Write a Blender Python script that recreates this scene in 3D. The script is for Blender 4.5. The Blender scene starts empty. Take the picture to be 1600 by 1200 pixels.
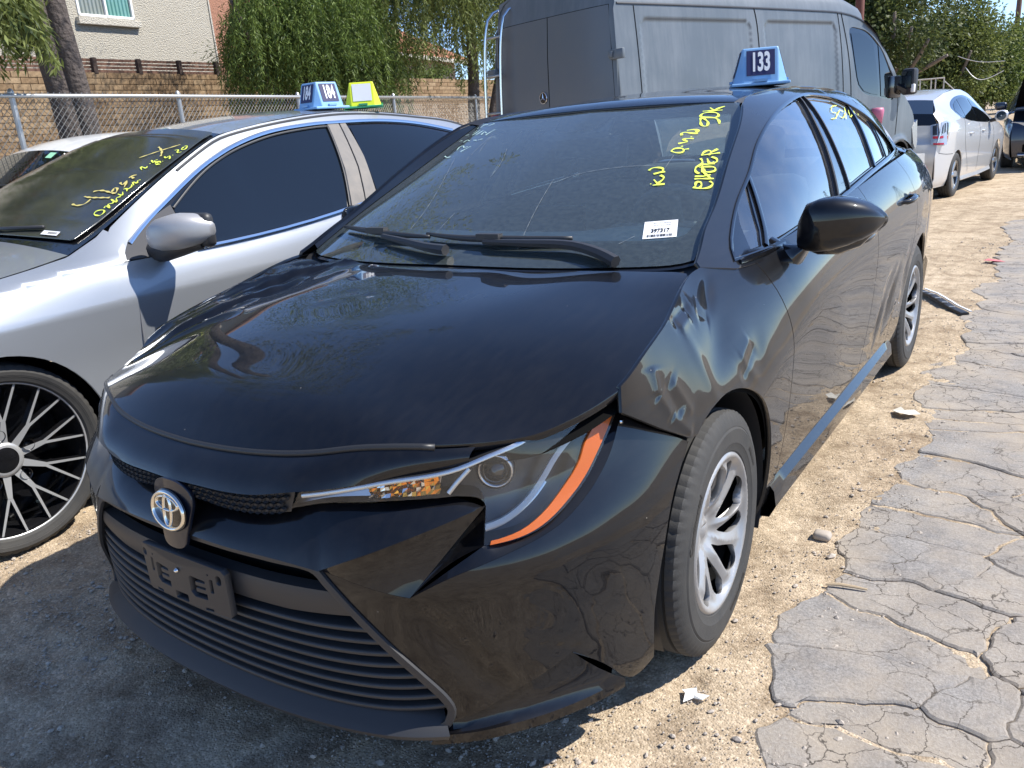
import bpy, bmesh, math, random
import numpy as np
from mathutils import Vector, Matrix
from mathutils.geometry import delaunay_2d_cdt
random.seed(7); RNG = np.random.default_rng(7)
S = bpy.context.scene
COL = S.collection
# ------------------------------------------------------------------ camera
CAMP = Vector((1.51572, -1.79242, 1.3304))
yaw, pitch, roll = 0.61724, -0.30334, -0.07705
f_ = Vector((-math.sin(yaw)*math.cos(pitch), math.cos(yaw)*math.cos(pitch), math.sin(pitch)))
r_ = Vector((math.cos(yaw), math.sin(yaw), 0)); u_ = r_.cross(f_)
cr, sr = math.cos(roll), math.sin(roll)
R_, U_ = cr*r_ + sr*u_, -sr*r_ + cr*u_
cam = bpy.data.objects.new('camera', bpy.data.cameras.new('camera')); COL.objects.link(cam)
cam.matrix_world = Matrix((( R_.x, U_.x, -f_.x, CAMP.x), (R_.y, U_.y, -f_.y, CAMP.y), (R_.z, U_.z, -f_.z, CAMP.z), (0, 0, 0, 1)))
cam.data.sensor_width = 36; cam.data.lens = 36*1272.55/1600
cam.data.clip_start = .05; cam.data.clip_end = 3000
S.camera = cam
# ------------------------------------------------------------------ light
SUN = Vector((.70, .45, 1.0)).normalized()
W = bpy.data.worlds.new('World'); S.world = W; W.use_nodes = True
nt = W.node_tree; nt.nodes.clear()
sky = nt.nodes.new('ShaderNodeTexSky'); sky.sky_type = 'NISHITA'; sky.sun_disc = False
sky.sun_elevation = math.asin(SUN.z); sky.sun_rotation = math.atan2(SUN.x, SUN.y)
sky.altitude = 1500; sky.air_density = .8; sky.dust_density = .05; sky.ozone_density = 1.6
bg = nt.nodes.new('ShaderNodeBackground'); bg.inputs[1].default_value = .148
wo = nt.nodes.new('ShaderNodeOutputWorld')
wb = nt.nodes.new('ShaderNodeMix'); wb.data_type = 'RGBA'; wb.blend_type = 'MULTIPLY'; wb.inputs[0].default_value = 1; wb.inputs[7].default_value = (.88,.96,1.08,1)
nt.links.new(sky.outputs[0], wb.inputs[6]); nt.links.new(wb.outputs[2], bg.inputs[0]); nt.links.new(bg.outputs[0], wo.inputs[0])
sl = bpy.data.lights.new('sun', 'SUN'); sl.energy = 4.6; sl.angle = math.radians(.53); sl.color = (1, .955, .88)
so = bpy.data.objects.new('sun', sl); COL.objects.link(so)
so.rotation_euler = SUN.to_track_quat('Z', 'Y').to_euler(); so.location = (20, 12, 30)
S.view_settings.view_transform = 'Standard'; S.view_settings.look = 'None'
S.view_settings.exposure = .72; S.view_settings.gamma = 1
try: S.view_settings.use_curve_mapping = False
except Exception: pass
S.cycles.max_bounces = 10; S.cycles.transparent_max_bounces = 16
try: S.cycles.sample_clamp_indirect = 8
except Exception: pass
STROKE_A = [[[0.453,0.894],[0.462,0.866],[0.478,0.841],[0.492,0.84],[0.488,0.865],[0.465,0.889],[0.452,0.9],[0.477,0.899],[0.5,0.898],[0.515,0.887],[0.526,0.865]],[[0.448,0.901],[0.447,0.922],[0.464,0.934],[0.486,0.935],[0.501,0.924],[0.504,0.908],[0.489,0.898],[0.464,0.898],[0.448,0.901]],[[0.441,0.939],[0.503,0.956]],[[0.456,0.967],[0.478,0.948]],[[0.478,0.952],[0.487,0.968],[0.501,0.983]],[[0.444,0.669],[0.45,0.685],[0.473,0.689],[0.482,0.678],[0.48,0.666],[0.46,0.662],[0.444,0.669]],[[0.476,0.682],[0.493,0.692]],[[0.463,0.7],[0.469,0.703]],[[0.448,0.716],[0.463,0.726],[0.472,0.732],[0.452,0.746],[0.483,0.755]],[[0.469,0.763],[0.474,0.764]],[[0.438,0.77],[0.431,0.782],[0.439,0.79],[0.459,0.788],[0.482,0.787],[0.471,0.804]],[[0.441,0.803],[0.463,0.811],[0.479,0.808],[0.476,0.791],[0.469,0.79]],[[0.423,0.549],[0.429,0.564],[0.448,0.569],[0.461,0.566],[0.466,0.551],[0.446,0.532]],[[0.447,0.536],[0.475,0.551]],[[0.469,0.474],[0.501,0.488]],[[0.46,0.503],[0.482,0.483]],[[0.48,0.487],[0.485,0.519],[0.469,0.529]],[[0.459,0.479],[0.462,0.48]],[[0.543,0.665],[0.566,0.681]],[[0.544,0.668],[0.547,0.692],[0.557,0.7],[0.566,0.689],[0.562,0.674]],[[0.563,0.687],[0.576,0.717]],[[0.566,0.681],[0.59,0.699]],[[0.575,0.667],[0.591,0.664],[0.599,0.649],[0.585,0.632],[0.567,0.654]],[[0.585,0.632],[0.593,0.644]],[[0.558,0.613],[0.597,0.635]],[[0.548,0.648],[0.562,0.628],[0.559,0.609],[0.554,0.597],[0.561,0.576],[0.575,0.568]],[[0.568,0.612],[0.582,0.579]],[[0.563,0.6],[0.603,0.617],[0.611,0.6],[0.591,0.584],[0.579,0.597]],[[0.573,0.537],[0.623,0.56]],[[0.569,0.55],[0.593,0.561],[0.607,0.576]],[[0.583,0.58],[0.613,0.559]],[[0.585,0.496],[0.61,0.499],[0.628,0.514],[0.629,0.536],[0.617,0.542]],[[0.59,0.502],[0.585,0.524],[0.593,0.529],[0.603,0.516],[0.603,0.498]]]
STROKE_B = [[[-0.498,0.966],[-0.496,0.985],[-0.49,0.991]],[[-0.494,0.987],[-0.472,0.982]],[[-0.459,0.969],[-0.448,0.97],[-0.437,0.978]],[[-0.505,0.924],[-0.498,0.942]],[[-0.495,0.901],[-0.478,0.936]],[[-0.47,0.893],[-0.456,0.927]],[[-0.438,0.884],[-0.436,0.907],[-0.418,0.89]],[[-0.408,0.871],[-0.391,0.914]],[[-0.516,0.967],[-0.51,0.972]],[[-0.543,0.923],[-0.525,0.921]],[[-0.54,0.874],[-0.522,0.871]],[[-0.495,0.843],[-0.491,0.859],[-0.467,0.844]],[[-0.447,0.842],[-0.426,0.835]],[[-0.418,0.833],[-0.4,0.838]],[[-0.478,0.773],[-0.483,0.805],[-0.47,0.805],[-0.453,0.786]],[[-0.447,0.781],[-0.436,0.788]],[[-0.443,0.75],[-0.418,0.784]],[[-0.514,0.743],[-0.484,0.721],[-0.471,0.721]]]
STROKE_C = [[[-0.332,0.716],[-0.355,0.79],[-0.366,0.855]],[[-0.36,0.703],[-0.368,0.773],[-0.372,0.867]],[[-0.355,0.666],[-0.36,0.684],[-0.363,0.691]],[[-0.149,0.52],[-0.159,0.591],[-0.183,0.661],[-0.211,0.721]]]
STROKE_D = [[[-0.274,0.202],[-0.302,0.367],[-0.433,0.699]],[[-0.15,0.196],[-0.15,0.311]],[[0.201,0.139],[0.153,0.321],[0.121,0.49]],[[0.134,0.468],[0.199,0.521],[0.316,0.561],[0.43,0.58]],[[0.491,0.202],[0.52,0.242]],[[0.467,0.554],[0.462,0.645]]]
STROKE_E = [[[0.38,1.034],[0.438,1.098],[0.505,1.168]],[[0.393,1.132],[0.459,1.1],[0.5,1.063]],[[0.385,0.687],[0.437,0.683],[0.465,0.698],[0.459,0.729]],[[0.396,0.74],[0.445,0.738],[0.565,0.752]],[[0.41,0.775],[0.445,0.787],[0.533,0.781]],[[0.53,0.787],[0.513,0.812],[0.535,0.811],[0.561,0.782],[0.535,0.783]],[[0.501,0.849],[0.535,0.839],[0.526,0.866],[0.565,0.824]],[[0.516,0.884],[0.516,0.898],[0.536,0.909]],[[0.518,0.894],[0.547,0.886]]]
STROKE_F = [[[0.518,0.948],[0.486,0.968],[0.529,0.964],[0.517,0.977]],[[0.507,0.996],[0.51,1.001]],[[0.485,1.024],[0.52,1.008]],[[0.516,1.034],[0.508,1.022],[0.547,1.014]],[[0.542,1.002],[0.532,1.021],[0.562,1.017],[0.551,0.999],[0.574,1.004]],[[0.559,1.027],[0.563,1.028]],[[0.527,1.063],[0.55,1.056],[0.548,1.073],[0.578,1.052]],[[0.56,1.081],[0.564,1.082]],[[0.528,1.119],[0.542,1.127],[0.565,1.105],[0.58,1.115]],[[0.548,1.153],[0.559,1.132],[0.576,1.138],[0.557,1.165],[0.546,1.159]],[[0.605,0.649],[0.596,0.665],[0.624,0.678],[0.648,0.668],[0.651,0.647],[0.615,0.645],[0.605,0.649]],[[0.616,0.69],[0.608,0.702],[0.648,0.695]],[[0.642,0.699],[0.608,0.716],[0.626,0.723],[0.613,0.739]],[[0.586,0.744],[0.639,0.734],[0.607,0.757],[0.62,0.768]],[[0.583,0.78],[0.617,0.777],[0.594,0.796]],[[0.577,0.812],[0.587,0.819],[0.612,0.804]],[[0.6,0.816],[0.604,0.831],[0.586,0.847]],[[0.604,0.845],[0.573,0.864],[0.607,0.86],[0.59,0.876],[0.6,0.883]]]
STROKE_G = [[[2.031,1.32],[1.911,1.314],[1.858,1.297],[1.918,1.29],[1.85,1.273],[1.77,1.273]],[[2.018,1.301],[1.926,1.282],[1.958,1.27],[2.061,1.289],[2.018,1.301]],[[2.139,1.309],[2.009,1.263]],[[2.17,1.297],[2.111,1.27],[2.239,1.29],[2.183,1.297]],[[2.294,1.306],[2.21,1.267]],[[2.341,1.299],[2.299,1.271]]]# ------------------------------------------------------------------ materials
def mat(name, col=(.5,.5,.5), rough=.5, metal=0., coat=0., coat_rough=.03, spec=.5, var=None, bump=None, emit=None, extra=None):
    """var=(scale, amount, colour2) mottles the base colour; bump=(scale, strength[, distance])."""
    m = bpy.data.materials.new(name); m.use_nodes = True
    n = m.node_tree.nodes; L = m.node_tree.links; b = n['Principled BSDF']
    b.inputs['Base Color'].default_value = (*col, 1); b.inputs['Roughness'].default_value = rough
    b.inputs['Metallic'].default_value = metal; b.inputs['Coat Weight'].default_value = coat
    b.inputs['Coat Roughness'].default_value = coat_rough; b.inputs['Specular IOR Level'].default_value = spec
    if var or bump:
        tc = n.new('ShaderNodeTexCoord')
    if var:
        sc, amt, c2 = var
        nz = n.new('ShaderNodeTexNoise'); nz.inputs['Scale'].default_value = sc; nz.inputs['Detail'].default_value = 8; nz.inputs['Roughness'].default_value = .65
        L.new(tc.outputs['Object'], nz.inputs['Vector'])
        rp = n.new('ShaderNodeValToRGB'); rp.color_ramp.elements[0].position = .5-.25; rp.color_ramp.elements[1].position = .5+.25
        rp.color_ramp.elements[0].color = (*[c*(1-amt)+d*amt for c, d in zip(col, c2)], 1); rp.color_ramp.elements[1].color = (*col, 1)
        L.new(nz.outputs['Fac'], rp.inputs['Fac']); L.new(rp.outputs[0], b.inputs['Base Color'])
    if bump:
        nb = n.new('ShaderNodeTexNoise'); nb.inputs['Scale'].default_value = bump[0]; nb.inputs['Detail'].default_value = 6
        L.new(tc.outputs['Object'], nb.inputs['Vector'])
        bp = n.new('ShaderNodeBump'); bp.inputs['Strength'].default_value = bump[1]; bp.inputs['Distance'].default_value = bump[2] if len(bump) > 2 else .01
        L.new(nb.outputs['Fac'], bp.inputs['Height']); L.new(bp.outputs[0], b.inputs['Normal'])
    if extra: extra(m, n, L, b)
    return m
def glass(name, tint=(.5,.6,.58), trans=.75, rough=.0, ior=1.5, dust=(.015,.075), dcol=(.55,.53,.48), dscale=9):
    """thin pane: fresnel reflection over a tinted see-through"""
    m = bpy.data.materials.new(name); m.use_nodes = True
    n = m.node_tree.nodes; L = m.node_tree.links; n.remove(n['Principled BSDF']); out = n['Material Output']
    fr = n.new('ShaderNodeFresnel'); fr.inputs[0].default_value = ior
    tr = n.new('ShaderNodeBsdfTransparent'); tr.inputs[0].default_value = (*[t*trans for t in tint], 1)
    gl = n.new('ShaderNodeBsdfGlossy'); gl.inputs['Roughness'].default_value = rough; gl.inputs[0].default_value = (1, 1, 1, 1)
    mx = n.new('ShaderNodeMixShader')
    # both faces of a pane reflect: 1-(1-F)^2
    a = n.new('ShaderNodeMath'); a.operation = 'MULTIPLY'; a.inputs[1].default_value = 1.8; a.use_clamp = True
    L.new(fr.outputs[0], a.inputs[0]); L.new(a.outputs[0], mx.inputs[0]); L.new(tr.outputs[0], mx.inputs[1]); L.new(gl.outputs[0], mx.inputs[2])
    # thin film of dust; for the windscreen its colour also carries sky haze
    df = n.new('ShaderNodeBsdfDiffuse'); df.inputs[0].default_value = (*dcol, 1)
    tc = n.new('ShaderNodeTexCoord'); nz = n.new('ShaderNodeTexNoise'); nz.inputs['Scale'].default_value = dscale; nz.inputs['Detail'].default_value = 9
    mr = n.new('ShaderNodeMapRange'); mr.inputs[1].default_value = .35; mr.inputs[2].default_value = .8; mr.inputs[3].default_value = dust[0]; mr.inputs[4].default_value = dust[1]
    m2 = n.new('ShaderNodeMixShader')
    L.new(tc.outputs['Object'], nz.inputs['Vector']); L.new(nz.outputs['Fac'], mr.inputs[0]); L.new(mr.outputs[0], m2.inputs[0])
    L.new(mx.outputs[0], m2.inputs[1]); L.new(df.outputs[0], m2.inputs[2]); L.new(m2.outputs[0], out.inputs['Surface'])
    return m
# ------------------------------------------------------------------ objects
def empty(name, label=None, cat=None, loc=(0,0,0), rz=0., group=None):
    o = bpy.data.objects.new(name, None); COL.objects.link(o); o.location = loc; o.rotation_euler = (0,0,rz); o.empty_display_size = .2
    return tag(o, label, cat, group)
def tag(o, label=None, cat=None, group=None, kind=None):
    if label: o['label'] = label
    if cat: o['category'] = cat
    if group: o['group'] = group
    if kind: o['kind'] = kind
    return o
def link(name, me, m, parent=None):
    o = bpy.data.objects.new(name, me); COL.objects.link(o)
    if m is not None and not me.materials:
        for q in (m if isinstance(m, (list, tuple)) else [m]): me.materials.append(q)
    if parent is not None: o.parent = parent
    return o
def pyobj(name, V, F, m, parent=None, smooth=True, normals=None, mi=None, angle=None):
    me = bpy.data.meshes.new(name); me.from_pydata([tuple(map(float, v)) for v in V], [], [tuple(map(int, q)) for q in F])
    if smooth: me.polygons.foreach_set('use_smooth', [True]*len(me.polygons))
    if mi is not None: me.polygons.foreach_set('material_index', [int(k) for k in mi])
    if angle is not None: me.set_sharp_from_angle(angle=math.radians(angle))
    if normals is not None: me.normals_split_custom_set_from_vertices([tuple(map(float, v)) for v in normals])
    me.update()
    return link(name, me, m, parent)
class MB:
    """collects vertices and faces of one mesh"""
    def __init__(s): s.V = []; s.F = []; s.M = []; s.k = 0
    def add(s, V, F):
        b = len(s.V); s.V += [tuple(map(float, v)) for v in V]; s.F += [tuple(int(i)+b for i in q) for q in F]; s.M += [s.k]*len(F); return s
    def box(s, c, d, rot=None):
        c = Vector(c); P = [Vector((x*d[0]/2, y*d[1]/2, z*d[2]/2)) for z in (-1,1) for y in (-1,1) for x in (-1,1)]
        if rot is not None: P = [rot @ q for q in P]
        return s.add([q+c for q in P], [(0,2,3,1),(4,5,7,6),(0,1,5,4),(2,6,7,3),(0,4,6,2),(1,3,7,5)])
    def bbox(s, c, d, r=.01, rot=None):
        """box with chamfered edges"""
        bm = bmesh.new(); bmesh.ops.create_cube(bm, size=1); bmesh.ops.scale(bm, vec=d, verts=bm.verts)
        bmesh.ops.bevel(bm, geom=bm.edges[:], offset=r, segments=2, affect='EDGES', profile=.5)
        if rot is not None: bmesh.ops.transform(bm, matrix=rot.to_4x4(), verts=bm.verts)
        bm.verts.index_update(); s.add([v.co+Vector(c) for v in bm.verts], [[v.index for v in q.verts] for q in bm.faces]); bm.free(); return s
    def tube(s, pts, r, n=6, cap=True):
        pts = [Vector(q) for q in pts]; rs = r if isinstance(r, (list, tuple)) else [r]*len(pts); V = []; F = []
        up = None
        for i, q in enumerate(pts):
            t = (pts[min(i+1, len(pts)-1)]-pts[max(i-1, 0)]).normalized()
            if up is None: up = t.orthogonal().normalized()
            up = (up - t*up.dot(t)); up = up.normalized() if up.length > 1e-6 else t.orthogonal().normalized(); w = t.cross(up)
            V += [q+rs[i]*(math.cos(2*math.pi*k/n)*up+math.sin(2*math.pi*k/n)*w) for k in range(n)]
        for i in range(len(pts)-1):
            F += [(i*n+k, i*n+(k+1) % n, (i+1)*n+(k+1) % n, (i+1)*n+k) for k in range(n)]
        if cap: F += [tuple(range(n-1, -1, -1)), tuple(range((len(pts)-1)*n, len(pts)*n))]
        return s.add(V, F)
    def lathe(s, prof, n=48, axis='x', c=(0,0,0), closed=False):
        """prof = [(r, h)], revolved about axis through c"""
        V = []; F = []; m = len(prof)
        for i in range(n):
            a = 2*math.pi*i/n; ca, sa = math.cos(a), math.sin(a)
            for r, h in prof:
                V.append((c[0]+h, c[1]+r*ca, c[2]+r*sa) if axis == 'x' else (c[0]+r*ca, c[1]+r*sa, c[2]+h))
        for i in range(n):
            for k in range(m if closed else m-1):
                a, b = i*m+k, i*m+(k+1) % m; d, e = ((i+1) % n)*m+k, ((i+1) % n)*m+(k+1) % m
                F.append((a, d, e, b))
        return s.add(V, F)
    def prism(s, poly, h0, h1, ax=2):
        """polygon (2D) extruded along axis ax"""
        n = len(poly)
        def P(q, h): l = list(q); l.insert(ax, h); return l
        V = [P(q, h0) for q in poly]+[P(q, h1) for q in poly]
        return s.add(V, [tuple(range(n-1,-1,-1)), tuple(range(n, 2*n))]+[(i, (i+1) % n, n+(i+1) % n, n+i) for i in range(n)])
    def build(s, name, m, parent=None, smooth=False, angle=None):
        return pyobj(name, s.V, s.F, m, parent, smooth or angle is not None, angle=angle, mi=s.M if isinstance(m, (list, tuple)) else None)
def copy_tree(o, parent=None):
    c = o.copy(); COL.objects.link(c)
    if parent is not None: c.parent = parent
    for ch in [q for q in COL.objects if q.parent == o]: copy_tree(ch, c)
    return c
# ------------------------------------------------------------------ curves and surfaces
def spl(P, n=40, closed=False):
    """Catmull-Rom through points, n samples in all spread by length"""
    P = np.array(P, float)
    if closed: P = np.vstack([P, P[:1]])
    if len(P) == 2: return P[0]+np.linspace(0,1,n)[:,None]*(P[1]-P[0])
    d = np.maximum(np.linalg.norm(np.diff(P, axis=0), axis=1), 1e-9)**.5; t = np.r_[0, np.cumsum(d)]
    T = np.zeros_like(P)
    s = np.diff(P, axis=0)/d[:,None]
    T[1:-1] = (s[:-1]*d[1:,None]+s[1:]*d[:-1,None])/(d[:-1]+d[1:])[:,None]
    if closed: T[0] = T[-1] = (s[-1]*d[0]+s[0]*d[-1])/(d[0]+d[-1])
    else: T[0] = 1.5*s[0]-.5*T[1]; T[-1] = 1.5*s[-1]-.5*T[-2]
    def ev(q):
        i = np.clip(np.searchsorted(t, q)-1, 0, len(d)-1); h = d[i]; u = (q-t[i])/h; h = h[:,None]; u = u[:,None]
        return (2*u**3-3*u**2+1)*P[i]+(u**3-2*u**2+u)*h*T[i]+(-2*u**3+3*u**2)*P[i+1]+(u**3-u**2)*h*T[i+1]
    Q = ev(np.linspace(0, t[-1], 400)); L = np.r_[0, np.cumsum(np.linalg.norm(np.diff(Q, axis=0), axis=1))]
    q = np.interp(np.linspace(0, L[-1], n+1 if closed else n), L, np.linspace(0, t[-1], 400)); R = ev(q)
    return R[:-1] if closed else R
def poly(P, h=.03, closed=True):
    """straight segments resampled to spacing h (corners kept)"""
    P = np.array(P, float); out = []
    n = len(P)
    for i in range(n if closed else n-1):
        a, b = P[i], P[(i+1) % n]; k = max(1, int(np.ceil(np.linalg.norm(b-a)/h)))
        out += [a+(b-a)*j/k for j in range(k)]
    if not closed: out.append(P[-1])
    return np.array(out)
def chain(*segs):
    """closed outline from curve pieces; repeated end points dropped"""
    out = []
    for s in segs:
        for q in np.array(s, float):
            if not out or np.linalg.norm(q-out[-1]) > 2e-3: out.append(q)
    if np.linalg.norm(out[0]-out[-1]) < 2e-3: out.pop()
    return np.array(out)
class Spl:
    """natural cubic tensor surface, T[row b][column a]"""
    def __init__(s, A, B, T):
        s.A = np.array(A, float); s.B = np.array(B, float); s.T = np.array(T, float); s.KA = s.K(s.A); s.KB = s.K(s.B); s.DT = s.KA@s.T.T
    @staticmethod
    def K(x):
        n = len(x); h = np.diff(x); M = np.zeros((n,n)); R = np.zeros((n,n)); M[0,0] = M[-1,-1] = 1
        for i in range(1, n-1):
            M[i,i-1] = h[i-1]; M[i,i] = 2*(h[i-1]+h[i]); M[i,i+1] = h[i]
            R[i,i-1] = 6/h[i-1]; R[i,i] = -6/h[i-1]-6/h[i]; R[i,i+1] = 6/h[i]
        return np.linalg.solve(M, R)
    @staticmethod
    def ev(x, Y, D, q):
        q = np.clip(q, x[0], x[-1]); i = np.clip(np.searchsorted(x, q)-1, 0, len(x)-2); h = x[i+1]-x[i]
        a = (x[i+1]-q)/h; b = (q-x[i])/h; j = np.arange(len(q))
        if Y.ndim == 1: return a*Y[i]+b*Y[i+1]+((a**3-a)*D[i]+(b**3-b)*D[i+1])*h*h/6
        return a*Y[i,j]+b*Y[i+1,j]+((a**3-a)*D[i,j]+(b**3-b)*D[i+1,j])*h*h/6
    def __call__(s, a, b):
        a = np.atleast_1d(np.asarray(a, float)); b = np.atleast_1d(np.asarray(b, float)); a, b = np.broadcast_arrays(a, b)
        rows = np.stack([s.ev(s.A, s.T[k], s.DT[:,k], a) for k in range(len(s.B))])
        return s.ev(s.B, rows, s.KB@rows, b)
def inside(poly_, P):
    x, y = P[:,0], P[:,1]; c = np.zeros(len(P), bool); q = np.array(poly_); n = len(q)
    for i in range(n):
        x0, y0 = q[i-1]; x1, y1 = q[i]
        m = ((y0 > y) != (y1 > y)); 
        if abs(y1-y0) > 1e-12: c ^= m & (x < (x1-x0)*(y-y0)/(y1-y0)+x0)
    return c
def shrink(Q, d):
    """2-D outline moved inwards by d"""
    Q = np.array(Q, float); a = np.roll(Q, 1, 0); b = np.roll(Q, -1, 0)
    area = np.sum(a[:,0]*Q[:,1]-Q[:,0]*a[:,1]); sg = 1 if area > 0 else -1
    e1 = Q-a; e2 = b-Q
    n1 = np.stack([-e1[:,1], e1[:,0]], 1)/np.maximum(np.linalg.norm(e1, axis=1), 1e-9)[:,None]; n2 = np.stack([-e2[:,1], e2[:,0]], 1)/np.maximum(np.linalg.norm(e2, axis=1), 1e-9)[:,None]
    n = n1+n2; n /= np.maximum(np.linalg.norm(n, axis=1), .7)[:,None]; k = np.clip(1/np.maximum((n*n1).sum(1), .5), 1, 1.6)
    return Q+sg*d*n*k[:,None]
def trimmed(name, f, outline, m, parent, holes=(), h=.03, gap=.0, flange=.012, out=1, flip=False, asp=1., lines=(), mirror=False):
    """panel: surface f(a,b)->Nx3 trimmed to a 2-D outline; smooth normals come from the surface itself.
    out=+1/-1 chooses the side the edge flange folds away from; asp stretches b for the triangulation; lines are extra constraint polylines"""
    O = shrink(outline, gap) if gap else np.array(outline, float); HS = [shrink(q, -gap) if gap else np.array(q, float) for q in holes]
    sc = np.array([1, asp]); loops = [O*sc]+[q*sc for q in HS]
    lo, hi = loops[0].min(0), loops[0].max(0)
    gx, gy = np.meshgrid(np.arange(lo[0]+h*.5, hi[0], h), np.arange(lo[1]+h*.5, hi[1], h*.866)); gx = gx+(np.arange(len(gx)) % 2)[:,None]*h*.5
    I = np.stack([gx.ravel(), gy.ravel()], 1)
    I = I[inside(loops[0], I)] if len(I) else I
    for q in loops[1:]: I = I[~inside(q, I)]
    allb = np.vstack([poly(q, h*.5) for q in loops]+[np.array(l, float)*sc for l in lines])
    if len(I):
        dm = np.full(len(I), 9e9)
        for c in np.array_split(allb, max(1, len(allb)//200)): dm = np.minimum(dm, np.sqrt(((I[:,None]-c[None])**2).sum(2)).min(1))
        I = I[dm > h*.45]
    V = []; E = []
    for q in loops: b = len(V); V += list(q); E += [(b+i, b+(i+1) % len(q)) for i in range(len(q))]
    for l in lines: b = len(V); V += list(np.array(l, float)*sc); E += [(b+i, b+i+1) for i in range(len(l)-1)]
    V += list(I)
    r = delaunay_2d_cdt([Vector((float(q[0]), float(q[1]))) for q in V], E, [], 0, 1e-6)
    P2 = np.array([tuple(q) for q in r[0]]); T = np.array([tuple(q) for q in r[2] if len(q) == 3])
    cen = P2[T].mean(1); k = inside(loops[0], cen)
    for q in loops[1:]: k &= ~inside(q, cen)
    T = T[k]; P2 = P2/sc
    P = f(P2[:,0], P2[:,1]); e = 1e-4
    du = f(P2[:,0]+e, P2[:,1])-f(P2[:,0]-e, P2[:,1]); dv = f(P2[:,0], P2[:,1]+e)-f(P2[:,0], P2[:,1]-e)
    N = np.cross(du, dv)*out; N /= np.maximum(np.linalg.norm(N, axis=1), 1e-12)[:,None]
    if out < 0: T = T[:,::-1]
    V3 = list(P); N3 = list(N); F = [tuple(t) for t in T]
    if flange:
        cnt = {}
        for t in T:
            for i in range(3):
                a, b = t[i], t[(i+1) % 3]; key = (min(a,b), max(a,b)); cnt[key] = None if key in cnt else (a, b)
        idx = {}
        for ab in cnt.values():
            if ab is None: continue
            a, b = ab; q = []
            d = P[b]-P[a]; fn = np.cross(d, N[a]+N[b]); fn /= max(np.linalg.norm(fn), 1e-12)
            base = len(V3); V3 += [P[a], P[b], P[b]-N[b]*flange, P[a]-N[a]*flange]
            N3 += [fn*.8+N[a]*.6, fn*.8+N[b]*.6, fn, fn]; F.append((base+1, base, base+3, base+2))
    V3 = np.array(V3); N3 = np.array(N3)
    if mirror: V3 = V3*[-1,1,1]; N3 = N3*[-1,1,1]; F = [q[::-1] for q in F]
    return pyobj(name, V3, F, m, parent, True, N3)
def coons(c0, c1, d0, d1, n=24, k=12, bulge=None):
    """grid from four boundary curves: c0 (v=0), c1 (v=1) run along u, d0 (u=0), d1 (u=1) run along v"""
    c0, c1, d0, d1 = (np.asarray(spl(c, m) if len(c) != m else c, float) for c, m in ((c0, n), (c1, n), (d0, k), (d1, k)))
    u = np.linspace(0,1,n)[None,:,None]; v = np.linspace(0,1,k)[:,None,None]
    G = (1-v)*c0[None]+v*c1[None]+(1-u)*d0[:,None]+u*d1[:,None]-((1-u)*(1-v)*c0[0]+u*(1-v)*c0[-1]+(1-u)*v*c1[0]+u*v*c1[-1])
    if bulge is not None: G = G+np.asarray(bulge, float)*(4*v*(1-v))*(1-(2*u-1)**6)
    return G
def ruled(c0, c1, n=40, k=8, bulge=None):
    c0 = spl(c0, n); c1 = spl(c1, n); v = np.linspace(0,1,k)[:,None,None]; G = (1-v)*c0[None]+v*c1[None]
    if bulge is not None: G = G+np.asarray(bulge, float)*(4*v*(1-v))
    return G
def gridVF(G, flip=False):
    k, n = G.shape[:2]; F = [(j*n+i, j*n+i+1, (j+1)*n+i+1, (j+1)*n+i) for j in range(k-1) for i in range(n-1)]
    return G.reshape(-1,3), [q[::-1] for q in F] if flip else F
def gridobj(name, Gs, m, parent, flip=False, both=False, thick=0., smooth=True, angle=40):
    """one mesh from grids (welded); both=True adds the mirror image (x -> -x)"""
    if not isinstance(Gs, list): Gs = [Gs]
    if both and min(np.abs(g[...,0]).min() for g in Gs) > .02:   # two separate pieces: one object a side
        gridobj(name, [g*[-1,1,1] for g in Gs], m, parent, not flip, False, thick, smooth, angle); both = False
    b = MB()
    for g in Gs:
        V, F = gridVF(g, flip); b.add(V, F)
        if both: b.add(V*[-1,1,1], [q[::-1] for q in F])
    bm = bmesh.new(); vs = [bm.verts.new(v) for v in b.V]
    for q in b.F:
        try: bm.faces.new([vs[i] for i in q])
        except ValueError: pass
    bmesh.ops.remove_doubles(bm, verts=bm.verts, dist=.0012)
    bmesh.ops.dissolve_degenerate(bm, dist=1e-5, edges=bm.edges)
    if thick: bmesh.ops.solidify(bm, geom=bm.faces[:], thickness=thick)
    me = bpy.data.meshes.new(name); bm.to_mesh(me); bm.free()
    me.polygons.foreach_set('use_smooth', [True]*len(me.polygons)); me.set_sharp_from_angle(angle=math.radians(angle))
    return link(name, me, m, parent)
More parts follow.
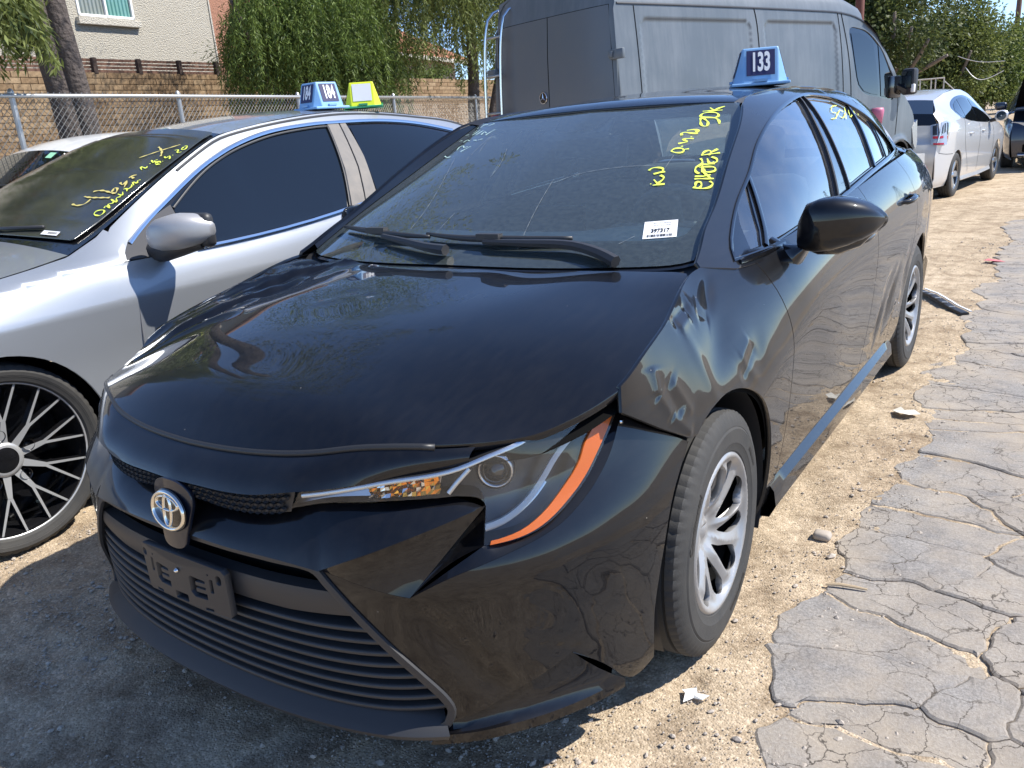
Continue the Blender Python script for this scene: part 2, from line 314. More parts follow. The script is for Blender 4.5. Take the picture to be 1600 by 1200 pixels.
def sweep(name, P, w, hgt, m, parent, up=(0,0,1), N=None, both=False, closed=False):
    """strip of rectangular section along a path; N gives the outward direction"""
    P = np.array(P, float); n = len(P)
    if both and np.abs(P[:,0]).min() > .02:
        Nm = None if N is None else ([(-q[0],q[1],q[2]) for q in N] if np.ndim(N[0]) else (-N[0],N[1],N[2])); sweep(name, P*[-1,1,1], w, hgt, m, parent, up, Nm, False, closed); both = False
    b = MB()
    for sgn in ((1,-1) if both else (1,)):
        V = []
        for i in range(n):
            t = P[(i+1) % n if closed else min(i+1, n-1)]-P[i-1 if closed else max(i-1, 0)]; t /= max(np.linalg.norm(t), 1e-9)
            o = np.array(N[i] if N is not None and np.ndim(N[0]) else (N if N is not None else up), float); o = o-t*(o@t); o /= max(np.linalg.norm(o), 1e-9); s = np.cross(t, o)
            V += [P[i]-s*w/2-o*hgt*.2, P[i]-s*w*.42+o*hgt*.8, P[i]+o*hgt, P[i]+s*w*.42+o*hgt*.8, P[i]+s*w/2-o*hgt*.2]
        V = np.array(V)*[sgn,1,1]; F = []
        for i in range(n if closed else n-1):
            j = (i+1) % n
            F += [(i*5+k, i*5+k+1, j*5+k+1, j*5+k) for k in range(4)]
        if not closed: F += [(0,4,3,2,1), tuple(5*(n-1)+k for k in range(5))]
        b.add(V, F if sgn > 0 else [q[::-1] for q in F])
    return b.build(name, m, parent, angle=50)
# ------------------------------------------------------------------ shared materials
def paint_extra(dust=.03, dcol=(.46,.42,.36), streak=True, scr=.08):
    def ex(m, n, L, b):
        b.inputs['Coat IOR'].default_value = 1.44
        tc = n.new('ShaderNodeTexCoord')
        a = n.new('ShaderNodeTexNoise'); a.inputs['Scale'].default_value = 6; a.inputs['Detail'].default_value = 10; a.inputs['Roughness'].default_value = .75
        mp = n.new('ShaderNodeMapping'); mp.inputs['Scale'].default_value = (60, 3, 60); mp.inputs['Rotation'].default_value = (0,0,.5)
        c = n.new('ShaderNodeTexNoise'); c.inputs['Scale'].default_value = 1.; c.inputs['Detail'].default_value = 6
        L.new(tc.outputs['Object'], a.inputs['Vector']); L.new(tc.outputs['Object'], mp.inputs['Vector']); L.new(mp.outputs[0], c.inputs['Vector'])
        mu = n.new('ShaderNodeMath'); mu.operation = 'MULTIPLY'; L.new(a.outputs['Fac'], mu.inputs[0]); L.new(c.outputs['Fac'], mu.inputs[1])
        mr = n.new('ShaderNodeMapRange'); mr.inputs[1].default_value = .15; mr.inputs[2].default_value = .45; mr.inputs[3].default_value = dust*.2; mr.inputs[4].default_value = dust*2
        L.new(mu.outputs[0], mr.inputs[0])
        # bright specks: bird droppings, chips, dried drops
        v = n.new('ShaderNodeTexVoronoi'); v.inputs['Scale'].default_value = 26; L.new(tc.outputs['Object'], v.inputs['Vector'])
        lt = n.new('ShaderNodeMapRange'); lt.inputs[1].default_value = .045; lt.inputs[2].default_value = .02; lt.inputs[3].default_value = 0; lt.inputs[4].default_value = .5; L.new(v.outputs['Distance'], lt.inputs[0])
        hs = n.new('ShaderNodeSeparateColor'); L.new(v.outputs['Color'], hs.inputs[0])
        gt = n.new('ShaderNodeMath'); gt.operation = 'GREATER_THAN'; gt.inputs[1].default_value = .84; L.new(hs.outputs[0], gt.inputs[0])
        sp = n.new('ShaderNodeMath'); sp.operation = 'MULTIPLY'; L.new(lt.outputs[0], sp.inputs[0]); L.new(gt.outputs[0], sp.inputs[1])
        ad = n.new('ShaderNodeMath'); ad.operation = 'ADD'; ad.use_clamp = True; L.new(mr.outputs[0], ad.inputs[0]); L.new(sp.outputs[0], ad.inputs[1])
        d = n.new('ShaderNodeBsdfDiffuse'); d.inputs[0].default_value = (*dcol, 1)
        mx = n.new('ShaderNodeMixShader'); L.new(ad.outputs[0], mx.inputs[0]); L.new(b.outputs[0], mx.inputs[1]); L.new(d.outputs[0], mx.inputs[2])
        L.new(mx.outputs[0], n['Material Output'].inputs['Surface'])
        rr = n.new('ShaderNodeMapRange'); rr.inputs[1].default_value = .2; rr.inputs[2].default_value = .8; rr.inputs[3].default_value = .006; rr.inputs[4].default_value = .006+scr; L.new(c.outputs['Fac'], rr.inputs[0])
        L.new(rr.outputs[0], b.inputs['Coat Roughness'])
    return ex
M = {}
M['black_paint'] = mat('black_paint', (.002,.0023,.004), .42, 0, coat=1, coat_rough=.02, spec=.12, extra=paint_extra(.0055, scr=.03))
M['silver_paint'] = mat('silver_paint', (.37,.39,.415), .36, .5, coat=1, coat_rough=.04, bump=(900,.02,.001))
M['silver2'] = mat('pale_silver_paint', (.60,.60,.60), .36, .25, coat=1, coat_rough=.04)
M['white_paint'] = mat('white_paint', (.78,.78,.76), .35, 0, coat=.8)
def streaks(m, n, L, b):
    tc = n.new('ShaderNodeTexCoord'); mp = n.new('ShaderNodeMapping'); mp.inputs['Scale'].default_value = (9, 9, .7); z = n.new('ShaderNodeTexNoise'); z.inputs['Scale'].default_value = 1.6; z.inputs['Detail'].default_value = 9; z.inputs['Roughness'].default_value = .7
    L.new(tc.outputs['Object'], mp.inputs['Vector']); L.new(mp.outputs[0], z.inputs['Vector']); z2 = n.new('ShaderNodeTexNoise'); z2.inputs['Scale'].default_value = 2.2; z2.inputs['Detail'].default_value = 8; L.new(tc.outputs['Object'], z2.inputs['Vector'])
    a = n.new('ShaderNodeMath'); a.operation = 'MULTIPLY'; L.new(z.outputs['Fac'], a.inputs[0]); L.new(z2.outputs['Fac'], a.inputs[1])
    r = n.new('ShaderNodeValToRGB'); r.color_ramp.elements[0].position = .17; r.color_ramp.elements[1].position = .36; c = b.inputs['Base Color'].default_value[:3]
    r.color_ramp.elements[0].color = (*[q*.86 for q in c], 1); r.color_ramp.elements[1].color = (*[q*.85+.045 for q in c], 1); L.new(a.outputs[0], r.inputs['Fac']); L.new(r.outputs[0], b.inputs['Base Color'])
M['grey_paint'] = mat('grey_paint', (.105,.128,.148), .48, 0, coat=.25, coat_rough=.3, extra=streaks)
M['navy_paint'] = mat('navy_paint', (.010,.016,.035), .3, 0, coat=1)
M['plastic'] = mat('black_plastic', (.030,.030,.032), .48, bump=(700,.06,.001))
M['gloss'] = mat('gloss_black_trim', (.006,.006,.007), .12, coat=.6)
M['dark'] = mat('dark_cavity', (.004,.004,.004), .9, spec=.1)
M['rubber'] = mat('tyre_rubber', (.028,.028,.028), .75, bump=(220,.25,.002), var=(14,.5,(.075,.068,.058)))
M['seal'] = mat('rubber_seal', (.02,.02,.021), .45)
M['chrome'] = mat('chrome_trim', (.72,.73,.74), .12, 1)
M['dull_chrome'] = mat('satin_metal', (.55,.56,.58), .28, 1)
M['cover'] = mat('wheel_cover_silver', (.36,.36,.365), .38, .45, coat=.3, var=(30,.35,(.3,.27,.22)))
M['alloy'] = mat('machined_alloy', (.62,.62,.61), .34, .6)
M['alloy_black'] = mat('black_alloy', (.008,.008,.009), .2, coat=.6)
M['steel'] = mat('dark_steel', (.05,.05,.05), .6, .6)
M['galv'] = mat('galvanised_steel', (.42,.43,.43), .45, .7, var=(40,.4,(.3,.28,.25)))
M['clear'] = glass('clear_lens', (1,1,1), .97, ior=1.35)
M['wind'] = glass('windscreen_glass', (.84,.96,.92), .96, ior=1.52, dust=(.06,.10), dcol=(.46,.56,.55), dscale=70)  # teal dust film: sky haze is put into its colour too
M['tint'] = glass('tinted_glass', (.42,.47,.48), .95, ior=1.62)
M['darkglass'] = mat('dark_glass', (.006,.008,.010), .02, 0, spec=.9)
M['amber'] = mat('amber_reflector', (.46,.095,.004), .35, coat=.3, bump=(500,.5,.002))
M['red_lens'] = mat('red_lens', (.35,.012,.012), .15, coat=.8)
M['lamp_inner'] = mat('lamp_housing', (.035,.036,.04), .3, .3)
M['white_plastic'] = mat('white_plastic', (.78,.78,.77), .4)
M['cloth'] = mat('seat_cloth', (.17,.18,.19), .85)
M['dash'] = mat('dashboard_plastic', (.50,.54,.52), .6)
M['liner'] = mat('pale_headliner', (.42,.43,.40), .9)
M['marker'] = mat('yellow_paint_marker', (.78,.90,.10), .6)
M['marker_w'] = mat('pale_paint_marker', (.62,.85,.75), .6)
M['sign_blue'] = mat('blue_sign_plastic', (.17,.38,.66), .42, var=(12,.45,(.45,.6,.75)))
M['sign_navy'] = mat('navy_decal', (.02,.022,.09), .5)
M['white_decal'] = mat('white_decal', (.82,.82,.82), .5)
M['sign_yellow'] = mat('yellow_sign_plastic', (.72,.78,.03), .45)
M['green_plastic'] = mat('green_base_plastic', (.05,.35,.16), .5)
M['ink'] = mat('black_ink', (.01,.01,.01), .6)
# ------------------------------------------------------------------ lettering
def text_geo(s, size, bold=.0, depth=None):
    """flat letters as (V2, F), centred on the origin"""
    cu = bpy.data.curves.new('letters', 'FONT'); cu.body = s; cu.size = size; cu.offset = bold; cu.align_x = 'CENTER'; cu.align_y = 'CENTER'; cu.resolution_u = 3
    o = bpy.data.objects.new('letters', cu); me = bpy.data.meshes.new_from_object(o)
    V = [(v.co.x, v.co.y) for v in me.vertices]; F = [tuple(p.vertices) for p in me.polygons]
    bpy.data.objects.remove(o); bpy.data.curves.remove(cu); bpy.data.meshes.remove(me)
    return V, F
def letters(name, s, size, mp, m, parent, bold=0., sx=1., sy=1.):
    V, F = text_geo(s, size, bold); return pyobj(name, [mp(x*sx, y*sy) for x, y in V], F, m, parent, False)
def writing(name, strokes, f, w, m, parent, lift=.0015):
    """brush strokes laid on a surface f(a,b)->Nx3"""
    b = MB()
    for s in strokes:
        s = np.array(s, float); n = max(4, int(np.linalg.norm(np.diff(s, axis=0), axis=1).sum()/.006)); q = spl(s, min(n, 60)) if len(s) > 1 else s
        P = f(q[:,0], q[:,1]); e = 1e-3; nn = np.cross(f(q[:,0]+e, q[:,1])-P, f(q[:,0], q[:,1]+e)-P); nn /= np.linalg.norm(nn, axis=1)[:,None]
        if nn[:,2].mean() < 0: nn = -nn
        P = P+nn*lift; t = np.gradient(P, axis=0); t /= np.maximum(np.linalg.norm(t, axis=1), 1e-9)[:,None]; sd = np.cross(t, nn); ww = w/2*(.8+.35*np.sin(np.arange(len(P))*.9+len(P)))[:,None]
        V = np.vstack([P-sd*ww, P+sd*ww]); k = len(P); F = [(i, i+1, k+i+1, k+i) for i in range(k-1)]
        b.add(V, F)
    return b.build(name, m, parent)
# ================================================================== the black sedan (x across, y to its rear, z up; front axle at y=0)
car = empty('black_sedan', 'black sedan with crumpled hood and a blue 133 sign on its roof', 'car')
BP = M['black_paint']
# ---- lower body side: x(y, t), z(y, t), t = 0 sill ... 1 belt line or hood edge
ys = [-.62,-.45,-.3,-.1,.1,.3,.6,1.0,1.5,2.0,2.4,2.75,3.1,3.4,3.62]
ztop = Spl(ys, [0,1], [[.775,.81,.855,.905,.958,.962,.962,.985,1.02,1.055,1.072,1.075,1.07,1.06,1.03]]*2)
xw = [.72,.82,.858,.882,.888,.889,.889,.889,.889,.890,.891,.888,.862,.81,.72]
xt = [.67,.785,.795,.775,.74,.762,.803,.812,.815,.812,.80,.775,.735,.68,.58]
ts = [0,.06,.14,.26,.4,.55,.68,.76,.84,.91,.96,1.0]
lowf = {0:.915,.06:.945,.14:.962,.26:.974,.4:.985,.55:.994,.68:1.0,.76:.9995}
t0s = [.55,.55,.55,.55,.55,.60,.73]+[.76]*8
tab = []
for t in ts:
    row = []
    for a, b, q in zip(xw, xt, t0s):
        lf = float(np.interp(t, list(lowf), list(lowf.values()))); s = max(0, (t-q)/(1-q)); w = (q-.55)/.21; row.append(a*lf+(b-a)*((.28*s+.72*s**2.2)*w+(.15*s+.85*s**1.6)*(1-w)))
    tab.append(row)
SX = Spl(ys, ts, tab); ZB = .17
def sz(y, t): return ZB+t*(ztop(y, np.zeros_like(np.asarray(y, float)))-ZB)
def st(yz):
    yz = np.array(yz, float); zt = ztop(yz[:,0], 0*yz[:,0]); return np.stack([yz[:,0], (yz[:,1]-ZB)/(zt-ZB)], 1)
def gs(a, b, ca, cb, wa, wb, rot=0):
    a = a-ca; b = b-cb; c, s = math.cos(rot), math.sin(rot); return np.exp(-((c*a+s*b)/wa)**2-((-s*a+c*b)/wb)**2)
def crease(a, b, pa, pb, w, amp, taper=True):
    pa = np.array(pa); pb = np.array(pb); d = pb-pa; L = np.linalg.norm(d); d = d/L; u = ((a-pa[0])*d[0]+(b-pa[1])*d[1])/L; v = -(a-pa[0])*d[1]+(b-pa[1])*d[0]
    e = np.clip(np.minimum(u, 1-u)*5, 0, 1); e = e*e*(3-2*e)
    return amp*e*np.exp(-(np.sqrt(v*v+.000049)-.007)/w)
def side_dents(y, z):
    d = .005*gs(y,z,.06,.80,.10,.05,.5)+.0025*gs(y,z,-.16,.75,.05,.09,.3)-.0025*gs(y,z,-.06,.76,.025,.11,.2)
    d = d+.003*gs(y,z,.24,.73,.05,.035,.9)-.002*gs(y,z,.16,.71,.018,.06,.8)+.005*gs(y,z,.12,.90,.05,.02,.6)
    d = d+.014*gs(y,z,2.02,.50,.13,.03,.75)+.010*gs(y,z,1.80,.46,.10,.025,.9)-.006*gs(y,z,2.1,.44,.05,.02,.4)+.007*gs(y,z,2.33,.55,.04,.10,-.3)+.006*gs(y,z,1.95,.60,.09,.03,.3)
    for a, b in (((-.272,.830),(-.281,.765)),((-.282,.775),(-.250,.712)),((-.256,.720),(-.186,.652))): d = d-crease(y,z,a,b,.014,.0034)
    d = d-crease(y,z,(-.215,.790),(-.165,.690),.014,.0030)+crease(y,z,(-.245,.79),(-.215,.70),.016,.0025)
    d = d+crease(y,z,(.10,.690),(.24,.752),.014,.0036)-crease(y,z,(.13,.735),(.22,.770),.014,.0025)+crease(y,z,(-.13,.885),(.01,.900),.012,.005)-crease(y,z,(-.10,.868),(-.02,.882),.011,.004)+crease(y,z,(.02,.88),(.07,.845),.011,.0025)
    d = d+.0022*np.sin(9*y+3*z)*gs(y,z,1.1,.55,.9,.22)+.004*gs(y,z,2.75,.82,.12,.10)+.005*gs(y,z,2.95,.74,.05,.15,.2)
    return d
def SIDE(y, t, off=0.):
    y = np.asarray(y, float); z = sz(y, np.asarray(t, float)); return np.stack([SX(y, t)-side_dents(y, z)+off, y, z], 1)
# ---- upper body side: x(y, z)
GS = Spl([.0,.3,.6,1.0,1.5,2.0,2.5,3.0], [.93,1.05,1.15,1.25,1.33,1.38,1.42],
 [[.735,.79,.815,.822,.825,.822,.805,.76],[.66,.70,.745,.782,.788,.783,.765,.71],[.60,.64,.685,.737,.744,.737,.72,.655],
  [.54,.58,.622,.677,.688,.680,.66,.59],[.49,.53,.567,.610,.627,.616,.595,.52],[.44,.48,.51,.545,.567,.555,.53,.44],[.37,.40,.43,.46,.485,.47,.445,.35]])
def UP(off=0.):
    return lambda y, z: np.stack([GS(y, z)+off, np.asarray(y, float), np.asarray(z, float)], 1)
def onup(P, off=0.): P = np.array(P, float); return UP(off)(P[:,0], P[:,1])
arc = lambda cy, cz, r, a0, a1, n=30: [(cy+r*math.cos(math.radians(a)), cz+r*math.sin(math.radians(a))) for a in np.linspace(a0, a1, n)]
both = (False, True)
AF, AR = (.0,.325,.362), (2.70,.325,.360)
# shut lines (y, z)
door_front = spl([(.405,.957),(.425,.91),(.455,.84),(.485,.72),(.498,.60),(.492,.48),(.472,.38),(.445,.295)], 24)
b_line = spl([(1.50,.295),(1.555,.42),(1.595,.58),(1.605,.75),(1.585,.88),(1.545,1.022)], 20)
rear_line = spl([(2.06,.295),(2.12,.40),(2.25,.50),(2.38,.61),(2.45,.72),(2.445,.85),(2.40,.97),(2.34,1.066)], 28)
belt = lambda a, b: [(y, float(ztop([y],[0])[0])) for y in np.linspace(a, b, 24)]
fender = chain(belt(-.405,.405), door_front, [(.445,.295),(.425,.20),(.345,.20)], arc(*AF, -20, 118)[0:], [(-.20,.645),(-.30,.70),(-.418,.771)])
f_door = chain(door_front[::-1], belt(.405,1.545), b_line[::-1], poly([(1.50,.295),(.445,.295)], .06, False))
r_door = chain(b_line, belt(1.545,2.34), rear_line[::-1], poly([(2.06,.295),(1.50,.295)], .06, False))
quart = chain(rear_line, belt(2.34,3.60), [(3.60,.98),(3.62,.80),(3.62,.60),(3.52,.52),(3.40,.47),(3.22,.46)], arc(*AR, 22, 200, 40), [(2.22,.22),(2.10,.22)])
for mir in both:
    trimmed('fender', SIDE, st(fender), BP, car, h=.008, gap=.0022, mirror=mir)
    for nm, ol in (('door', f_door), ('door', r_door)):
        d = trimmed(nm, SIDE, st(ol), BP, car, h=.028, gap=.0022, mirror=mir)
        if ol is f_door: fd = d
        else: rd = d
        sgn = -1 if mir else 1
        # pull handle with its scooped recess
        hy, hz = (1.36, .862) if ol is f_door else (2.23, .90)
        t0 = st([(hy, hz)])[0]; P0 = SIDE([hy], [t0[1]])[0]; P0 = P0*[sgn,1,1]
        hb = MB(); hb.tube([(P0[0]+sgn*x, P0[1]+y, P0[2]+z) for x, y, z in ((-.012,-.105,.0),(.016,-.09,.001),(.026,-.05,.004),(.028,.0,.006),(.026,.05,.007),(.014,.085,.006),(-.012,.10,.005))], [.007,.012,.0135,.014,.0135,.013,.008], 8)
        hb.build('handle', BP, d, angle=60)
        cb = MB(); cb.add([(P0[0]+sgn*(.0035-.012*(1-abs(k)/1.)*0), P0[1]+.02+.052*math.cos(a), P0[2]+.034*math.sin(a)) for k, a in [(0, 2*math.pi*i/20) for i in range(20)]], [tuple(range(20)) if sgn > 0 else tuple(range(19,-1,-1))])
        cb.build('handle_recess', M['gloss'], d)
    trimmed('quarter_panel', SIDE, st(quart), BP, car, h=.03, gap=.0022, mirror=mir)
# backing so that the gaps between panels read dark
bk = chain(belt(-.40,3.55), [(3.55,.55)], arc(*AR, 20, 200), [(2.3,.2),(.40,.2)], arc(*AF, -20, 118), [(-.30,.72)])
bk = [(y, z-.01) for y, z in bk]
for mir in both: trimmed('body_shell', lambda y, t: SIDE(y, t, -.016), st(bk), M['dark'], car, h=.06, flange=0, mirror=mir)
# rocker panel
y0 = np.linspace(.40, 2.14, 30)
top = [(.846-.004, y, .297) for y in y0]; mid = [(.868+.004*math.sin((y-.4)*1.8), y, .262) for y in y0]; low = [(.874, y, .215) for y in y0]; bot = [(.855, y, .178) for y in y0]; und = [(.70, y, .165) for y in y0]
gridobj('rocker_panel', np.array([und, bot, low, mid, top]), BP, car, both=True, angle=30)
# arch lips and liners
for cy, cz, r in (AF, AR):
    for sgn in (1,-1):
        b = MB(); A = np.linspace(-25, 205, 40)
        V = []
        for a in np.radians(A):
            yy, zz = cy+r*math.cos(a), cz+r*math.sin(a)
            for xx, rr in ((.845, r+.003), (.60, r+.02), (.45, r+.02)): V.append((sgn*xx, cy+rr*math.cos(a), cz+rr*math.sin(a)))
        F = [(i*3+k, i*3+k+1, i*3+k+4, i*3+k+3) for i in range(39) for k in range(2)]
        b.add(V, F).add([(sgn*.46, cy+r*1.05*math.cos(a), cz+r*1.05*math.sin(a)) for a in np.radians(A)], [tuple(range(40))])
        b.build('wheel_arch_liner', M['plastic'], car, smooth=True)
# ---- hood
HZ = Spl([0,.2,.4,.6,.75,.88], [-.95,-.87,-.80,-.65,-.45,-.25,-.05,.15,.35],
 [[.70,.70,.69,.66,.62,.58],[.735,.731,.712,.675,.64,.60],[.797,.79,.766,.722,.68,.645],[.852,.849,.828,.778,.728,.69],[.896,.893,.878,.845,.808,.78],
  [.927,.925,.914,.894,.868,.84],[.950,.948,.940,.927,.910,.89],[.966,.965,.962,.958,.953,.93],[.975,.974,.972,.97,.965,.95]])
def hood_dents(x, y):
    d = crease(x,y,(-.80,-.50),(-.50,.05),.030,.020)-crease(x,y,(-.70,-.62),(-.44,-.05),.035,.022)+crease(x,y,(-.62,-.66),(-.42,-.34),.018,.012)
    d = d+crease(x,y,(-.72,-.22),(-.36,.13),.022,.014)-crease(x,y,(-.78,-.20),(-.50,.16),.02,.014)+crease(x,y,(-.46,.06),(-.20,.15),.015,.008)
    m = gs(x,y,-.60,-.12,.13,.20,-.5); d = d+m*.004*np.sin(55*x+30*y)*np.sin(38*y-21*x)
    d = d+crease(x,y,(-.79,-.38),(-.60,-.02),.010,.012)-crease(x,y,(-.75,-.42),(-.52,.02),.012,.014)+crease(x,y,(-.69,-.48),(-.50,-.10),.009,.010)-crease(x,y,(-.66,-.28),(-.42,.06),.010,.010)
    d = d+crease(x,y,(-.60,.02),(-.40,.12),.008,.009)-crease(x,y,(-.70,.06),(-.48,.14),.010,.010)+crease(x,y,(-.56,-.52),(-.47,-.22),.011,.011)-crease(x,y,(-.60,-.60),(-.50,-.30),.014,.010)
    d = d+.010*gs(x,y,-.80,-.12,.05,.10)-.012*gs(x,y,-.79,-.30,.05,.06)+.008*gs(x,y,-.76,.04,.06,.05)-.010*gs(x,y,-.74,-.47,.06,.06)
    d = d-.002*gs(x,y,-.13,-.20,.03,.02)-.0018*gs(x,y,-.05,-.22,.022,.016)+.0012*gs(x,y,-.16,-.28,.05,.02,.6)
    d = d-.006*gs(x,y,-.15,-.35,.22,.16)+.003*gs(x,y,.45,-.05,.10,.35,-.3)-.003*gs(x,y,.25,.0,.10,.3,-.3)
    return d
def HOOD(x, y):
    x = np.asarray(x, float); y = np.asarray(y, float); return np.stack([x, y, HZ(np.abs(x), y)+hood_dents(x, y)], 1)
edge_f = np.array([(0,-.857),(.11,-.853),(.205,-.844),(.29,-.829),(.355,-.811),(.428,-.781),(.490,-.753),(.56,-.715),(.62,-.665),(.65,-.637),(.70,-.585),(.74,-.525),(.77,-.47),(.795,-.405)])
edge_s = np.array([(.795,-.405),(.80,-.35),(.795,-.25),(.782,-.15),(.765,-.05),(.748,.04),(.735,.10)])
edge_r = np.array([(.735,.10),(.72,.125),(.60,.115),(.45,.085),(.30,.062),(.15,.05),(0,.045)])
hl_ = np.vstack([spl(edge_f, 50), spl(edge_s, 24)[1:], spl(edge_r, 26)[1:]])
hood_ol = chain(hl_, (hl_*[-1,1])[::-1])
hood = trimmed('hood', HOOD, hood_ol, BP, car, h=.014, gap=.003, flange=.02)
sealp = [(x, y+.003, float(HZ([abs(x)],[y])[0])-.004) for x, y in np.vstack([(spl(edge_f[:9], 24)*[-1,1])[::-1], spl(edge_f[:8], 24)[1:]])]
b = MB(); b.tube(sealp, .0075, 6); b.build('hood_seal', M['seal'], hood, smooth=True)
# engine-bay backing under the gap
trimmed('body_shell', lambda x, y: HOOD(x, y)-[0,0,.045], shrink(hood_ol, .004), M['dark'], car, h=.08, flange=0)
# ---- roof
RZ = Spl([0,.2,.4,.5,.56,.64], [.9,1.0,1.2,1.5,1.9,2.3,2.6,2.75],
 [[1.335,1.333,1.325,1.315,1.30,1.27],[1.380,1.377,1.367,1.357,1.345,1.31],[1.409,1.406,1.394,1.383,1.368,1.33],[1.430,1.427,1.414,1.402,1.386,1.35],
  [1.437,1.434,1.42,1.405,1.388,1.35],[1.424,1.421,1.405,1.388,1.368,1.33],[1.392,1.388,1.37,1.35,1.325,1.28],[1.365,1.36,1.34,1.318,1.29,1.24]])
def ROOF(x, y): x = np.asarray(x, float); y = np.asarray(y, float); return np.stack([x, y, RZ(np.abs(x), y)], 1)
rl = np.vstack([spl([(0,.985),(.2,.988),(.4,1.0),(.52,1.02)], 20), spl([(.52,1.02),(.515,1.2),(.505,1.5),(.50,1.9),(.505,2.3),(.50,2.6)], 30)[1:], spl([(.50,2.6),(.3,2.66),(0,2.69)], 14)[1:]])
trimmed('roof', ROOF, chain(rl, (rl*[-1,1])[::-1]), BP, car, h=.05, gap=.001)
# roof side band joins the roof to the upper body side
rr = spl([(.52,1.02),(.515,1.2),(.505,1.5),(.50,1.9),(.505,2.3),(.50,2.6)], 30)
r3 = ROOF(rr[:,0], rr[:,1])
# ---- upper body side panel with the window opening
ws_e = [(.155,.975),(.21,1.0),(.283,1.038),(.402,1.091),(.608,1.201),(.80,1.295),(.929,1.351)]
rail = [(.929,1.351),(1.0,1.368),(1.2,1.388),(1.5,1.4),(1.9,1.403),(2.3,1.385),(2.6,1.34)]
cpil = [(2.6,1.34),(2.8,1.24),(2.93,1.16),(2.99,1.09),(2.99,1.05)]
dlo = chain(spl([(.312,.953),(.51,.951),(.80,.962),(1.32,1.003),(1.9,1.046),(2.4,1.073),(2.70,1.083)], 40), spl([(2.72,1.09),(2.70,1.115),(2.58,1.18),(2.44,1.25),(2.25,1.31),(2.05,1.352),(1.8,1.370),(1.6,1.369),(1.262,1.338),(.987,1.287),(.811,1.228),(.66,1.15),(.512,1.083),(.40,1.02),(.345,.985),(.312,.953)], 70))
side_ol = chain(spl(ws_e, 30), spl(rail, 40), spl(cpil, 16), [(2.99,1.04),(2.6,1.05),(2.0,1.03),(1.5,.995),(1.0,.955),(.6,.93),(.42,.93),(.30,.935),(.155,.962)])
for mir in both:
    trimmed('body_side', UP(), side_ol, BP, car, holes=[dlo], h=.03, mirror=mir)
    trimmed('body_shell', UP(-.014), shrink(side_ol, .02), M['dark'], car, holes=[shrink(dlo, .01)], h=.08, flange=0, mirror=mir)
g3 = onup(spl(rail, 30)); 
ditch = r3+[0.012,0,-.014]
gridobj('roof_rail', [np.array([r3-[0,0,.001], ditch]), ], M['seal'], car, both=True)
gridobj('roof_rail', [ruled(ditch+[.004,0,.004], g3, 30, 4, bulge=(.006,0,.008))], BP, car, both=True)
# windows
panes = dict(front=[(.545,.957),(.636,.956),(.95,.977),(1.32,1.006),(1.358,1.081),(1.406,1.171),(1.454,1.269),(1.53,1.357),(1.40,1.350),(1.262,1.333),(1.12,1.309),(.987,1.28),(.88,1.248),(.811,1.221),(.74,1.188),(.678,1.155),(.638,1.077),(.588,.996)],
 tri=[(.655,1.142),(.58,1.108),(.515,1.075),(.476,1.028),(.444,.957),(.52,.955),(.565,.996),(.613,1.077)],
 sail=[(.497,1.068),(.40,1.012),(.335,.97),(.322,.956),(.425,.956),(.455,1.02)],
 rear=[(1.625,1.364),(1.8,1.364),(2.049,1.347),(2.19,1.315),(2.148,1.236),(2.094,1.138),(2.062,1.06),(1.8,1.045),(1.528,1.026),(1.552,1.148),(1.585,1.272)],
 rq=[(2.225,1.31),(2.33,1.281),(2.43,1.246),(2.42,1.17),(2.385,1.078),(2.092,1.062),(2.118,1.138),(2.17,1.235)],
 cq=[(2.455,1.235),(2.58,1.173),(2.685,1.115),(2.70,1.09),(2.41,1.08),(2.445,1.16)])
lam = lambda q: poly(q, .03)
for mir in both:
    trimmed('window_surround', UP(-.012), shrink(dlo, -.01), M['gloss'], car, holes=[shrink(lam(panes[k]), .004) for k in ('front','tri','rear','rq')], h=.04, flange=.02, mirror=mir)
    dd = [o for o in car.children if o.name.startswith('door')][-4:]
    for k in ('front','tri','rear','rq'):
        trimmed('window_pane', UP(-.018), lam(panes[k]), M['tint'], car, h=.05, flange=0, mirror=mir)
    trimmed('sail_cover', UP(-.008), lam(panes['sail']), M['gloss'], car, h=.05, mirror=mir)
    trimmed('corner_pane', UP(-.008), lam(panes['cq']), M['darkglass'], car, h=.05, mirror=mir)
nrm = lambda: None
dl3 = onup(dlo, -.002); sweep('window_moulding', dl3, .013, .006, M['gloss'], car, N=(.8,0,.6), both=True, closed=True)
for q in ([(.545,.957),(.588,.996),(.638,1.077),(.668,1.149)], [(2.07,1.06),(2.106,1.138),(2.16,1.236),(2.208,1.313)]):
    sweep('division_bar', onup(spl(q, 12), -.012), .022, .007, M['gloss'], car, N=(.8,0,.6), both=True)
sweep('window_seal', onup(spl([(1.33,1.008),(1.365,1.081),(1.413,1.171),(1.461,1.269),(1.545,1.362)], 14), -.010), .014, .008, M['seal'], car, N=(.8,0,.6), both=True)
sweep('window_seal', onup(spl([(1.52,1.022),(1.545,1.148),(1.578,1.272),(1.618,1.366)], 14), -.010), .012, .007, M['seal'], car, N=(.8,0,.6), both=True)
sweep('belt_moulding', onup(spl([(.33,.947),(.51,.945),(.80,.957),(1.32,.998),(1.9,1.041),(2.4,1.068),(2.70,1.080)], 40), .002), .014, .006, M['gloss'], car, N=(1,0,.4), both=True)
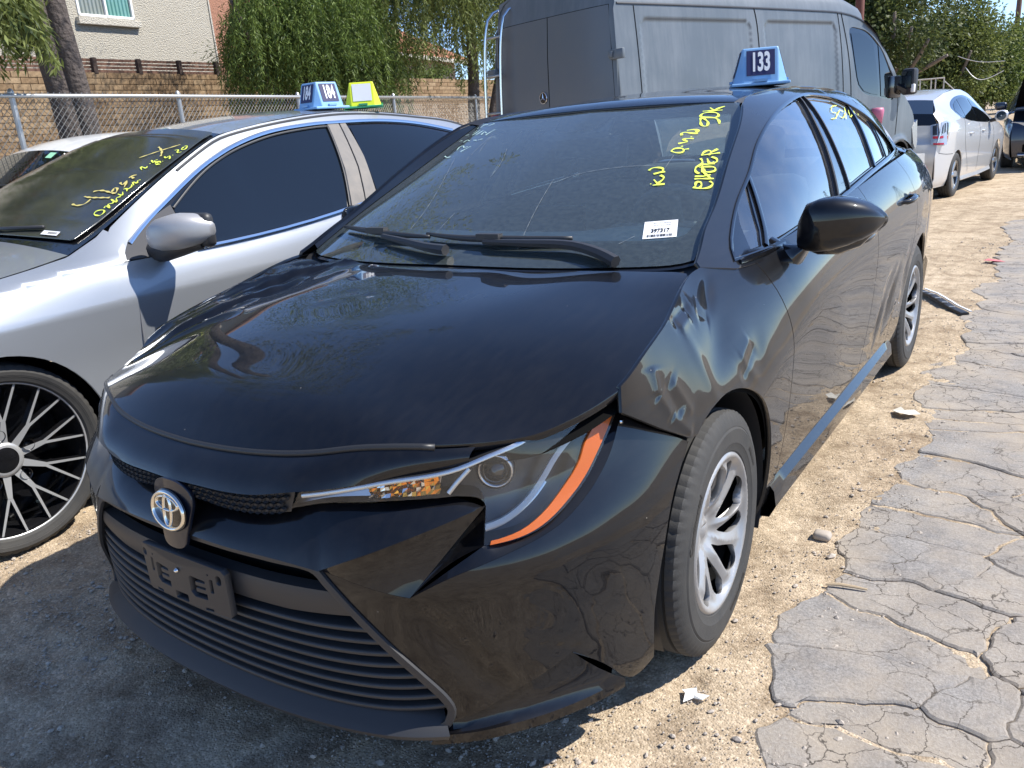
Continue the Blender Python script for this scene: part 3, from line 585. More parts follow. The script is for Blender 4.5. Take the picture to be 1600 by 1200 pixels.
# ---- windscreen
WZ = Spl([0,.3,.55,.72], [0,.2,.45,.68,1.05], [[.938,.928,.897,.86],[1.034,1.024,.999,.965],[1.150,1.141,1.115,1.075],[1.249,1.240,1.212,1.165],[1.392,1.385,1.364,1.31]])
def WSC(x, y, off=0.): x = np.asarray(x, float); y = np.asarray(y, float); return np.stack([x, y-off*.4, WZ(np.abs(x), y)+off], 1)
wr = np.vstack([spl([(0,.055),(.3,.07),(.5,.11),(.66,.17),(.705,.205)], 24), spl([(.705,.211),(.69,.326),(.672,.45),(.63,.677),(.55,1.019)], 26)[1:], spl([(.55,1.019),(.53,1.025),(.4,1.01),(.2,.998),(0,.995)], 16)[1:]])
ws_ol = chain(wr, (wr*[-1,1])[::-1])
trimmed('windscreen', WSC, ws_ol, M['wind'], car, h=.04, flange=0)
wi = np.vstack([spl([(0,.175),(.3,.19),(.5,.225),(.61,.26),(.645,.30)], 20), spl([(.650,.31),(.650,.40),(.622,.62),(.535,.945)], 16)[1:], spl([(.535,.945),(.50,.963),(.4,.958),(.14,.955),(.12,.95),(.09,.86),(.05,.835),(0,.83)], 20)[1:]])
wi_ol = chain(wi, (wi*[-1,1])[::-1])
trimmed('windscreen_frit', lambda x, y: WSC(x, y, -.004), shrink(ws_ol, -.012), M['gloss'], car, holes=[wi_ol], h=.05, flange=0)
we3 = WSC(*np.array([(.705,.211),(.69,.326),(.672,.45),(.63,.677),(.55,1.019)]).T)
ge3 = onup(spl(ws_e[1:], 24))
gridobj('pillar_trim', ruled(spl(we3, 24)+[0,0,.002], ge3, 24, 3), M['gloss'], car, both=True)
# cowl and wipers
cw0 = [(x, y, float(HZ([abs(x)],[y])[0])-.018) for x, y in np.vstack([(spl(edge_r, 20)*[-1,1]), spl(edge_r, 20)[::-1][1:]])]
cw1 = [(q[0], q[1]+.10, float(WZ([abs(q[0])],[q[1]+.10])[0])-.006) for q in cw0]
gridobj('cowl_panel', ruled(np.array(cw0), np.array(cw1), 40, 4, bulge=(0,0,-.012)), M['plastic'], car)
def wiper(P, thick=.011):
    P = np.array(P, float); z = WZ(np.abs(P[:,0]), P[:,1])+.018; Q = np.c_[P, z]
    b = MB(); b.tube(spl(Q, 18), [thick*(.55+.45*math.sin(math.pi*i/17)) for i in range(18)], 6); a = b.build('wiper', M['plastic'], car, smooth=True)
    return a, Q
for bl_p, arm_p in (([(-.16,.175),(0,.150),(.20,.158),(.36,.178)], [(.53,.105),(.47,.125),(.38,.140),(.22,.132),(.09,.128)]), ([(-.63,.285),(-.48,.225),(-.30,.180),(-.14,.160)], [(-.02,.085),(-.10,.098),(-.20,.125),(-.34,.165)])):
    w_, Q = wiper(bl_p); A = np.array(spl(arm_p, 16)); Z_ = WZ(np.abs(A[:,0]), A[:,1])+.024; b = MB(); b.tube(np.c_[A, Z_], [.017-.009*k/15 for k in range(16)], 7); m_ = spl(bl_p, 5)[2]; b.box((m_[0], m_[1]-.006, float(WZ([abs(m_[0])],[m_[1]])[0])+.026), (.08,.024,.018)); b.build('wiper_arm', M['plastic'], w_, angle=50)
# ---- front bumper cover: surface B(u, z), u runs round from the middle to the wheel arch
PL2 = np.array([(0,-.915),(.15,-.911),(.30,-.896),(.42,-.872),(.52,-.838),(.62,-.775),(.71,-.685),(.78,-.565),(.825,-.44),(.85,-.34),(.872,-.20)])
PLU = np.array([(0,-.90),(.15,-.894),(.30,-.872),(.42,-.835),(.52,-.785),(.62,-.71),(.71,-.605),(.775,-.49),(.815,-.40),(.84,-.31),(.862,-.20)])
bus = np.linspace(0,1,11); bzs = [.10,.17,.24,.36,.46,.55,.60,.66,.72,.80]
IEX = np.clip((np.linspace(0,1,11)-.50)/.3, 0, 1)
def lev(m, i, k=0):
    P = PL2*(1-m)+PLU*m; t = np.gradient(P, axis=0); n = np.stack([-t[:,1], t[:,0]], 1); n /= np.linalg.norm(n, axis=1)[:,None]; return P+n*(i+k*IEX)[:,None]
BT = [lev(m, i, k) for m, i, k in zip([0,0,0,0,0,.03,.45,1,1.05,1.1], [.04,.006,0,-.004,-.003,0,0,0,.004,.012], [0,0,0,0,-.004,-.002,.004,.016,.034,.062])]
BXS = Spl(bus, bzs, [t[:,0] for t in BT]); BYS = Spl(bus, bzs, [t[:,1] for t in BT])
def BUMP(off=0., f=None):
    def g(u, z):
        u = np.asarray(u, float); z = np.asarray(z, float); x = BXS(u, z); y = BYS(u, z); e = 1e-3
        tx = BXS(u+e, z)-BXS(u-e, z); ty = BYS(u+e, z)-BYS(u-e, z); l = np.hypot(tx, ty)+1e-9
        o = off if f is None else off+f(u, z)
        return np.stack([x+ty/l*o, y-tx/l*o, z], 1)
    return g
def bp(P, off=0.): P = np.array(P, float); return BUMP(off)(P[:,0], P[:,1])
ridge = [(.262,.549),(.3394,.5845),(.4227,.6188),(.4775,.6387),(.5273,.6548)]
R2 = [(.4346,.5039),(.4965,.5379),(.5522,.5578),(.5886,.5694),(.6338,.5835),(.6620,.5970),(.694,.6259),(.725,.6599),(.7843,.7151),(.8194,.7472)]
hlb_in = [(.1945,.6509),(.2638,.6718),(.3738,.6766),(.4848,.6772),(.5198,.6663),(.5320,.655)]
hlb_out = [(.5441,.5854),(.6081,.5873),(.6414,.6008),(.6738,.631),(.7267,.6894),(.8134,.7479)]
joint = [(.8194,.7472),(.8725,.7164),(.941,.6772),(.999,.6387)]
archb = [(.999,.6387),(.9593,.5925),(.9293,.545),(.8912,.4274),(.8690,.3131),(.8655,.2443),(.8654,.185)]
bcover = empty('front_bumper_holder') if False else None
fw = [(.0,.5565),(.0967,.5560),(.1723,.5552),(.2538,.5482),(.2794,.5218),(.3303,.4595),(.3814,.3998),(.4282,.3414),(.4705,.2738),(.4790,.2457),(.4700,.215)]
def mirG(G): return G
def pz(a, b): return bp(spl(a, 30), b)
# upper band between grille strip / lamps and the ridge line
up_top = bp(spl([(.0,.6225),(.0106,.6227),(.0658,.6166),(.122,.6182),(.1678,.631),(.1744,.6349),(.243,.6586),(.3551,.665),(.4711,.6676),(.5072,.6573),(.5250,.650)], 60))
up_top[:,1] += .03*np.clip((60-np.arange(60))/8., 0, 1)
up_bot = bp(np.vstack([spl([(.0,.566),(.0267,.5661),(.1071,.5640),(.1816,.5636),(.2627,.5552)], 22), spl(ridge, 39)[1:]]), .004+np.r_[np.zeros(22), .015*np.sin(np.linspace(0,math.pi,38))]); up_bot[:,1] -= .012*np.clip((30-np.arange(60))/9., 0, 1)
band = ruled(up_bot, up_top, 60, 8, bulge=(0,-.006,.002))
# main face: frame side, ridge, pocket vertex, ledge line, arch, lower edge
Vp = (.4346,.5039)
def notch(u, z): return .0*u
main = chain(spl(fw[3:], 30), spl([(.4700,.215),(.52,.233),(.5971,.2736),(.6759,.3125)], 14), spl([(.6759,.3125),(.7264,.2553),(.7658,.1956)], 10), spl([(.7658,.1956),(.8065,.1641),(.8654,.185)], 8), spl(archb[::-1], 24), spl(joint[::-1], 16), spl(R2[::-1], 40), [Vp], spl([(.4346,.5039),(.348,.5265),(.262,.549)], 24))
def corner_shape(u, z):
    # a soft fold runs from the pocket's point down the corner, and scuffs near the lower edge
    a = (u-.4346)-(.5039-z)*.55
    return -.010*np.exp(-(a/.03)**2)*np.clip((.5039-z)/.12, 0, 1)*np.clip((z-.22)/.08, 0, 1)+.0015*np.sin(60*u+25*z)*gs(u,z,.66,.44,.12,.06,.3)-.003*gs(u,z,.66,.33,.06,.012,-.6)
def bump_main(u, z): return BUMP(0., corner_shape)(u, z)
bumper = None
for mir in both:
    o = trimmed('bumper_cover', bump_main, main, BP, car, h=.012, gap=.0005, flange=.010, asp=.62, mirror=mir, out=1)
    sgn = np.array([-1 if mir else 1,1,1])
    G = [band*sgn]
    # triangle between ridge and pocket
    v3 = bp([Vp], 0.)[0]; hin = bp([(.5273,.6548)], .002)[0]; hin2 = bp([(.5430,.5854)], -.004)[0]
    t1 = ruled(bp(spl(ridge, 24), .004+.015*np.sin(np.linspace(0,math.pi,24))), bp(spl([(.262,.549),(.348,.5265),(.4346,.5039)], 24), 0.), 24, 8)
    t1 = np.concatenate([t1[:,:], ], 0)
    # the right-hand side of t1 runs from the ridge end to the pocket point
    pk_in = np.array(spl([v3, (v3+hin)/2+[-.004,.008,0], hin], 12)); pk_out = np.array(spl([v3, (v3+hin2)/2+[-.006,.022,.006], hin2], 12))
    mid = (pk_in+pk_out)/2+np.array([-.018,.030,.0])*np.linspace(0,1,12)[:,None]
    pocket = np.array([pk_in, (pk_in+mid)/2+np.array([-.006,.010,0])*np.linspace(0,1,12)[:,None], mid, (pk_out+mid)/2+np.array([-.003,.006,0])*np.linspace(0,1,12)[:,None], pk_out])
    r2 = bp(spl(R2, 40), 0.); hb_ = np.vstack([spl([v3, hin2], 14), bp(spl(hlb_out, 27), -.014)[1:]]); hb_ = spl(hb_, 40)
    ledge = ruled(r2, hb_, 40, 6)
    gridobj('bumper_crease', [g*sgn for g in (t1, pocket, ledge)], BP, car, angle=28, flip=mir)
    gridobj('bumper_band', [band*sgn], BP, car, flip=mir, angle=50)
    # lower body-colour step behind the lip and its dark underside
    lo0 = bp(spl([(.4700,.213),(.52,.231),(.5971,.2716),(.6759,.3105)], 20), -.012); lo1 = bp(spl([(.44,.195),(.52,.196),(.5724,.200),(.6451,.200),(.7006,.198),(.7658,.1946)], 20), .012)
    lo2 = lo1-[0,0,.022]; lo3 = bp(spl([(.44,.13),(.60,.13),(.7658,.14)], 20), -.08)
    gridobj('bumper_step', [np.array([lo3, lo2, lo1]), ruled(lo1, lo0, 20, 5, bulge=(0,.004,-.012))], BP, car, angle=30, flip=mir).scale = (sgn[0],1,1)
    f0 = bp(spl([(.6759,.3125),(.7264,.2553),(.7658,.1956)], 12), .001); f1 = f0+[-.035,.05,.0]; gridobj('air_deflector', ruled(f0, f1, 12, 3), BP, car).scale = (sgn[0],1,1)
    ae = bp(spl(archb, 24), 0.); ai = ae+np.array([-.05,.012,0]); gridobj('bumper_edge', ruled(ae, ai, 24, 3), BP, car).scale = (sgn[0],1,1)
    # screw on the wing-to-bumper seam
    sc = bp([(.815,.735)], .001)[0]*sgn; b = MB(); b.lathe([(0,.004),(.004,.004),(.006,.0)], 10, 'x', sc); b.build('screw', M['chrome'], car)
# cover panel between hood edge and grille strip
cp_t = np.array([(x, y, float(HZ([x],[y])[0])-.006) for x, y in spl(edge_f[:9], 44)]); 
cp_b = np.array(spl([(0,-.921,.684),(.079,-.917,.684),(.167,-.912,.684),(.244,-.902,.688),(.331,-.882,.702),(.375,-.862,.705),(.43,-.828,.710),(.50,-.775,.717),(.57,-.722,.722),(.615,-.683,.729)], 44))
gridobj('hood_nose_panel', [ruled(cp_b, cp_t, 44, 8, bulge=(0,-.008,.004)), ruled(cp_b+[0,.02,.0], cp_b, 44, 2)], BP, car, both=True, angle=30)
# ---- honeycomb strip
s_t = np.array(spl([(0,-.916,.688),(.079,-.913,.688),(.167,-.908,.688),(.244,-.898,.692),(.331,-.877,.703)], 40)); s_b = np.array(spl([(0,-.908,.640),(.075,-.908,.644),(.15,-.902,.637),(.23,-.893,.638),(.305,-.876,.648)], 40))
strip = gridobj('upper_grille', ruled(s_b+[0,.012,0], s_t+[0,.012,0], 40, 4), M['plastic'], car, both=True)
def on_strip(u, v, off=0.):
    i = np.clip(u, 0, 1)*39; k = int(min(38, i)); w = i-k; a = s_b[k]*(1-w)+s_b[k+1]*w; c = s_t[k]*(1-w)+s_t[k+1]*w; q = a*(1-v)+c*v; return q+np.array([0,.010-off,0])
hx = MB()
for sgn in (1,-1):
    for r in range(4):
        for c in range(14):
            u0 = .17+(c+.5*(r % 2))*.0595; v0 = .13+r*.25
            if u0 > .97: continue
            ring = []
            for rr, of in ((1.0,.002),(.82,.009),(.58,.004)):
                ring.append([on_strip(u0+.036*rr*math.cos(math.pi/3*k+math.pi/6)*1.0, min(.99, max(.01, v0+.15*rr*math.sin(math.pi/3*k+math.pi/6))), of)*[sgn,1,1] for k in range(6)])
            V = [q for R in ring for q in R]; F = [(a*6+k, a*6+(k+1) % 6, (a+1)*6+(k+1) % 6, (a+1)*6+k) for a in range(2) for k in range(6)]
            hx.add(V, F+[tuple(range(12,18))])
tag(hx.build('honeycomb', M['plastic'], strip), kind='stuff')
# ---- emblem and its shield
sh = chain(spl([(0,.686),(.028,.682),(.052,.665),(.058,.640),(.050,.608),(.038,.568),(.030,.541),(.015,.534),(0,.533)], 30)); sh = chain(sh, (sh*[-1,1])[::-1])
def SHIELD(x, z): x = np.asarray(x, float); z = np.asarray(z, float); return np.stack([x, -.918-.012*np.exp(-((z-.60)/.06)**2)+.9*x*x+.10*(z-.62)*(z > .62), z], 1)
def SH2(x, z): q = SHIELD(np.asarray(x)*.5, z); return np.stack([np.asarray(x, float), -.934+2.2*np.asarray(x, float)**2+.10*(np.asarray(z, float)-.62), np.asarray(z, float)], 1)
shield = trimmed('emblem_shield', SH2, [(x*1.12, z) for x, z in sh], M['plastic'] if False else mat('satin_navy_trim', (.006,.009,.02), .3, coat=.4), car, h=.012, out=1)
emb = empty('emblem'); emb.parent = car; emb.location = (0,-.9385,.618); emb.rotation_euler = (math.radians(-6),0,0)
b = MB(); b.lathe([(0,.001),(.052,.001),(.055,-.002)], 40, 'z'); 
def xz(V): return [(v[0]*1.06, -v[2], v[1]*.86) for v in V]
b.V = xz(b.V); b.build('emblem_backing', M['gloss'], emb, smooth=True)
def oval(cx, cz, rx, rz, w0, w1, n=48, dy=-.004):
    V = []; F = []
    for i in range(n):
        a = 2*math.pi*i/n; w = w0+(w1-w0)*abs(math.sin(a)); 
        for k, (dr, yy) in enumerate(((-w/2, dy+.003),(-w*.25, dy-.0015),(w*.25, dy-.0015),(w/2, dy+.003))): V.append((cx+(rx+dr)*math.cos(a), yy, cz+(rz+dr)*math.sin(a)))
    F = [(i*4+k, ((i+1) % n)*4+k, ((i+1) % n)*4+k+1, i*4+k+1) for i in range(n) for k in range(3)]
    return V, F
mc = mat('emblem_metal', (.78,.76,.70), .16, 1)
eb = MB(); eb.add(*oval(0,0,.054,.0405,.007,.009)); eb.add(*oval(0,.0165,.037,.0150,.0075,.0055)); eb.add(*oval(0,.0015,.0125,.0345,.0055,.0065)); eb.build('emblem_rings', mc, emb, smooth=True)
# ---- grille frame and lower grille
fl = chain(spl(fw, 46)); 
bot_l = [(.4700,.215),(.445,.2),(.3868,.196),(.2942,.196),(.1807,.196),(.09,.196),(0,.196)]
frame_pts = bp(np.vstack([spl(fw, 60), spl(bot_l, 30)[1:]]), .0)
fn = np.array([(0,-1,0)]*len(frame_pts)); sweep('grille_frame', frame_pts, .018, .007, M['plastic'], car, N=[(q[0]*.6,-1,.1) for q in frame_pts], both=True)
sp = np.vstack([spl(fw, 50)])
gridobj('grille_backing', np.array([bp(np.linspace([0,z],[min(.47, float(np.interp(z, [.2,.24,.27,.34,.40,.46,.52,.55],[.45,.475,.47,.425,.38,.33,.28,.25])))-.004,z],40), -.055) for z in np.linspace(.2,.552,14)]), M['dark'], car, both=True)
def lim(z): return float(np.interp(z, [.2,.2457,.2738,.3414,.3998,.4595,.5218,.5482,.556],[.462,.477,.468,.426,.379,.328,.277,.250,.236]))
# rim between the frame and the recessed parts
e0 = bp(spl(fw, 60), -.002); e1 = bp(spl(fw, 60), -.05); gridobj('grille_rim', ruled(e0, e1, 60, 3), M['plastic'], car, both=True)
# plain middle band, ends bend up to the frame
mb = [bp([(u*lim(z), z) for u in np.linspace(0,1,46)], o) for z, o in ((.437,-.022),(.44,-.008),(.455,-.004),(.485,-.003),(.497,-.006),(.502,-.03))]
for k in range(len(mb)): 
    mb[k][:,2] += .030*np.clip(np.linspace(0,1,46)-.55,0,1)*(1 if k < 3 else .3)
gridobj('grille_band', np.array(mb), M['plastic'], car, both=True, angle=35)
# thin bar across the upper slot
b = MB()
for sgn in (1,-1): b.tube(bp([(u*lim(.528)*.97, .527) for u in np.linspace(0,1,24)], -.030)*[sgn,1,1], .0035, 5)
b.build('grille_bar', M['plastic'], car, smooth=True)
for u in (.10,.18,.30,.38):
    for sgn in (1,-1):
        pass
# lower slats
nz = 8
for k in range(nz):
    z = .236+k*.0255; L = lim(z)-.002; d = .0
    U = np.linspace(0, L, 44); bow = .012*np.clip((U/L-.45)/.55,0,1)**2*(1-k/nz*.3)
    def row(o, dz): P = bp(np.c_[U, np.full(44, z)], o); P[:,2] += dz+bow; return P
    gridobj('grille_slat', [np.array([row(-.050,-.002), row(-.012,-.0065), row(-.0085,-.003), row(-.0085,.003), row(-.013,.006), row(-.05,.006)])], M['plastic'], car, both=True, angle=60)
# chin lip
lp = [(0,.2874),(.077,.2874),(.1897,.2868)]
li = bp([(u, .243) for u in np.linspace(0,.462,44)], -.030); lm_ = bp([(u, .213) for u in np.linspace(0,.470,44)], .010); lo_ = bp([(u, .200) for u in np.linspace(0,.473,44)], .022); lu_ = bp([(u, .186) for u in np.linspace(0,.470,44)], .016); lb_ = bp([(u, .165) for u in np.linspace(0,.46,44)], -.05)
li[:,2] += np.r_[np.zeros(36), np.linspace(0,-.014,8)]
gridobj('chin_lip', [np.array([lb_, lu_, lo_, lm_, li])], M['plastic'], car, both=True, angle=35)
# underside tray closes the view below the bumper
b = MB(); U = np.linspace(0,.76,24); e = bp(np.c_[U, np.full(24,.17)], -.02); pts = [tuple(q*[-1,1,1]) for q in e[::-1]]+[tuple(q) for q in e[1:]]+[(.62,-.1,.17),(-.62,-.1,.17)]
b.add(pts, [tuple(range(len(pts)))]); b.build('under_tray', M['dark'], car)
b = MB(); b.box((0,1.4,.20), (1.36,2.9,.04)); b.build('floor_pan', M['dark'], car)
# ---- plate bracket with punched slots
def rrect(cx, cz, w, h, r=.004, n=4): return [(cx+sx*(w/2-r)+r*math.cos(a), cz+sz_*(h/2-r)+r*math.sin(a)) for sx, sz_, a0 in ((1,1,0),(-1,1,90),(-1,-1,180),(1,-1,270)) for a in [math.radians(a0+90*k/n) for k in range(n+1)]]
holes = [rrect(sx*.062, .478-.030, .050, .052, .009) for sx in (-1,1)]
ecomb = lambda sx: [(sx*.062-.026,.474),(sx*.062-.020,.478),(sx*.062+.024,.474),(sx*.062+.024,.468),(sx*.062-.006,.468),(sx*.062-.006,.459),(sx*.062+.024,.459),(sx*.062+.024,.453),(sx*.062-.006,.453),(sx*.062-.006,.444),(sx*.062+.026,.444),(sx*.062+.026,.430),(sx*.062-.014,.430),(sx*.062-.026,.440)]
holes = [ecomb(-1), ecomb(1), rrect(0,.418,.046,.018,.003), rrect(-.105,.466,.011,.032,.002), rrect(.105,.466,.011,.032,.002), rrect(-.135,.488,.018,.018,.0088,6), rrect(.128,.484,.015,.022,.007,6), rrect(-.088,.408,.026,.006,.002), rrect(.088,.408,.026,.006,.002), rrect(-.098,.492,.005,.005,.0024), rrect(.098,.492,.005,.005,.0024)]
hol_ol = [(-.147,.505),(-.143,.508),(.138,.508),(.147,.499),(.150,.404),(.146,.399),(-.128,.399),(-.137,.405)]
pb = trimmed('plate_bracket', lambda x, z: np.stack([np.asarray(x, float), -.948+.55*np.asarray(x, float)**2-.03*(.455-np.asarray(z, float)), np.asarray(z, float)], 1), hol_ol, M['plastic'], car, holes=holes, h=.02, flange=.016)
b = MB(); b.lathe([(0,-.006),(.0035,-.005),(.0055,0)], 14, 'x', (0,0,0)); b.V = [(v[1], v[0]-.9495, v[2]+.481) for v in b.V]; b.build('screw', M['chrome'], pb, smooth=True)
# ---- headlamps
hl_top = spl([(.1945,.6509),(.205,.676),(.2197,.6894),(.2764,.7029),(.3822,.7183),(.4892,.7312),(.5438,.7479),(.5995,.7601),(.6404,.7761),(.7281,.7877),(.8690,.7999)], 50)
hl_ol = chain(spl([(.1945,.6509),(.2638,.6718),(.3738,.6766),(.4848,.6772)], 26), spl([(.4848,.6772),(.5198,.6663),(.5300,.650)], 8), [(.5430,.5854)], spl([(.5441,.5854),(.6081,.5873),(.6414,.6008),(.6738,.631),(.7267,.6894),(.8120,.7475)], 30), [(.8690,.7999)], hl_top[::-1])
strip_u = lambda P: bp(P)
for mir in both:
    sgn = np.array([-1 if mir else 1,1,1])
    hl = trimmed('headlight', BUMP(-.050), shrink(hl_ol, .004), M['lamp_inner'], car, h=.02, flange=0, asp=.62, mirror=mir)
    trimmed('lamp_lens', BUMP(-.006, lambda u, z: .004*gs(u, z, .6, .7, .1, .1)), hl_ol, M['clear'], hl, h=.02, flange=0, asp=.62, mirror=mir)
    # walls of the housing
    o0 = bp(hl_ol, -.007); o1 = bp(shrink(hl_ol, .004), -.05); G = np.array([np.vstack([o0, o0[:1]]), np.vstack([o1, o1[:1]])]); gridobj('lamp_wall', [G*sgn], M['lamp_inner'], hl, flip=mir)
    # amber side reflector along the outer edge
    am = chain(spl([(.5514,.5870),(.6048,.5922),(.6338,.6053),(.6663,.6374),(.7179,.6952),(.7960,.7540)], 30), spl([(.7960,.7540),(.770,.7585),(.7300,.7465)], 6), spl([(.7300,.7465),(.6990,.7233),(.6770,.6900),(.6450,.6507),(.6215,.6200),(.5965,.6020),(.5650,.5945),(.5510,.5935)], 24))
    trimmed('side_reflector', BUMP(.0005), am, M['amber'], hl, h=.012, flange=.01, asp=.62, mirror=mir)
    # bright light guide beside it
    dr = bp(spl([(.5401,.6105),(.5698,.6182),(.5955,.6381),(.6173,.6708),(.6442,.7061),(.6822,.735),(.7507,.762),(.8327,.7903)], 30), -.018)*sgn
    sweep('light_guide', dr, .013, .006, M['white_plastic'], hl, N=(sgn[0]*.6,-.8,.2))
    dr2 = bp(spl([(.5415,.6060),(.5706,.6140),(.5990,.6350),(.6220,.6650)], 16), -.02)*sgn; sweep('light_guide', dr2, .010, .005, M['dull_chrome'], hl, N=(sgn[0]*.6,-.8,.2))
    # chrome trim along the upper edge and the slim inner strip
    tp = bp(spl([(.225,.6811),(.3739,.7107),(.4828,.7248),(.5375,.7409),(.5927,.7537),(.6329,.7692),(.7152,.7800),(.8413,.7955)], 40), -.012)*sgn; sweep('lamp_brow', tp, .010, .006, M['dull_chrome'], hl, N=(sgn[0]*.5,-.85,.3))
    ist = [bp(spl(P, 20), o)*sgn for P, o in (([(.205,.657),(.27,.677),(.37,.682),(.46,.684)], -.022), ([(.210,.668),(.275,.688),(.375,.696),(.465,.703)], -.026), ([(.218,.682),(.28,.698),(.38,.712),(.47,.722)], -.020))]
    gridobj('turn_lens', [np.array(ist)], M['dull_chrome'], hl, flip=mir)
    fr_ = random.Random(9); tb = MB()
    for a in range(16):
        for c in range(4):
            u0, u1, v0, v1 = a/16, (a+1)/16, c/4, (c+1)/4
            q = [(.345+.118*u, (.680+.003*u)*(1-v)+(.706+.012*u)*v) for u, v in ((u0,v0),(u1,v0),(u1,v1),(u0,v1))]
            tb.k = 0 if fr_.random() < .35+.6*u0 else 1
            P_ = bp(q, -.013)*sgn; P_[:,1] += np.array([fr_.uniform(-.0035,.0035) for _ in range(4)]); tb.add(P_, [(0,1,2,3) if not mir else (3,2,1,0)])
    tag(tb.build('turn_signal_glint', [bpy.data.materials.get('amber_glint_facet') or mat('amber_glint_facet', (.95,.36,.04), .12, .85), M['chrome']], hl), kind='stuff')  # amber signal facets, mixed with chrome to put a sunlit sparkle in
    dv = bp([(.475,.682),(.488,.700),(.51,.725)], -.012)*sgn; sweep('lamp_divider', dv, .010, .006, M['dull_chrome'], hl, N=(sgn[0]*.5,-.85,.2))
    # projector
    pc = bp([(.5520,.7000)], -.038)[0]*sgn; b = MB(); b.lathe([(0,.016),(.012,.014),(.022,.007),(.027,-.002)], 28, 'x'); b2 = MB(); b2.lathe([(.027,-.006),(.029,.006),(.036,.006),(.038,-.02)], 28, 'x')
    R = Matrix.Rotation(math.atan2(-.85, sgn[0]*.5), 3, 'Z')
    for bb, nm, mm in ((b, 'projector_lens', M['darkglass']), (b2, 'projector_ring', M['dull_chrome'])):
        bb.V = [tuple(R @ Vector(v)+Vector(pc)) for v in bb.V]; bb.build(nm, mm, hl, smooth=True)
# ---- wheels
def tyre(name, R, rim, w, parent, grooves=(-.058,-.02,.02,.058), blocks=72, ribs=True):
    """tyre about the x axis, outer face towards +x, centred on x=0"""
    prof = [(rim-.006, -w*.40),(rim+.004, -w*.46),(rim+.02, -w*.485),((R+rim)/2, -w*.5),(R-.030, -w*.475),(R-.012, -w*.435)]
    xs = []
    for g in grooves: xs += [(R-.001*abs(g)/.06, g*w/.205-.005),(R-.009, g*w/.205-.0035),(R-.009, g*w/.205+.0035),(R-.001*abs(g)/.06, g*w/.205+.005)]
    prof += [(R-.004, -w*.40)]+xs+[(R-.004, w*.40)]
    prof += [(R-.012, w*.435),(R-.030, w*.475),(R-.042, w*.486),(R-.044, w*.4835),((R+rim)/2+.006, w*.5),(rim+.026, w*.492),(rim+.022, w*.482),(rim+.006, w*.463),(rim-.004, w*.42),(rim-.012, w*.36)]
    n = blocks*3; m = len(prof); V = []; F = []
    ish = [i for i, (r, x) in enumerate(prof) if r > R-.02 and abs(x) > w*.37]
    for i in range(n):
        a = 2*math.pi*i/n; ca, sa = math.cos(a), math.sin(a); cut = i % 3 == 0
        for k, (r, x) in enumerate(prof):
            if cut and k in ish: r -= .0042
            V.append((x, r*ca, r*sa))
    for i in range(n):
        for k in range(m-1): F.append((i*m+k, i*m+k+1, ((i+1) % n)*m+k+1, ((i+1) % n)*m+k))
    return pyobj(name, V, [q[::-1] for q in F], M['rubber'], parent, True, angle=20)
def polar(pts, a): c, s = math.cos(a), math.sin(a); return [(r*math.cos(t+a), r*math.sin(t+a)) for r, t in pts]
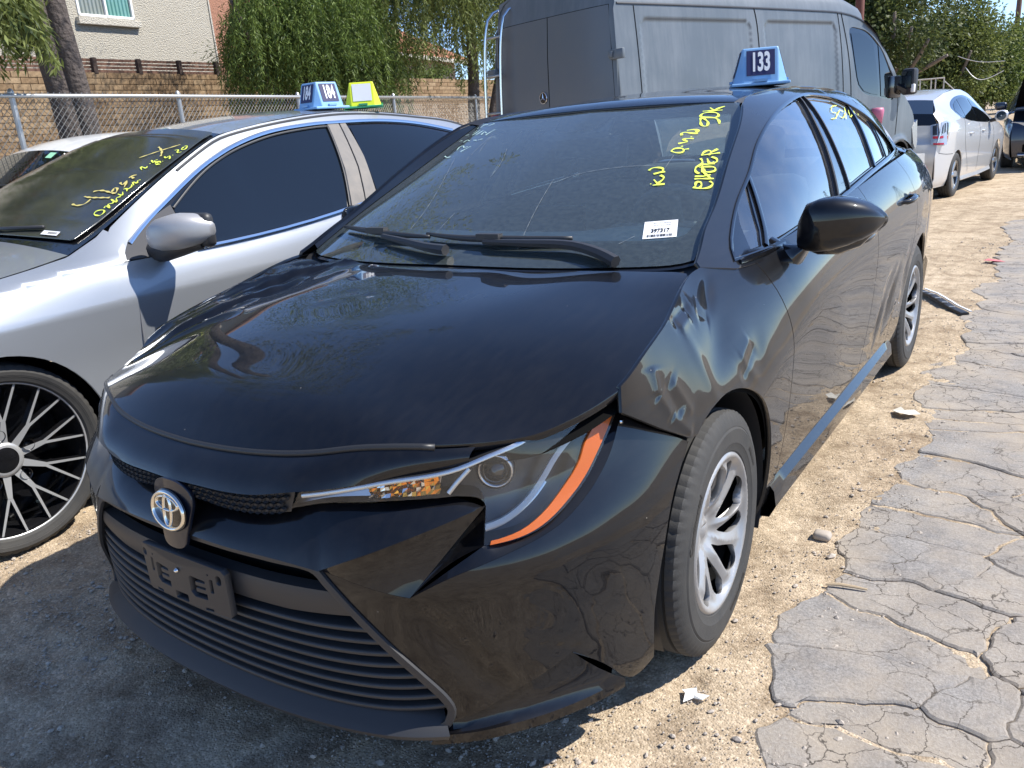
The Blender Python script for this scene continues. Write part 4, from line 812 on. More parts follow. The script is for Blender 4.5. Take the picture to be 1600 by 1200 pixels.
def cover_wheel(name, loc, steer=0., mirror=False):
    w = empty(name); w.parent = car; w.location = loc; w.rotation_euler = (0,0,steer+(math.pi if mirror else 0))
    t = tyre('tyre', .316, .205, .205, w)
    tm = mat('tyre_lettering', (.010,.010,.010), .5) if 'tyre_lettering' not in bpy.data.materials else bpy.data.materials['tyre_lettering']
    def ring(r0, a0):
        def f(x, y): a = a0-x/r0; r = r0+y; xx = np.interp(r, [.225,.262,.275], [.1008,.1028,.1010]); return (xx+.0008, r*math.sin(-a+math.pi/2)*1, r*math.cos(-a+math.pi/2))
        return f
    for txt, r0, a, sz_ in (('Continental', .255, 2.62, .030), ('ContiProContact', .250, -1.15, .018), ('205/55R16 91H', .250, .55, .012)):
        def mp(x, y, r0=r0, a=a):
            th = a-x/r0; r = r0+y; xx = float(np.interp(r, [.220,.231,.2665,.274], [.0985,.1012,.1028,.1000])); return (xx+.0012, r*math.cos(th), r*math.sin(th))
        letters('lettering', txt, sz_, mp, tm, t, bold=.0006)
    # cover: dished disc with ten openings, twisted spokes
    def face(a, b, k=0.):
        a = np.asarray(a, float); b = np.asarray(b, float); r = np.hypot(a, b); th = np.arctan2(b, a)
        x = .082-.040*np.clip(1-r/.20, 0, 1)**1.15+.016*np.exp(-((r-.198)/.013)**2)-.010*np.exp(-((r-.036)/.020)**2)+.009*np.exp(-(r/.024)**2)
        tw = th-1.9*(r-.1); x = x+.0065*(1-np.abs(np.sin(5*(tw-.25-math.pi/10))))*np.clip((r-.03)/.05, 0, 1)*np.clip((.195-r)/.03, 0, 1)+.005*np.cos(5*tw)*np.clip((r-.03)/.06, 0, 1)*np.clip((.19-r)/.03, 0, 1)+.004*np.cos(10*tw+.6)*np.clip((r-.05)/.06, 0, 1)*np.clip((.19-r)/.03, 0, 1)
        return np.stack([x-k, a, b], 1)
    ol = [(.212*math.cos(t), .212*math.sin(t)) for t in np.linspace(0, 2*math.pi, 72, endpoint=False)]
    big = [(.060,-.05),(.085,-.22),(.120,-.30),(.160,-.285),(.184,-.15),(.186,.04),(.172,.20),(.130,.225),(.090,.12)]
    sm = [(.072,-.03),(.100,-.13),(.140,-.185),(.176,-.15),(.185,.0),(.174,.12),(.130,.14),(.092,.07)]
    hl = []
    for k in range(5):
        A = 2*math.pi*k/5+.25
        hl.append(np.array(spl(polar([(r, t+1.9*(r-.1)) for r, t in big], A), 26, True))); hl.append(np.array(spl(polar([(r, t+1.9*(r-.1)) for r, t in sm], A+math.pi/5+.02), 22, True)))
    trimmed('wheel_cover', face, ol, M['cover'], w, holes=hl, h=.0065, flange=.022)
    b = MB(); b.lathe([(0,.0455),(.012,.047),(.019,.0455),(.021,.042)], 24, 'x'); cp = b.build('centre_cap', M['cover'], w, smooth=True)
    b = MB(); V, F = oval(0,0,.012,.0085,.0018,.0022,24,0); b.add([(.0475-y*.2, x, z) for x, y, z in V], F); V, F = oval(0,.0032,.008,.0032,.0018,.0014,20,0); b.add([(.0475-y*.2, x, z) for x, y, z in V], F); V, F = oval(0,0,.003,.0075,.0014,.0016,20,0); b.add([(.0475-y*.2, x, z) for x, y, z in V], F); b.build('emblem', M['chrome'], cp)
    for k in range(5):
        A = 2*math.pi*k/5+.25+math.pi/5; b = MB(); b.lathe([(0,.046),(.006,.045),(.0085,.040),(.0085,.030)], 10, 'x', (.0, .052*math.cos(A), .052*math.sin(A))); b.build('lug_nut', M['dull_chrome'], w, smooth=True)
    b = MB(); b.lathe([(.205,.05),(.19,.045),(.185,-.08),(.205,-.09)], 40, 'x'); b.lathe([(.188,.028),(.12,.024),(.07,.030),(0,.03)], 40, 'x'); b.build('rim', M['dark'], w, smooth=True)
    b = MB(); b.lathe([(.135,.0),(.135,.012),(.0,.012)], 40, 'x'); b.box((.0,.09,.09), (.06,.09,.07)); b.build('brake_disc', M['steel'], w)
    return w
cover_wheel('wheel', (.765,0,.316), .035); cover_wheel('wheel', (.768,2.70,.316)); cover_wheel('wheel', (-.765,0,.316), .035, True); cover_wheel('wheel', (-.768,2.70,.316), 0, True)
# ---- door mirrors
for mir in both:
    sg = -1 if mir else 1
    st_ = [(.842,.950,.958,.02,.665),(.850,.936,1.020,.045,.665),(.870,.927,1.064,.066,.668),(.905,.925,1.078,.078,.672),(.945,.929,1.080,.080,.680),(.985,.942,1.072,.074,.692),(1.018,.956,1.058,.062,.706),(1.044,.974,1.038,.046,.722),(1.058,.990,1.022,.026,.733),(1.063,1.0,1.012,.010,.738)]
    b = MB(); n = 28; V = []
    for x, z0, z1, dy, yc in st_:
        for k in range(n):
            a = 2*math.pi*k/n; c, s = math.cos(a), math.sin(a); e = .55
            cc = math.copysign(abs(c)**e, c); ss = math.copysign(abs(s)**e, s)
            V.append((sg*(x+ (.0 if cc < 0 else .006)), yc+dy*(cc if cc < 0 else cc*.55), (z0+z1)/2+(z1-z0)/2*ss))
    F = [(i*n+k, (i+1)*n+k, (i+1)*n+(k+1) % n, i*n+(k+1) % n) for i in range(len(st_)-1) for k in range(n)]+[tuple(range(n)), tuple(range((len(st_)-1)*n+n-1, (len(st_)-1)*n-1, -1))]
    b.add(V, [q if sg > 0 else q[::-1] for q in F]); mo = b.build('door_mirror', BP, car, angle=50)
    # lower skirt in satin plastic, glass and the stalk
    b = MB(); b.tube([(sg*.845,.665,.948),(sg*.90,.668,.936),(sg*.95,.675,.938),(sg*1.0,.69,.953),(sg*1.045,.72,.986)], [.012,.022,.024,.020,.008], 10); b.build('mirror_skirt', M['gloss'], mo, smooth=True)
    b = MB(); st2 = [((.775,.60,.945),(.05,.03)),((.806,.625,.905),(.045,.045)),((.838,.652,.895),(.040,.050)),((.862,.664,.925),(.045,.04)),((.885,.668,.960),(.05,.03))]
    V = []; m_ = 14
    for (x, y, z), (ry, rz) in st2: V += [(sg*(x+.010*math.sin(2*math.pi*k/m_)), y+ry*math.cos(2*math.pi*k/m_), z+rz*math.sin(2*math.pi*k/m_)) for k in range(m_)]
    F = [(i*m_+k, (i+1)*m_+k, (i+1)*m_+(k+1) % m_, i*m_+(k+1) % m_) for i in range(4) for k in range(m_)]
    b.add(V, F if sg > 0 else [q[::-1] for q in F]); b.build('mirror_stalk', M['gloss'], mo, smooth=True)
# ---- tail end
TZ = lambda x, y: np.stack([np.asarray(x, float), np.asarray(y, float), 1.095-.05*np.abs(np.asarray(x, float))**2-.10*np.clip(np.asarray(y, float)-3.2, 0, 1)-.02*np.clip(3.2-np.asarray(y, float), 0, 1)*0, ], 1)
bl0 = np.array([(x, 2.66-.10*(x/.5)**2*.6, float(RZ([abs(x)],[2.66])[0])-.004) for x in np.linspace(-.5,.5,21)]); bl1 = np.array([(x, 3.14-.06*(x/.66)**2, 1.105-.03*(x/.66)**2) for x in np.linspace(-.66,.66,21)])
gridobj('rear_window', ruled(bl1, bl0, 21, 8, bulge=(0,.02,.02)), M['tint'], car)
tk0 = np.array([(x, 3.14-.06*(x/.72)**2, 1.103-.03*(x/.72)**2) for x in np.linspace(-.72,.72,21)]); tk1 = np.array([(x, 3.60-.10*(x/.62)**2, 1.075-.03*(x/.62)**2) for x in np.linspace(-.62,.62,21)])
tk2 = np.array([(x, 3.62-.12*(x/.66)**2, .80) for x in np.linspace(-.66,.66,21)]); tk3 = np.array([(x, 3.68-.16*(x/.72)**2, .62) for x in np.linspace(-.72,.72,21)]); tk4 = np.array([(x, 3.62-.14*(x/.74)**2, .25) for x in np.linspace(-.74,.74,21)])
gridobj('trunk_lid', [ruled(tk1, tk0, 21, 5, bulge=(0,0,.012)), ruled(tk2, tk1, 21, 5, bulge=(0,.02,0))], BP, car, angle=35)
gridobj('rear_bumper', [ruled(tk4, tk3, 21, 4, bulge=(0,.03,0)), ruled(tk3, tk2, 21, 3)], BP, car, angle=35)
for sg in (1,-1):
    q = np.array([(sg*.735,3.56,.50),(sg*.80,3.44,.46),(sg*.845,3.25,.455)]); r_2 = np.array([(sg*.72,3.58,.26),(sg*.79,3.42,.22),(sg*.84,3.15,.25)])
    gridobj('rear_bumper_side', ruled(r_2, q, 14, 4), BP, car, flip=sg < 0)
    gridobj('rear_pillar', [ruled(onup(spl(cpil, 14))*[sg,1,1], bl1[20 if sg > 0 else 0]+np.linspace(0,1,14)[::-1,None]*(bl0[20 if sg > 0 else 0]-bl1[20 if sg > 0 else 0]), 14, 4)], BP, car, flip=sg > 0)
    gridobj('shoulder_fill', [ruled(np.array([(sg*.735,2.99,1.06),(sg*.70,3.2,1.07),(sg*.60,3.58,1.04)]), np.array([(sg*.66,3.0,1.09),(sg*.64,3.2,1.092),(sg*.55,3.58,1.065)]), 12, 3)], BP, car, flip=sg < 0)
    tl = chain(spl([(3.34,.965),(3.45,.975),(3.60,.955)], 10), spl([(3.60,.955),(3.61,.88),(3.58,.845)], 6), spl([(3.58,.845),(3.44,.87),(3.34,.965)], 10))
    trimmed('tail_lamp', lambda y, t: SIDE(y, t, .006), st(tl), M['red_lens'], car, h=.03, mirror=sg < 0)
# ---- what shows through the glass
b = MB(); X = np.linspace(-.70,.70,25); dash = np.array([[(x*k, y+.06*(x/.7)**2, z+(.022*math.exp(-((x-.36)/.17)**2) if 1 < i < 4 else 0)) for x in X] for i, (y, z, k) in enumerate([(.16,.93,.93),(.30,.955,.95),(.50,.975,.97),(.64,.978,.98),(.72,.955,.98),(.76,.86,.98),(.80,.60,.98)])])
gridobj('dashboard', [dash], M['dash'], car, angle=60)
b = MB(); b.box((.36,.73,.955), (.30,.06,.075)); b.build('instrument_cowl', M['cloth'], car)
b = MB(); b.bbox((0,.70,1.0), (.22,.018,.13), .006); b.build('centre_screen', M['gloss'], car)
sw = empty('steering_wheel'); sw.parent = car; sw.location = (.36,.95,.93); sw.rotation_euler = (math.radians(-65),0,0)
b = MB(); n = 36; T = [(.183*math.cos(2*math.pi*i/n), .183*math.sin(2*math.pi*i/n), 0) for i in range(n+1)]; b.tube(T, .016, 8, False); b.build('wheel_rim', M['cloth'], sw, smooth=True)
b = MB(); b.bbox((0,0,-.02), (.15,.12,.05), .02); b.bbox((.1,0,-.01), (.12,.035,.02), .006); b.bbox((-.1,0,-.01), (.12,.035,.02), .006); b.bbox((0,-.1,-.01), (.04,.12,.02), .006); b.build('wheel_hub', M['cloth'], sw, smooth=False)
for x in (.36,-.36):
    s_ = empty('front_seat'); s_.parent = car; s_.location = (x,1.55,.3)
    b = MB(); b.bbox((0,-.30,.12), (.50,.52,.20), .06); b.build('seat', M['cloth'], s_, angle=60)
    b = MB(); b.bbox((0,.05,.45), (.48,.14,.66), .06, Matrix.Rotation(math.radians(-14), 3, 'X')); b.build('backrest', M['cloth'], s_, angle=60)
    b = MB(); b.bbox((0,.17,.87), (.25,.11,.19), .045, Matrix.Rotation(math.radians(-10), 3, 'X')); b.build('headrest', M['cloth'], s_, angle=60)
b = MB(); b.bbox((0,2.35,.45), (1.25,.45,.22), .06); b.bbox((0,2.58,.78), (1.25,.16,.62), .06, Matrix.Rotation(math.radians(-20), 3, 'X')); b.build('rear_seat', M['cloth'], car, angle=60)
trimmed('headliner', lambda x, y: ROOF(x, y)-[0,0,.045], shrink(chain(rl, (rl*[-1,1])[::-1]), .03), M['liner'], car, h=.12, flange=0)
b = MB(); b.prism([(-.10,.965),(.10,.965),(.135,.845),(.10,.835),(-.10,.835),(-.135,.845)], 0, .02); P = b.V; b.V = [(x, y, float(WZ([abs(x)],[y])[0])-.012-z) for x, y, z in P]; cw = b.build('camera_housing', M['cloth'], car)
b = MB(); b.prism([(-.055,.90),(.055,.90),(.085,.850),(-.085,.850)], 0, .002); b.V = [(x, y, float(WZ([abs(x)],[y])[0])-.009-z) for x, y, z in b.V]; b.build('camera_window', mat('camera_window', (.22,.24,.25), .3), cw)
b = MB(); b.bbox((0,.93,1.245), (.25,.035,.075), .012, Matrix.Rotation(.12, 3, 'Z')); b.tube([(0,.93,1.25),(0,.92,1.31)], .012); b.build('rear_view_mirror', M['cloth'], car, angle=50)
for x in (.33,-.33):
    b = MB(); b.bbox((x,1.10,1.345), (.40,.17,.018), .006, Matrix.Rotation(.18, 3, 'X')); b.build('sun_visor', M['liner'], car)
# writing on the windscreen and the side glass, auction ticket
mk = writing('marker_writing', STROKE_A, WSC, .0085, M['marker'], car, .003); mk['label'] = 'yellow paint-marker writing 50K, 9.4.26 and KN'
m2 = writing('marker_writing', STROKE_B, WSC, .0045, M['marker_w'], car, .003); m2['label'] = 'faint pale scribbled writing'
writing('scratches_and_sparkle', STROKE_C+STROKE_D, WSC, .0013, mat('scratch_sparkle', (.26,.28,.28), .4), car, .002)  # pale scratches, plus one short stroke that is a painted sparkle
writing('marker_writing', STROKE_G, UP(-.016), .006, M['marker'], car, .002)
tx = lambda u, v: ((.522+.083*u-(-.024*v)*1.0), (.304+.037*u-.036*v*1.9))
def tick(u, v, lift=.0025): 
    a = np.array((.522,.304)); e1 = np.array((.083,.037)); e2 = np.array((.024,-.069)); q = a+e1*u+e2*v; P = WSC([q[0]],[q[1]])[0]; return P+np.array([0,-.4,.9])*lift
tk = pyobj('auction_ticket', [tick(u, v) for u, v in ((0,0),(1,0),(1,1),(0,1))], [(0,3,2,1)], M['white_decal'], car, False)
letters('ticket_number', '397317', .30, lambda x, y: tick(.5+x*.62, .60-y*1.0, .0032), M['ink'], tk, bold=.008, sx=1., sy=1.)
letters('ticket_print', 'BAY CITY DEALER', .11, lambda x, y: tick(.55+x*.62, .15-y*.95, .0032), M['ink'], tk); letters('ticket_print', 'AUTO AUCTION', .11, lambda x, y: tick(.55+x*.62, .28-y*.95, .0032), M['ink'], tk)
b = MB(); rr_ = random.Random(3); u = .10
while u < .86:
    w_ = rr_.choice((.008,.014,.022)); P = [tick(u, .80, .0032), tick(u+w_, .80, .0032), tick(u+w_, .94, .0032), tick(u, .94, .0032)]; b.add(P, [(0,3,2,1)]); u += w_+rr_.choice((.010,.016,.024))
b.build('barcode', M['ink'], tk)
# torn paint and stuck leaves near the dents: pale scratches on the rear door
writing('paint_scratches', [[(1.60,.655),(1.64,.625),(1.70,.615)],[(1.70,.615),(1.80,.585),(1.87,.555)],[(1.86,.40),(1.92,.42)],[(.60,.47),(.66,.505)],[(.66,.49),(.69,.53)],[(1.02,.35),(1.06,.36)]], lambda y, z: SIDE(y, st(np.stack([y, z], 1))[:,1], .0006), .009, mat('bare_scratch', (.55,.55,.54), .5), car, .001)
# ---- roof number signs
def roof_sign(name, loc, rz, num, label, body, plate, base, txt, tilt=(0,0)):
    t = empty(name, label, 'roof sign', loc, rz, 'numbered signs standing on car roofs'); t.rotation_euler = (tilt[0], tilt[1], rz)
    a, d, h0, h1 = .066, .036, .014, .142
    b = MB(); top_ = []; bo = []
    for k in range(4):
        R = Matrix.Rotation(math.pi/2*k, 3, 'Z'); top_ += [R @ Vector((-a,-a,h1))]; bo += [R @ Vector((-a,-a-d,h0)), R @ Vector((a,-a-d,h0))]
    V = top_+bo; F = [(0,1,2,3)]
    for k in range(4): F += [(k, 4+2*k, 4+2*k+1, (k+1) % 4), ((k+1) % 4, 4+2*k+1, 4+(2*k+2) % 8)]
    b.add(V, F); o = b.build('sign_box', body, t)
    bv = o.modifiers.new('bevel', 'BEVEL'); bv.width = .004; bv.segments = 2
    b = MB(); b.bbox((0,0,.009), (2*(a+d)+.016, 2*(a+d)+.016, .012), .004); b.build('base', base, t)
    sl_ = math.atan2(d, h1-h0)
    for k in range(4):
        R = Matrix.Rotation(math.pi/2*k, 3, 'Z')
        def mp(x, y, l, R=R): 
            v = (y+.5); return R @ Vector((x*2*a, -a-d*(1-v)-l*math.cos(sl_), h0+(h1-h0)*v+l*math.sin(sl_)))
        q = pyobj('number_plate', [mp(x, y, .0025) for x, y in ((-.40,-.30),(.40,-.30),(.40,.42),(-.40,.42))], [(0,1,2,3)], plate, t, False)
        if num: letters('number', num, .62, lambda x, y, mp=mp: mp(x*.60, y*1.18+.06, .004), txt, q, bold=.022)
        b = MB(); b.box((0,-a-d-.004,.022), (.05,.01,.010), None); b.V = [tuple(R @ Vector(v)) for v in b.V]; b.build('clip', base, t)
    return t
zr = float(RZ([.40],[1.62])[0])
roof_sign('roof_sign', (.405,1.62,zr-.004), .40, '133', 'blue magnetic sign numbered 133 on the black sedan roof', M['sign_blue'], M['sign_navy'], M['sign_blue'], M['white_decal'], (.0,.0))
# ================================================================== the other cars
def gz(y): return -.0075*min(max(y-3.5, 0), 10)
LFA = np.array([(0,.92),(.06,.95),(.14,.968),(.3,.982),(.6,.998),(.75,1.0),(.86,.992),(.94,.975),(1.0,.955)]); LFS = Spl(LFA[:,0], [0,1], [LFA[:,1]]*2)
class Car:
    """a car body from its profile. x to the car's left, y towards its rear, front axle at y=0"""
    def __init__(s, name, label, loc, rz, paint, top, belt, wmax, zb, arches, group=None):
        s.root = empty(name, label, 'car', loc, rz, group); s.paint = paint; s.zb = zb; s.arches = arches
        s.top = np.array(top, float)          # (y, z, half width of the top edge, crown)
        s.belt = np.array(belt, float); s.wm = np.array(wmax, float)
        t = s.top; s.tm = t[[i for i in range(len(t)) if all(t[j,0] < t[i,0] for j in range(i))]]; s.tm = np.vstack([s.tm[:1], s.tm]) if False else spl(s.tm, 240); s.tm = s.tm[np.argsort(s.tm[:,0])]; s.belt = spl(s.belt, 200)
    def sm(s, A, y, c=1):
        return Spl(A[:,0], [0,1], [A[:,c]]*2)(np.asarray(y, float), np.zeros_like(np.asarray(y, float)))
    def ln(s, A, y, c=1): return np.interp(y, A[:,0], A[:,c])
    def side(s, off=0.):
        def f(y, z):
            y = np.asarray(y, float); z = np.asarray(z, float)
            wb = s.sm(s.wm, y); zbl = s.ln(s.belt, y); zt = np.maximum(s.ln(s.tm, y), zbl+.02); wt = np.minimum(s.ln(s.tm, y, 2), wb*.955)
            t = np.clip((z-s.zb)/(zbl-s.zb), 0, 1); lo = wb*LFS(t, 0*t)
            q = np.clip((z-zbl)/(zt-zbl), 0, 1.05); up = wb*.955+(wt-wb*.955)*(.82*q+.18*q*q)
            k = 1/(1+np.exp(-np.clip((z-zbl)/.012, -40, 40))); 
            return np.stack([lo*(1-k)+up*k+off, y, z], 1)
        return f
    def pan(s, name, ol, m=None, off=0., h=.05, holes=(), parent=None, both=True, gap=.002, flange=.012):
        r = []
        for mir in ((False, True) if both else (False,)):
            r.append(trimmed(name, s.side(off), ol, m or s.paint, parent or s.root, holes=holes, h=h, gap=gap, flange=flange, mirror=mir))
        return r
    def outline(s):
        """side outline: along the sill with its wheel arches, up the tail, back along the top edge"""
        y0, y1 = s.top[0,0], s.top[-1,0]; P = [(y0, s.top[0,1])]
        lowr = []
        for cy, cz, r in sorted(s.arches):
            a0 = math.asin(min(1, (cz-s.zb)/r)); lowr += arc(cy, cz, r, 180+math.degrees(a0), -math.degrees(a0), 26)
        top = [(a, b) for a, b in poly(s.top[::-1,:2], .08, False)]
        return chain([(y0, s.zb)], lowr, [(y1, s.zb)], top)
    def tops(s, parts, n=17):
        """upper skin pieces between the two top edges; parts = [(name, i0, i1, material)] over top points"""
        out = {}
        for nm, i0, i1, m in parts:
            P = s.top[i0:i1+1]; k = max(5, 4*(i1-i0)); Q = spl(P, k) if len(P) > 2 else poly(P, np.linalg.norm(P[1]-P[0])/4, False)
            U = np.linspace(-1, 1, n); G = np.array([[(q[2]*u, q[0]+0*u, q[1]+q[3]*(1-u*u)) for u in U] for q in Q])
            out[nm] = gridobj(nm, [G], m or s.paint, s.root, flip=True, angle=50)
        return out
    def P3(s, pts, off=0., sg=1): pts = np.array(pts, float); return s.side(off)(pts[:,0], pts[:,1])*[sg,1,1]
    def line(s, name, pts, w, h, m, off=0., both=True, parent=None):
        for sg in ((1,-1) if both else (1,)): sweep(name, s.P3(pts, off, sg), w, h, m, parent or s.root, N=(sg*.9,0,.3))
    def wheels(s, R, rim, w, x, kind, ys_):
        for y in ys_:
            for sg in (1,-1):
                g = empty('wheel'); g.parent = s.root; g.location = (sg*x, y, R); g.rotation_euler = (0,0,0 if sg > 0 else math.pi)
                tyre('tyre', R, rim, w, g, blocks=60 if R > .34 else 36); kind(g, R, rim, w)
def liner(root, arches, w):
    for cy, cz, r in arches:
        for sg in (1,-1):
            b = MB(); A = np.radians(np.linspace(-20, 200, 26)); V = []
            for a in A:
                for xx in (w-.03, w-.35): V.append((sg*xx, cy+(r+.006)*math.cos(a), cz+(r+.006)*math.sin(a)))
            b.add(V, [(i*2, i*2+1, i*2+3, i*2+2) for i in range(25)]); b.add([(sg*(w-.34), cy+r*1.03*math.cos(a), cz+r*1.03*math.sin(a)) for a in A], [tuple(range(26))]); b.build('wheel_arch_liner', M['dark'], root, smooth=True)
def bar_spoke(b, p, q, w0, w1, x0, x1, d):
    p = np.array(p); q = np.array(q); t = (q-p)/np.linalg.norm(q-p); n = np.array([-t[1], t[0]])
    V = []
    for P, w, x in ((p, w0, x0), (q, w1, x1)):
        for sgn in (-1, 1): c = P+n*sgn*w/2; V.append((x, c[0], c[1]))
        for sgn in (-1, 1): c = P+n*sgn*w*.75; V.append((x-d, c[0], c[1]))
    return V
def mesh_wheel(g, R, rim, w):
    """ten spokes that each fork in two, machined faces over black"""
    xo = w*.40; prof = lambda r: xo-.030*(1-min(1, r/rim))**1.2
    b = MB(); b.lathe([(rim+.003, xo+.004),(rim-.002, xo+.008),(rim-.006, xo+.004)], 64, 'x'); b.build('rim_lip', M['alloy'], g, smooth=True)
    b = MB(); b.lathe([(rim-.010, xo+.002),(rim-.024, xo-.03),(rim-.03, -w*.4),(rim-.01, -w*.45)], 64, 'x'); b.lathe([(rim*.9, -w*.2),(.05, -w*.15)], 48, 'x'); b.build('barrel', M['alloy_black'], g, smooth=True)
    for k in range(10):
        A = 2*math.pi*k/10+.16; R2_ = lambda a, r: (r*math.cos(a), r*math.sin(a)); b = MB()
        segs = [(R2_(A, .045), R2_(A, rim*.50), .030, .016)]
        for sg in (-1, 1): segs.append((R2_(A, rim*.46), R2_(A+sg*.155, rim-.007), .0105, .0075))
        for p, q, w0, w1 in segs:
            V = bar_spoke(b, p, q, w0, w1, prof(np.hypot(*p)), prof(np.hypot(*q))+.001, .028)
            b.k = 0; b.add(V, [(0,1,5,4)]); b.k = 1; b.add(V, [(1,3,7,5),(0,4,6,2),(2,6,7,3),(4,5,7,6),(0,2,3,1)])
        b.build('spoke', [M['alloy'], M['alloy_black']], g)
    b = MB(); b.lathe([(.064, prof(.07)-.03),(.062, prof(.07)+.001),(.050, prof(.05)+.004),(.046, prof(.04)+.006)], 40, 'x'); b.build('hub', M['alloy'], g, smooth=True)
    b = MB(); b.lathe([(.047, prof(.04)+.004),(.036, prof(.04)+.009),(0, prof(.04)+.010)], 32, 'x'); b.build('centre_cap', M['alloy_black'], g, smooth=True)
    for k in range(5):
        A = 2*math.pi*k/5+.32; c = (0, .090*math.cos(A), .090*math.sin(A)); b = MB(); b.lathe([(.021, prof(.09)+.0035),(.019, prof(.09)+.002),(.018, prof(.09)-.02),(0, prof(.09)-.02)], 20, 'x', c); o = b.build('lug_recess', M['alloy_black'], g, smooth=True)
        b = MB(); b.lathe([(0, prof(.09)-.009),(.006, prof(.09)-.010),(.009, prof(.09)-.013),(.009, prof(.09)-.02)], 12, 'x', c); b.build('lug_nut', M['steel'], o, smooth=True)
def plain_wheel(n, mt):
    def k_(g, R, rim, w):
        xo = w*.38; b = MB(); b.lathe([(rim, xo+.004),(rim-.012, xo+.008),(rim-.02, xo-.02),(rim-.03, -w*.4)], 40, 'x'); b.lathe([(rim*.92, -.02),(.03, -.01)], 32, 'x'); b.build('barrel', M['alloy_black'], g, smooth=True)
        b = MB(); b.lathe([(rim+.002, xo+.002),(rim-.006, xo+.010),(rim-.016, xo)], 40, 'x'); b.build('rim_lip', mt, g, smooth=True)
        for k in range(n):
            A = 2*math.pi*k/n; b = MB(); V = bar_spoke(b, (.03*math.cos(A), .03*math.sin(A)), ((rim-.012)*math.cos(A), (rim-.012)*math.sin(A)), .05, .07, xo-.02, xo, .02); b.add(V, [(0,1,5,4),(1,3,7,5),(0,4,6,2),(2,6,7,3),(4,5,7,6),(0,2,3,1)]); b.build('spoke', mt, g)
        b = MB(); b.lathe([(.045, xo-.02),(.035, xo-.008),(0, xo-.006)], 24, 'x'); b.build('centre_cap', mt, g, smooth=True)
    return k_
# ------------------------------------------------------------------ silver sedan
silver = Car('silver_sedan', 'silver sedan with dusty dark windows, two roof signs and a black mesh wheel', (-2.36,-.63,0), 0, M['silver_paint'],
  [(-1.0,.25,.70,0),(-1.03,.55,.72,0),(-.98,.72,.74,.01),(-.90,.80,.74,.03),(-.5,.895,.77,.05),(0,.945,.785,.055),(.25,.975,.785,.055),(.42,1.0,.765,.05),
   (.60,1.075,.735,.045),(.92,1.235,.665,.045),(1.24,1.375,.585,.045),(1.34,1.405,.56,.045),(1.74,1.462,.535,.04),(2.21,1.487,.515,.035),(2.73,1.455,.52,.03),(3.15,1.392,.55,.025),
   (3.75,1.12,.66,.02),(4.28,1.08,.66,.015),(4.33,.80,.72,0),(4.28,.30,.74,0)],
  [(-1.1,.70),(-.5,.84),(0,.90),(.40,.955),(.57,.953),(1.05,.955),(1.44,.975),(1.8,1.012),(2.1,1.055),(2.4,1.095),(2.8,1.115),(3.4,1.10),(4.4,1.04)],
  [(-1.1,.74),(-.8,.84),(-.4,.897),(0,.908),(.5,.910),(1.2,.912),(2.0,.912),(2.75,.91),(3.3,.90),(3.9,.84),(4.4,.75)], .19, [(0,.345,.375),(2.78,.345,.375)])
sv = silver; root = sv.root
_f0 = sv.side
def _sil(off=0.):
    g = _f0(off)
    def f(y, z):
        P = g(y, z); zc = .812+.022*np.clip((P[:,1]-.5)/1.0, -.4, 1.5)
        # sharp shoulder crease along the doors
        d = P[:,2]-zc; P[:,0] += .012*np.exp(-np.sqrt(d*d+1e-4)/.05)-.016*gs(P[:,1], P[:,2], 1.4, .60, 1.6, .14)+.010*gs(P[:,1], P[:,2], 1.4, .30, 1.6, .06); return P
    return f
sv.side = _sil
door0 = spl([(.575,.952),(.515,.90),(.50,.815),(.492,.69),(.50,.58),(.53,.44),(.56,.26)], 20); door1 = spl([(1.80,.26),(1.83,.6),(1.84,.8),(1.80,1.012)], 14); door2 = spl([(2.38,.26),(2.55,.56),(2.72,.74),(2.76,.9),(2.72,1.11)], 16)
bl_ = lambda a, b: [(y, float(sv.ln(sv.belt, y))) for y in np.linspace(a, b, 14)]
A0 = sv.arches[0]; ang = math.degrees(math.asin((.345-.19)/.375))
edge_top = spl([(-.98,.72),(-.90,.80),(-.5,.895),(0,.945),(.25,.975),(.40,.995)], 24)
fend = chain(door0[::-1], [(.56,.26),(.50,.19)], arc(0,.345,.375,-ang,180+ang,36), [(-.98,.19),(-1.0,.25),(-1.03,.55)], edge_top, [(.42,1.0),(.55,1.05),(.593,1.074),(.639,1.027),(.575,.953)])
sv.pan('fender', fend, h=.02); fdo = sv.pan('door', chain(door0, [(1.80,.26)], door1, bl_(1.80,.575)), h=.02); rdo = sv.pan('door', chain(door1[::-1], [(2.38,.26)], door2, bl_(2.72,1.80)), h=.03)
for d_, hy in ((fdo, 1.58), (rdo, 2.50)):
    for o, sg in zip(d_, (1,-1)):
        P = sv.P3([(hy-.10,.865),(hy-.06,.868),(hy,.872),(hy+.06,.874),(hy+.10,.872)], .0, sg); P[1:4,0] += sg*.022; b = MB(); b.tube(P, [.007,.012,.013,.012,.008], 8); b.build('handle', M['silver_paint'], o, angle=60)
A1 = sv.arches[1]
sv.pan('quarter_panel', chain(door2[::-1], [(2.38,.26),(2.38,.22)], arc(*A1, 180+ang-14, -ang, 34), [(4.28,.19),(4.28,.30),(4.33,.80),(4.28,1.08),(3.75,1.12)], bl_(3.7,2.75)), h=.05)
sv.pan('rocker_panel', [(.42,.19),(2.44,.19),(2.38,.255),(.56,.255)], h=.05, off=.004)
top_l = [(a, b-.004) for a, b in spl([(.62,1.08),(.92,1.235),(1.24,1.375),(1.34,1.405),(1.74,1.462),(2.21,1.487),(2.73,1.455),(3.15,1.392),(3.75,1.12)], 60)]
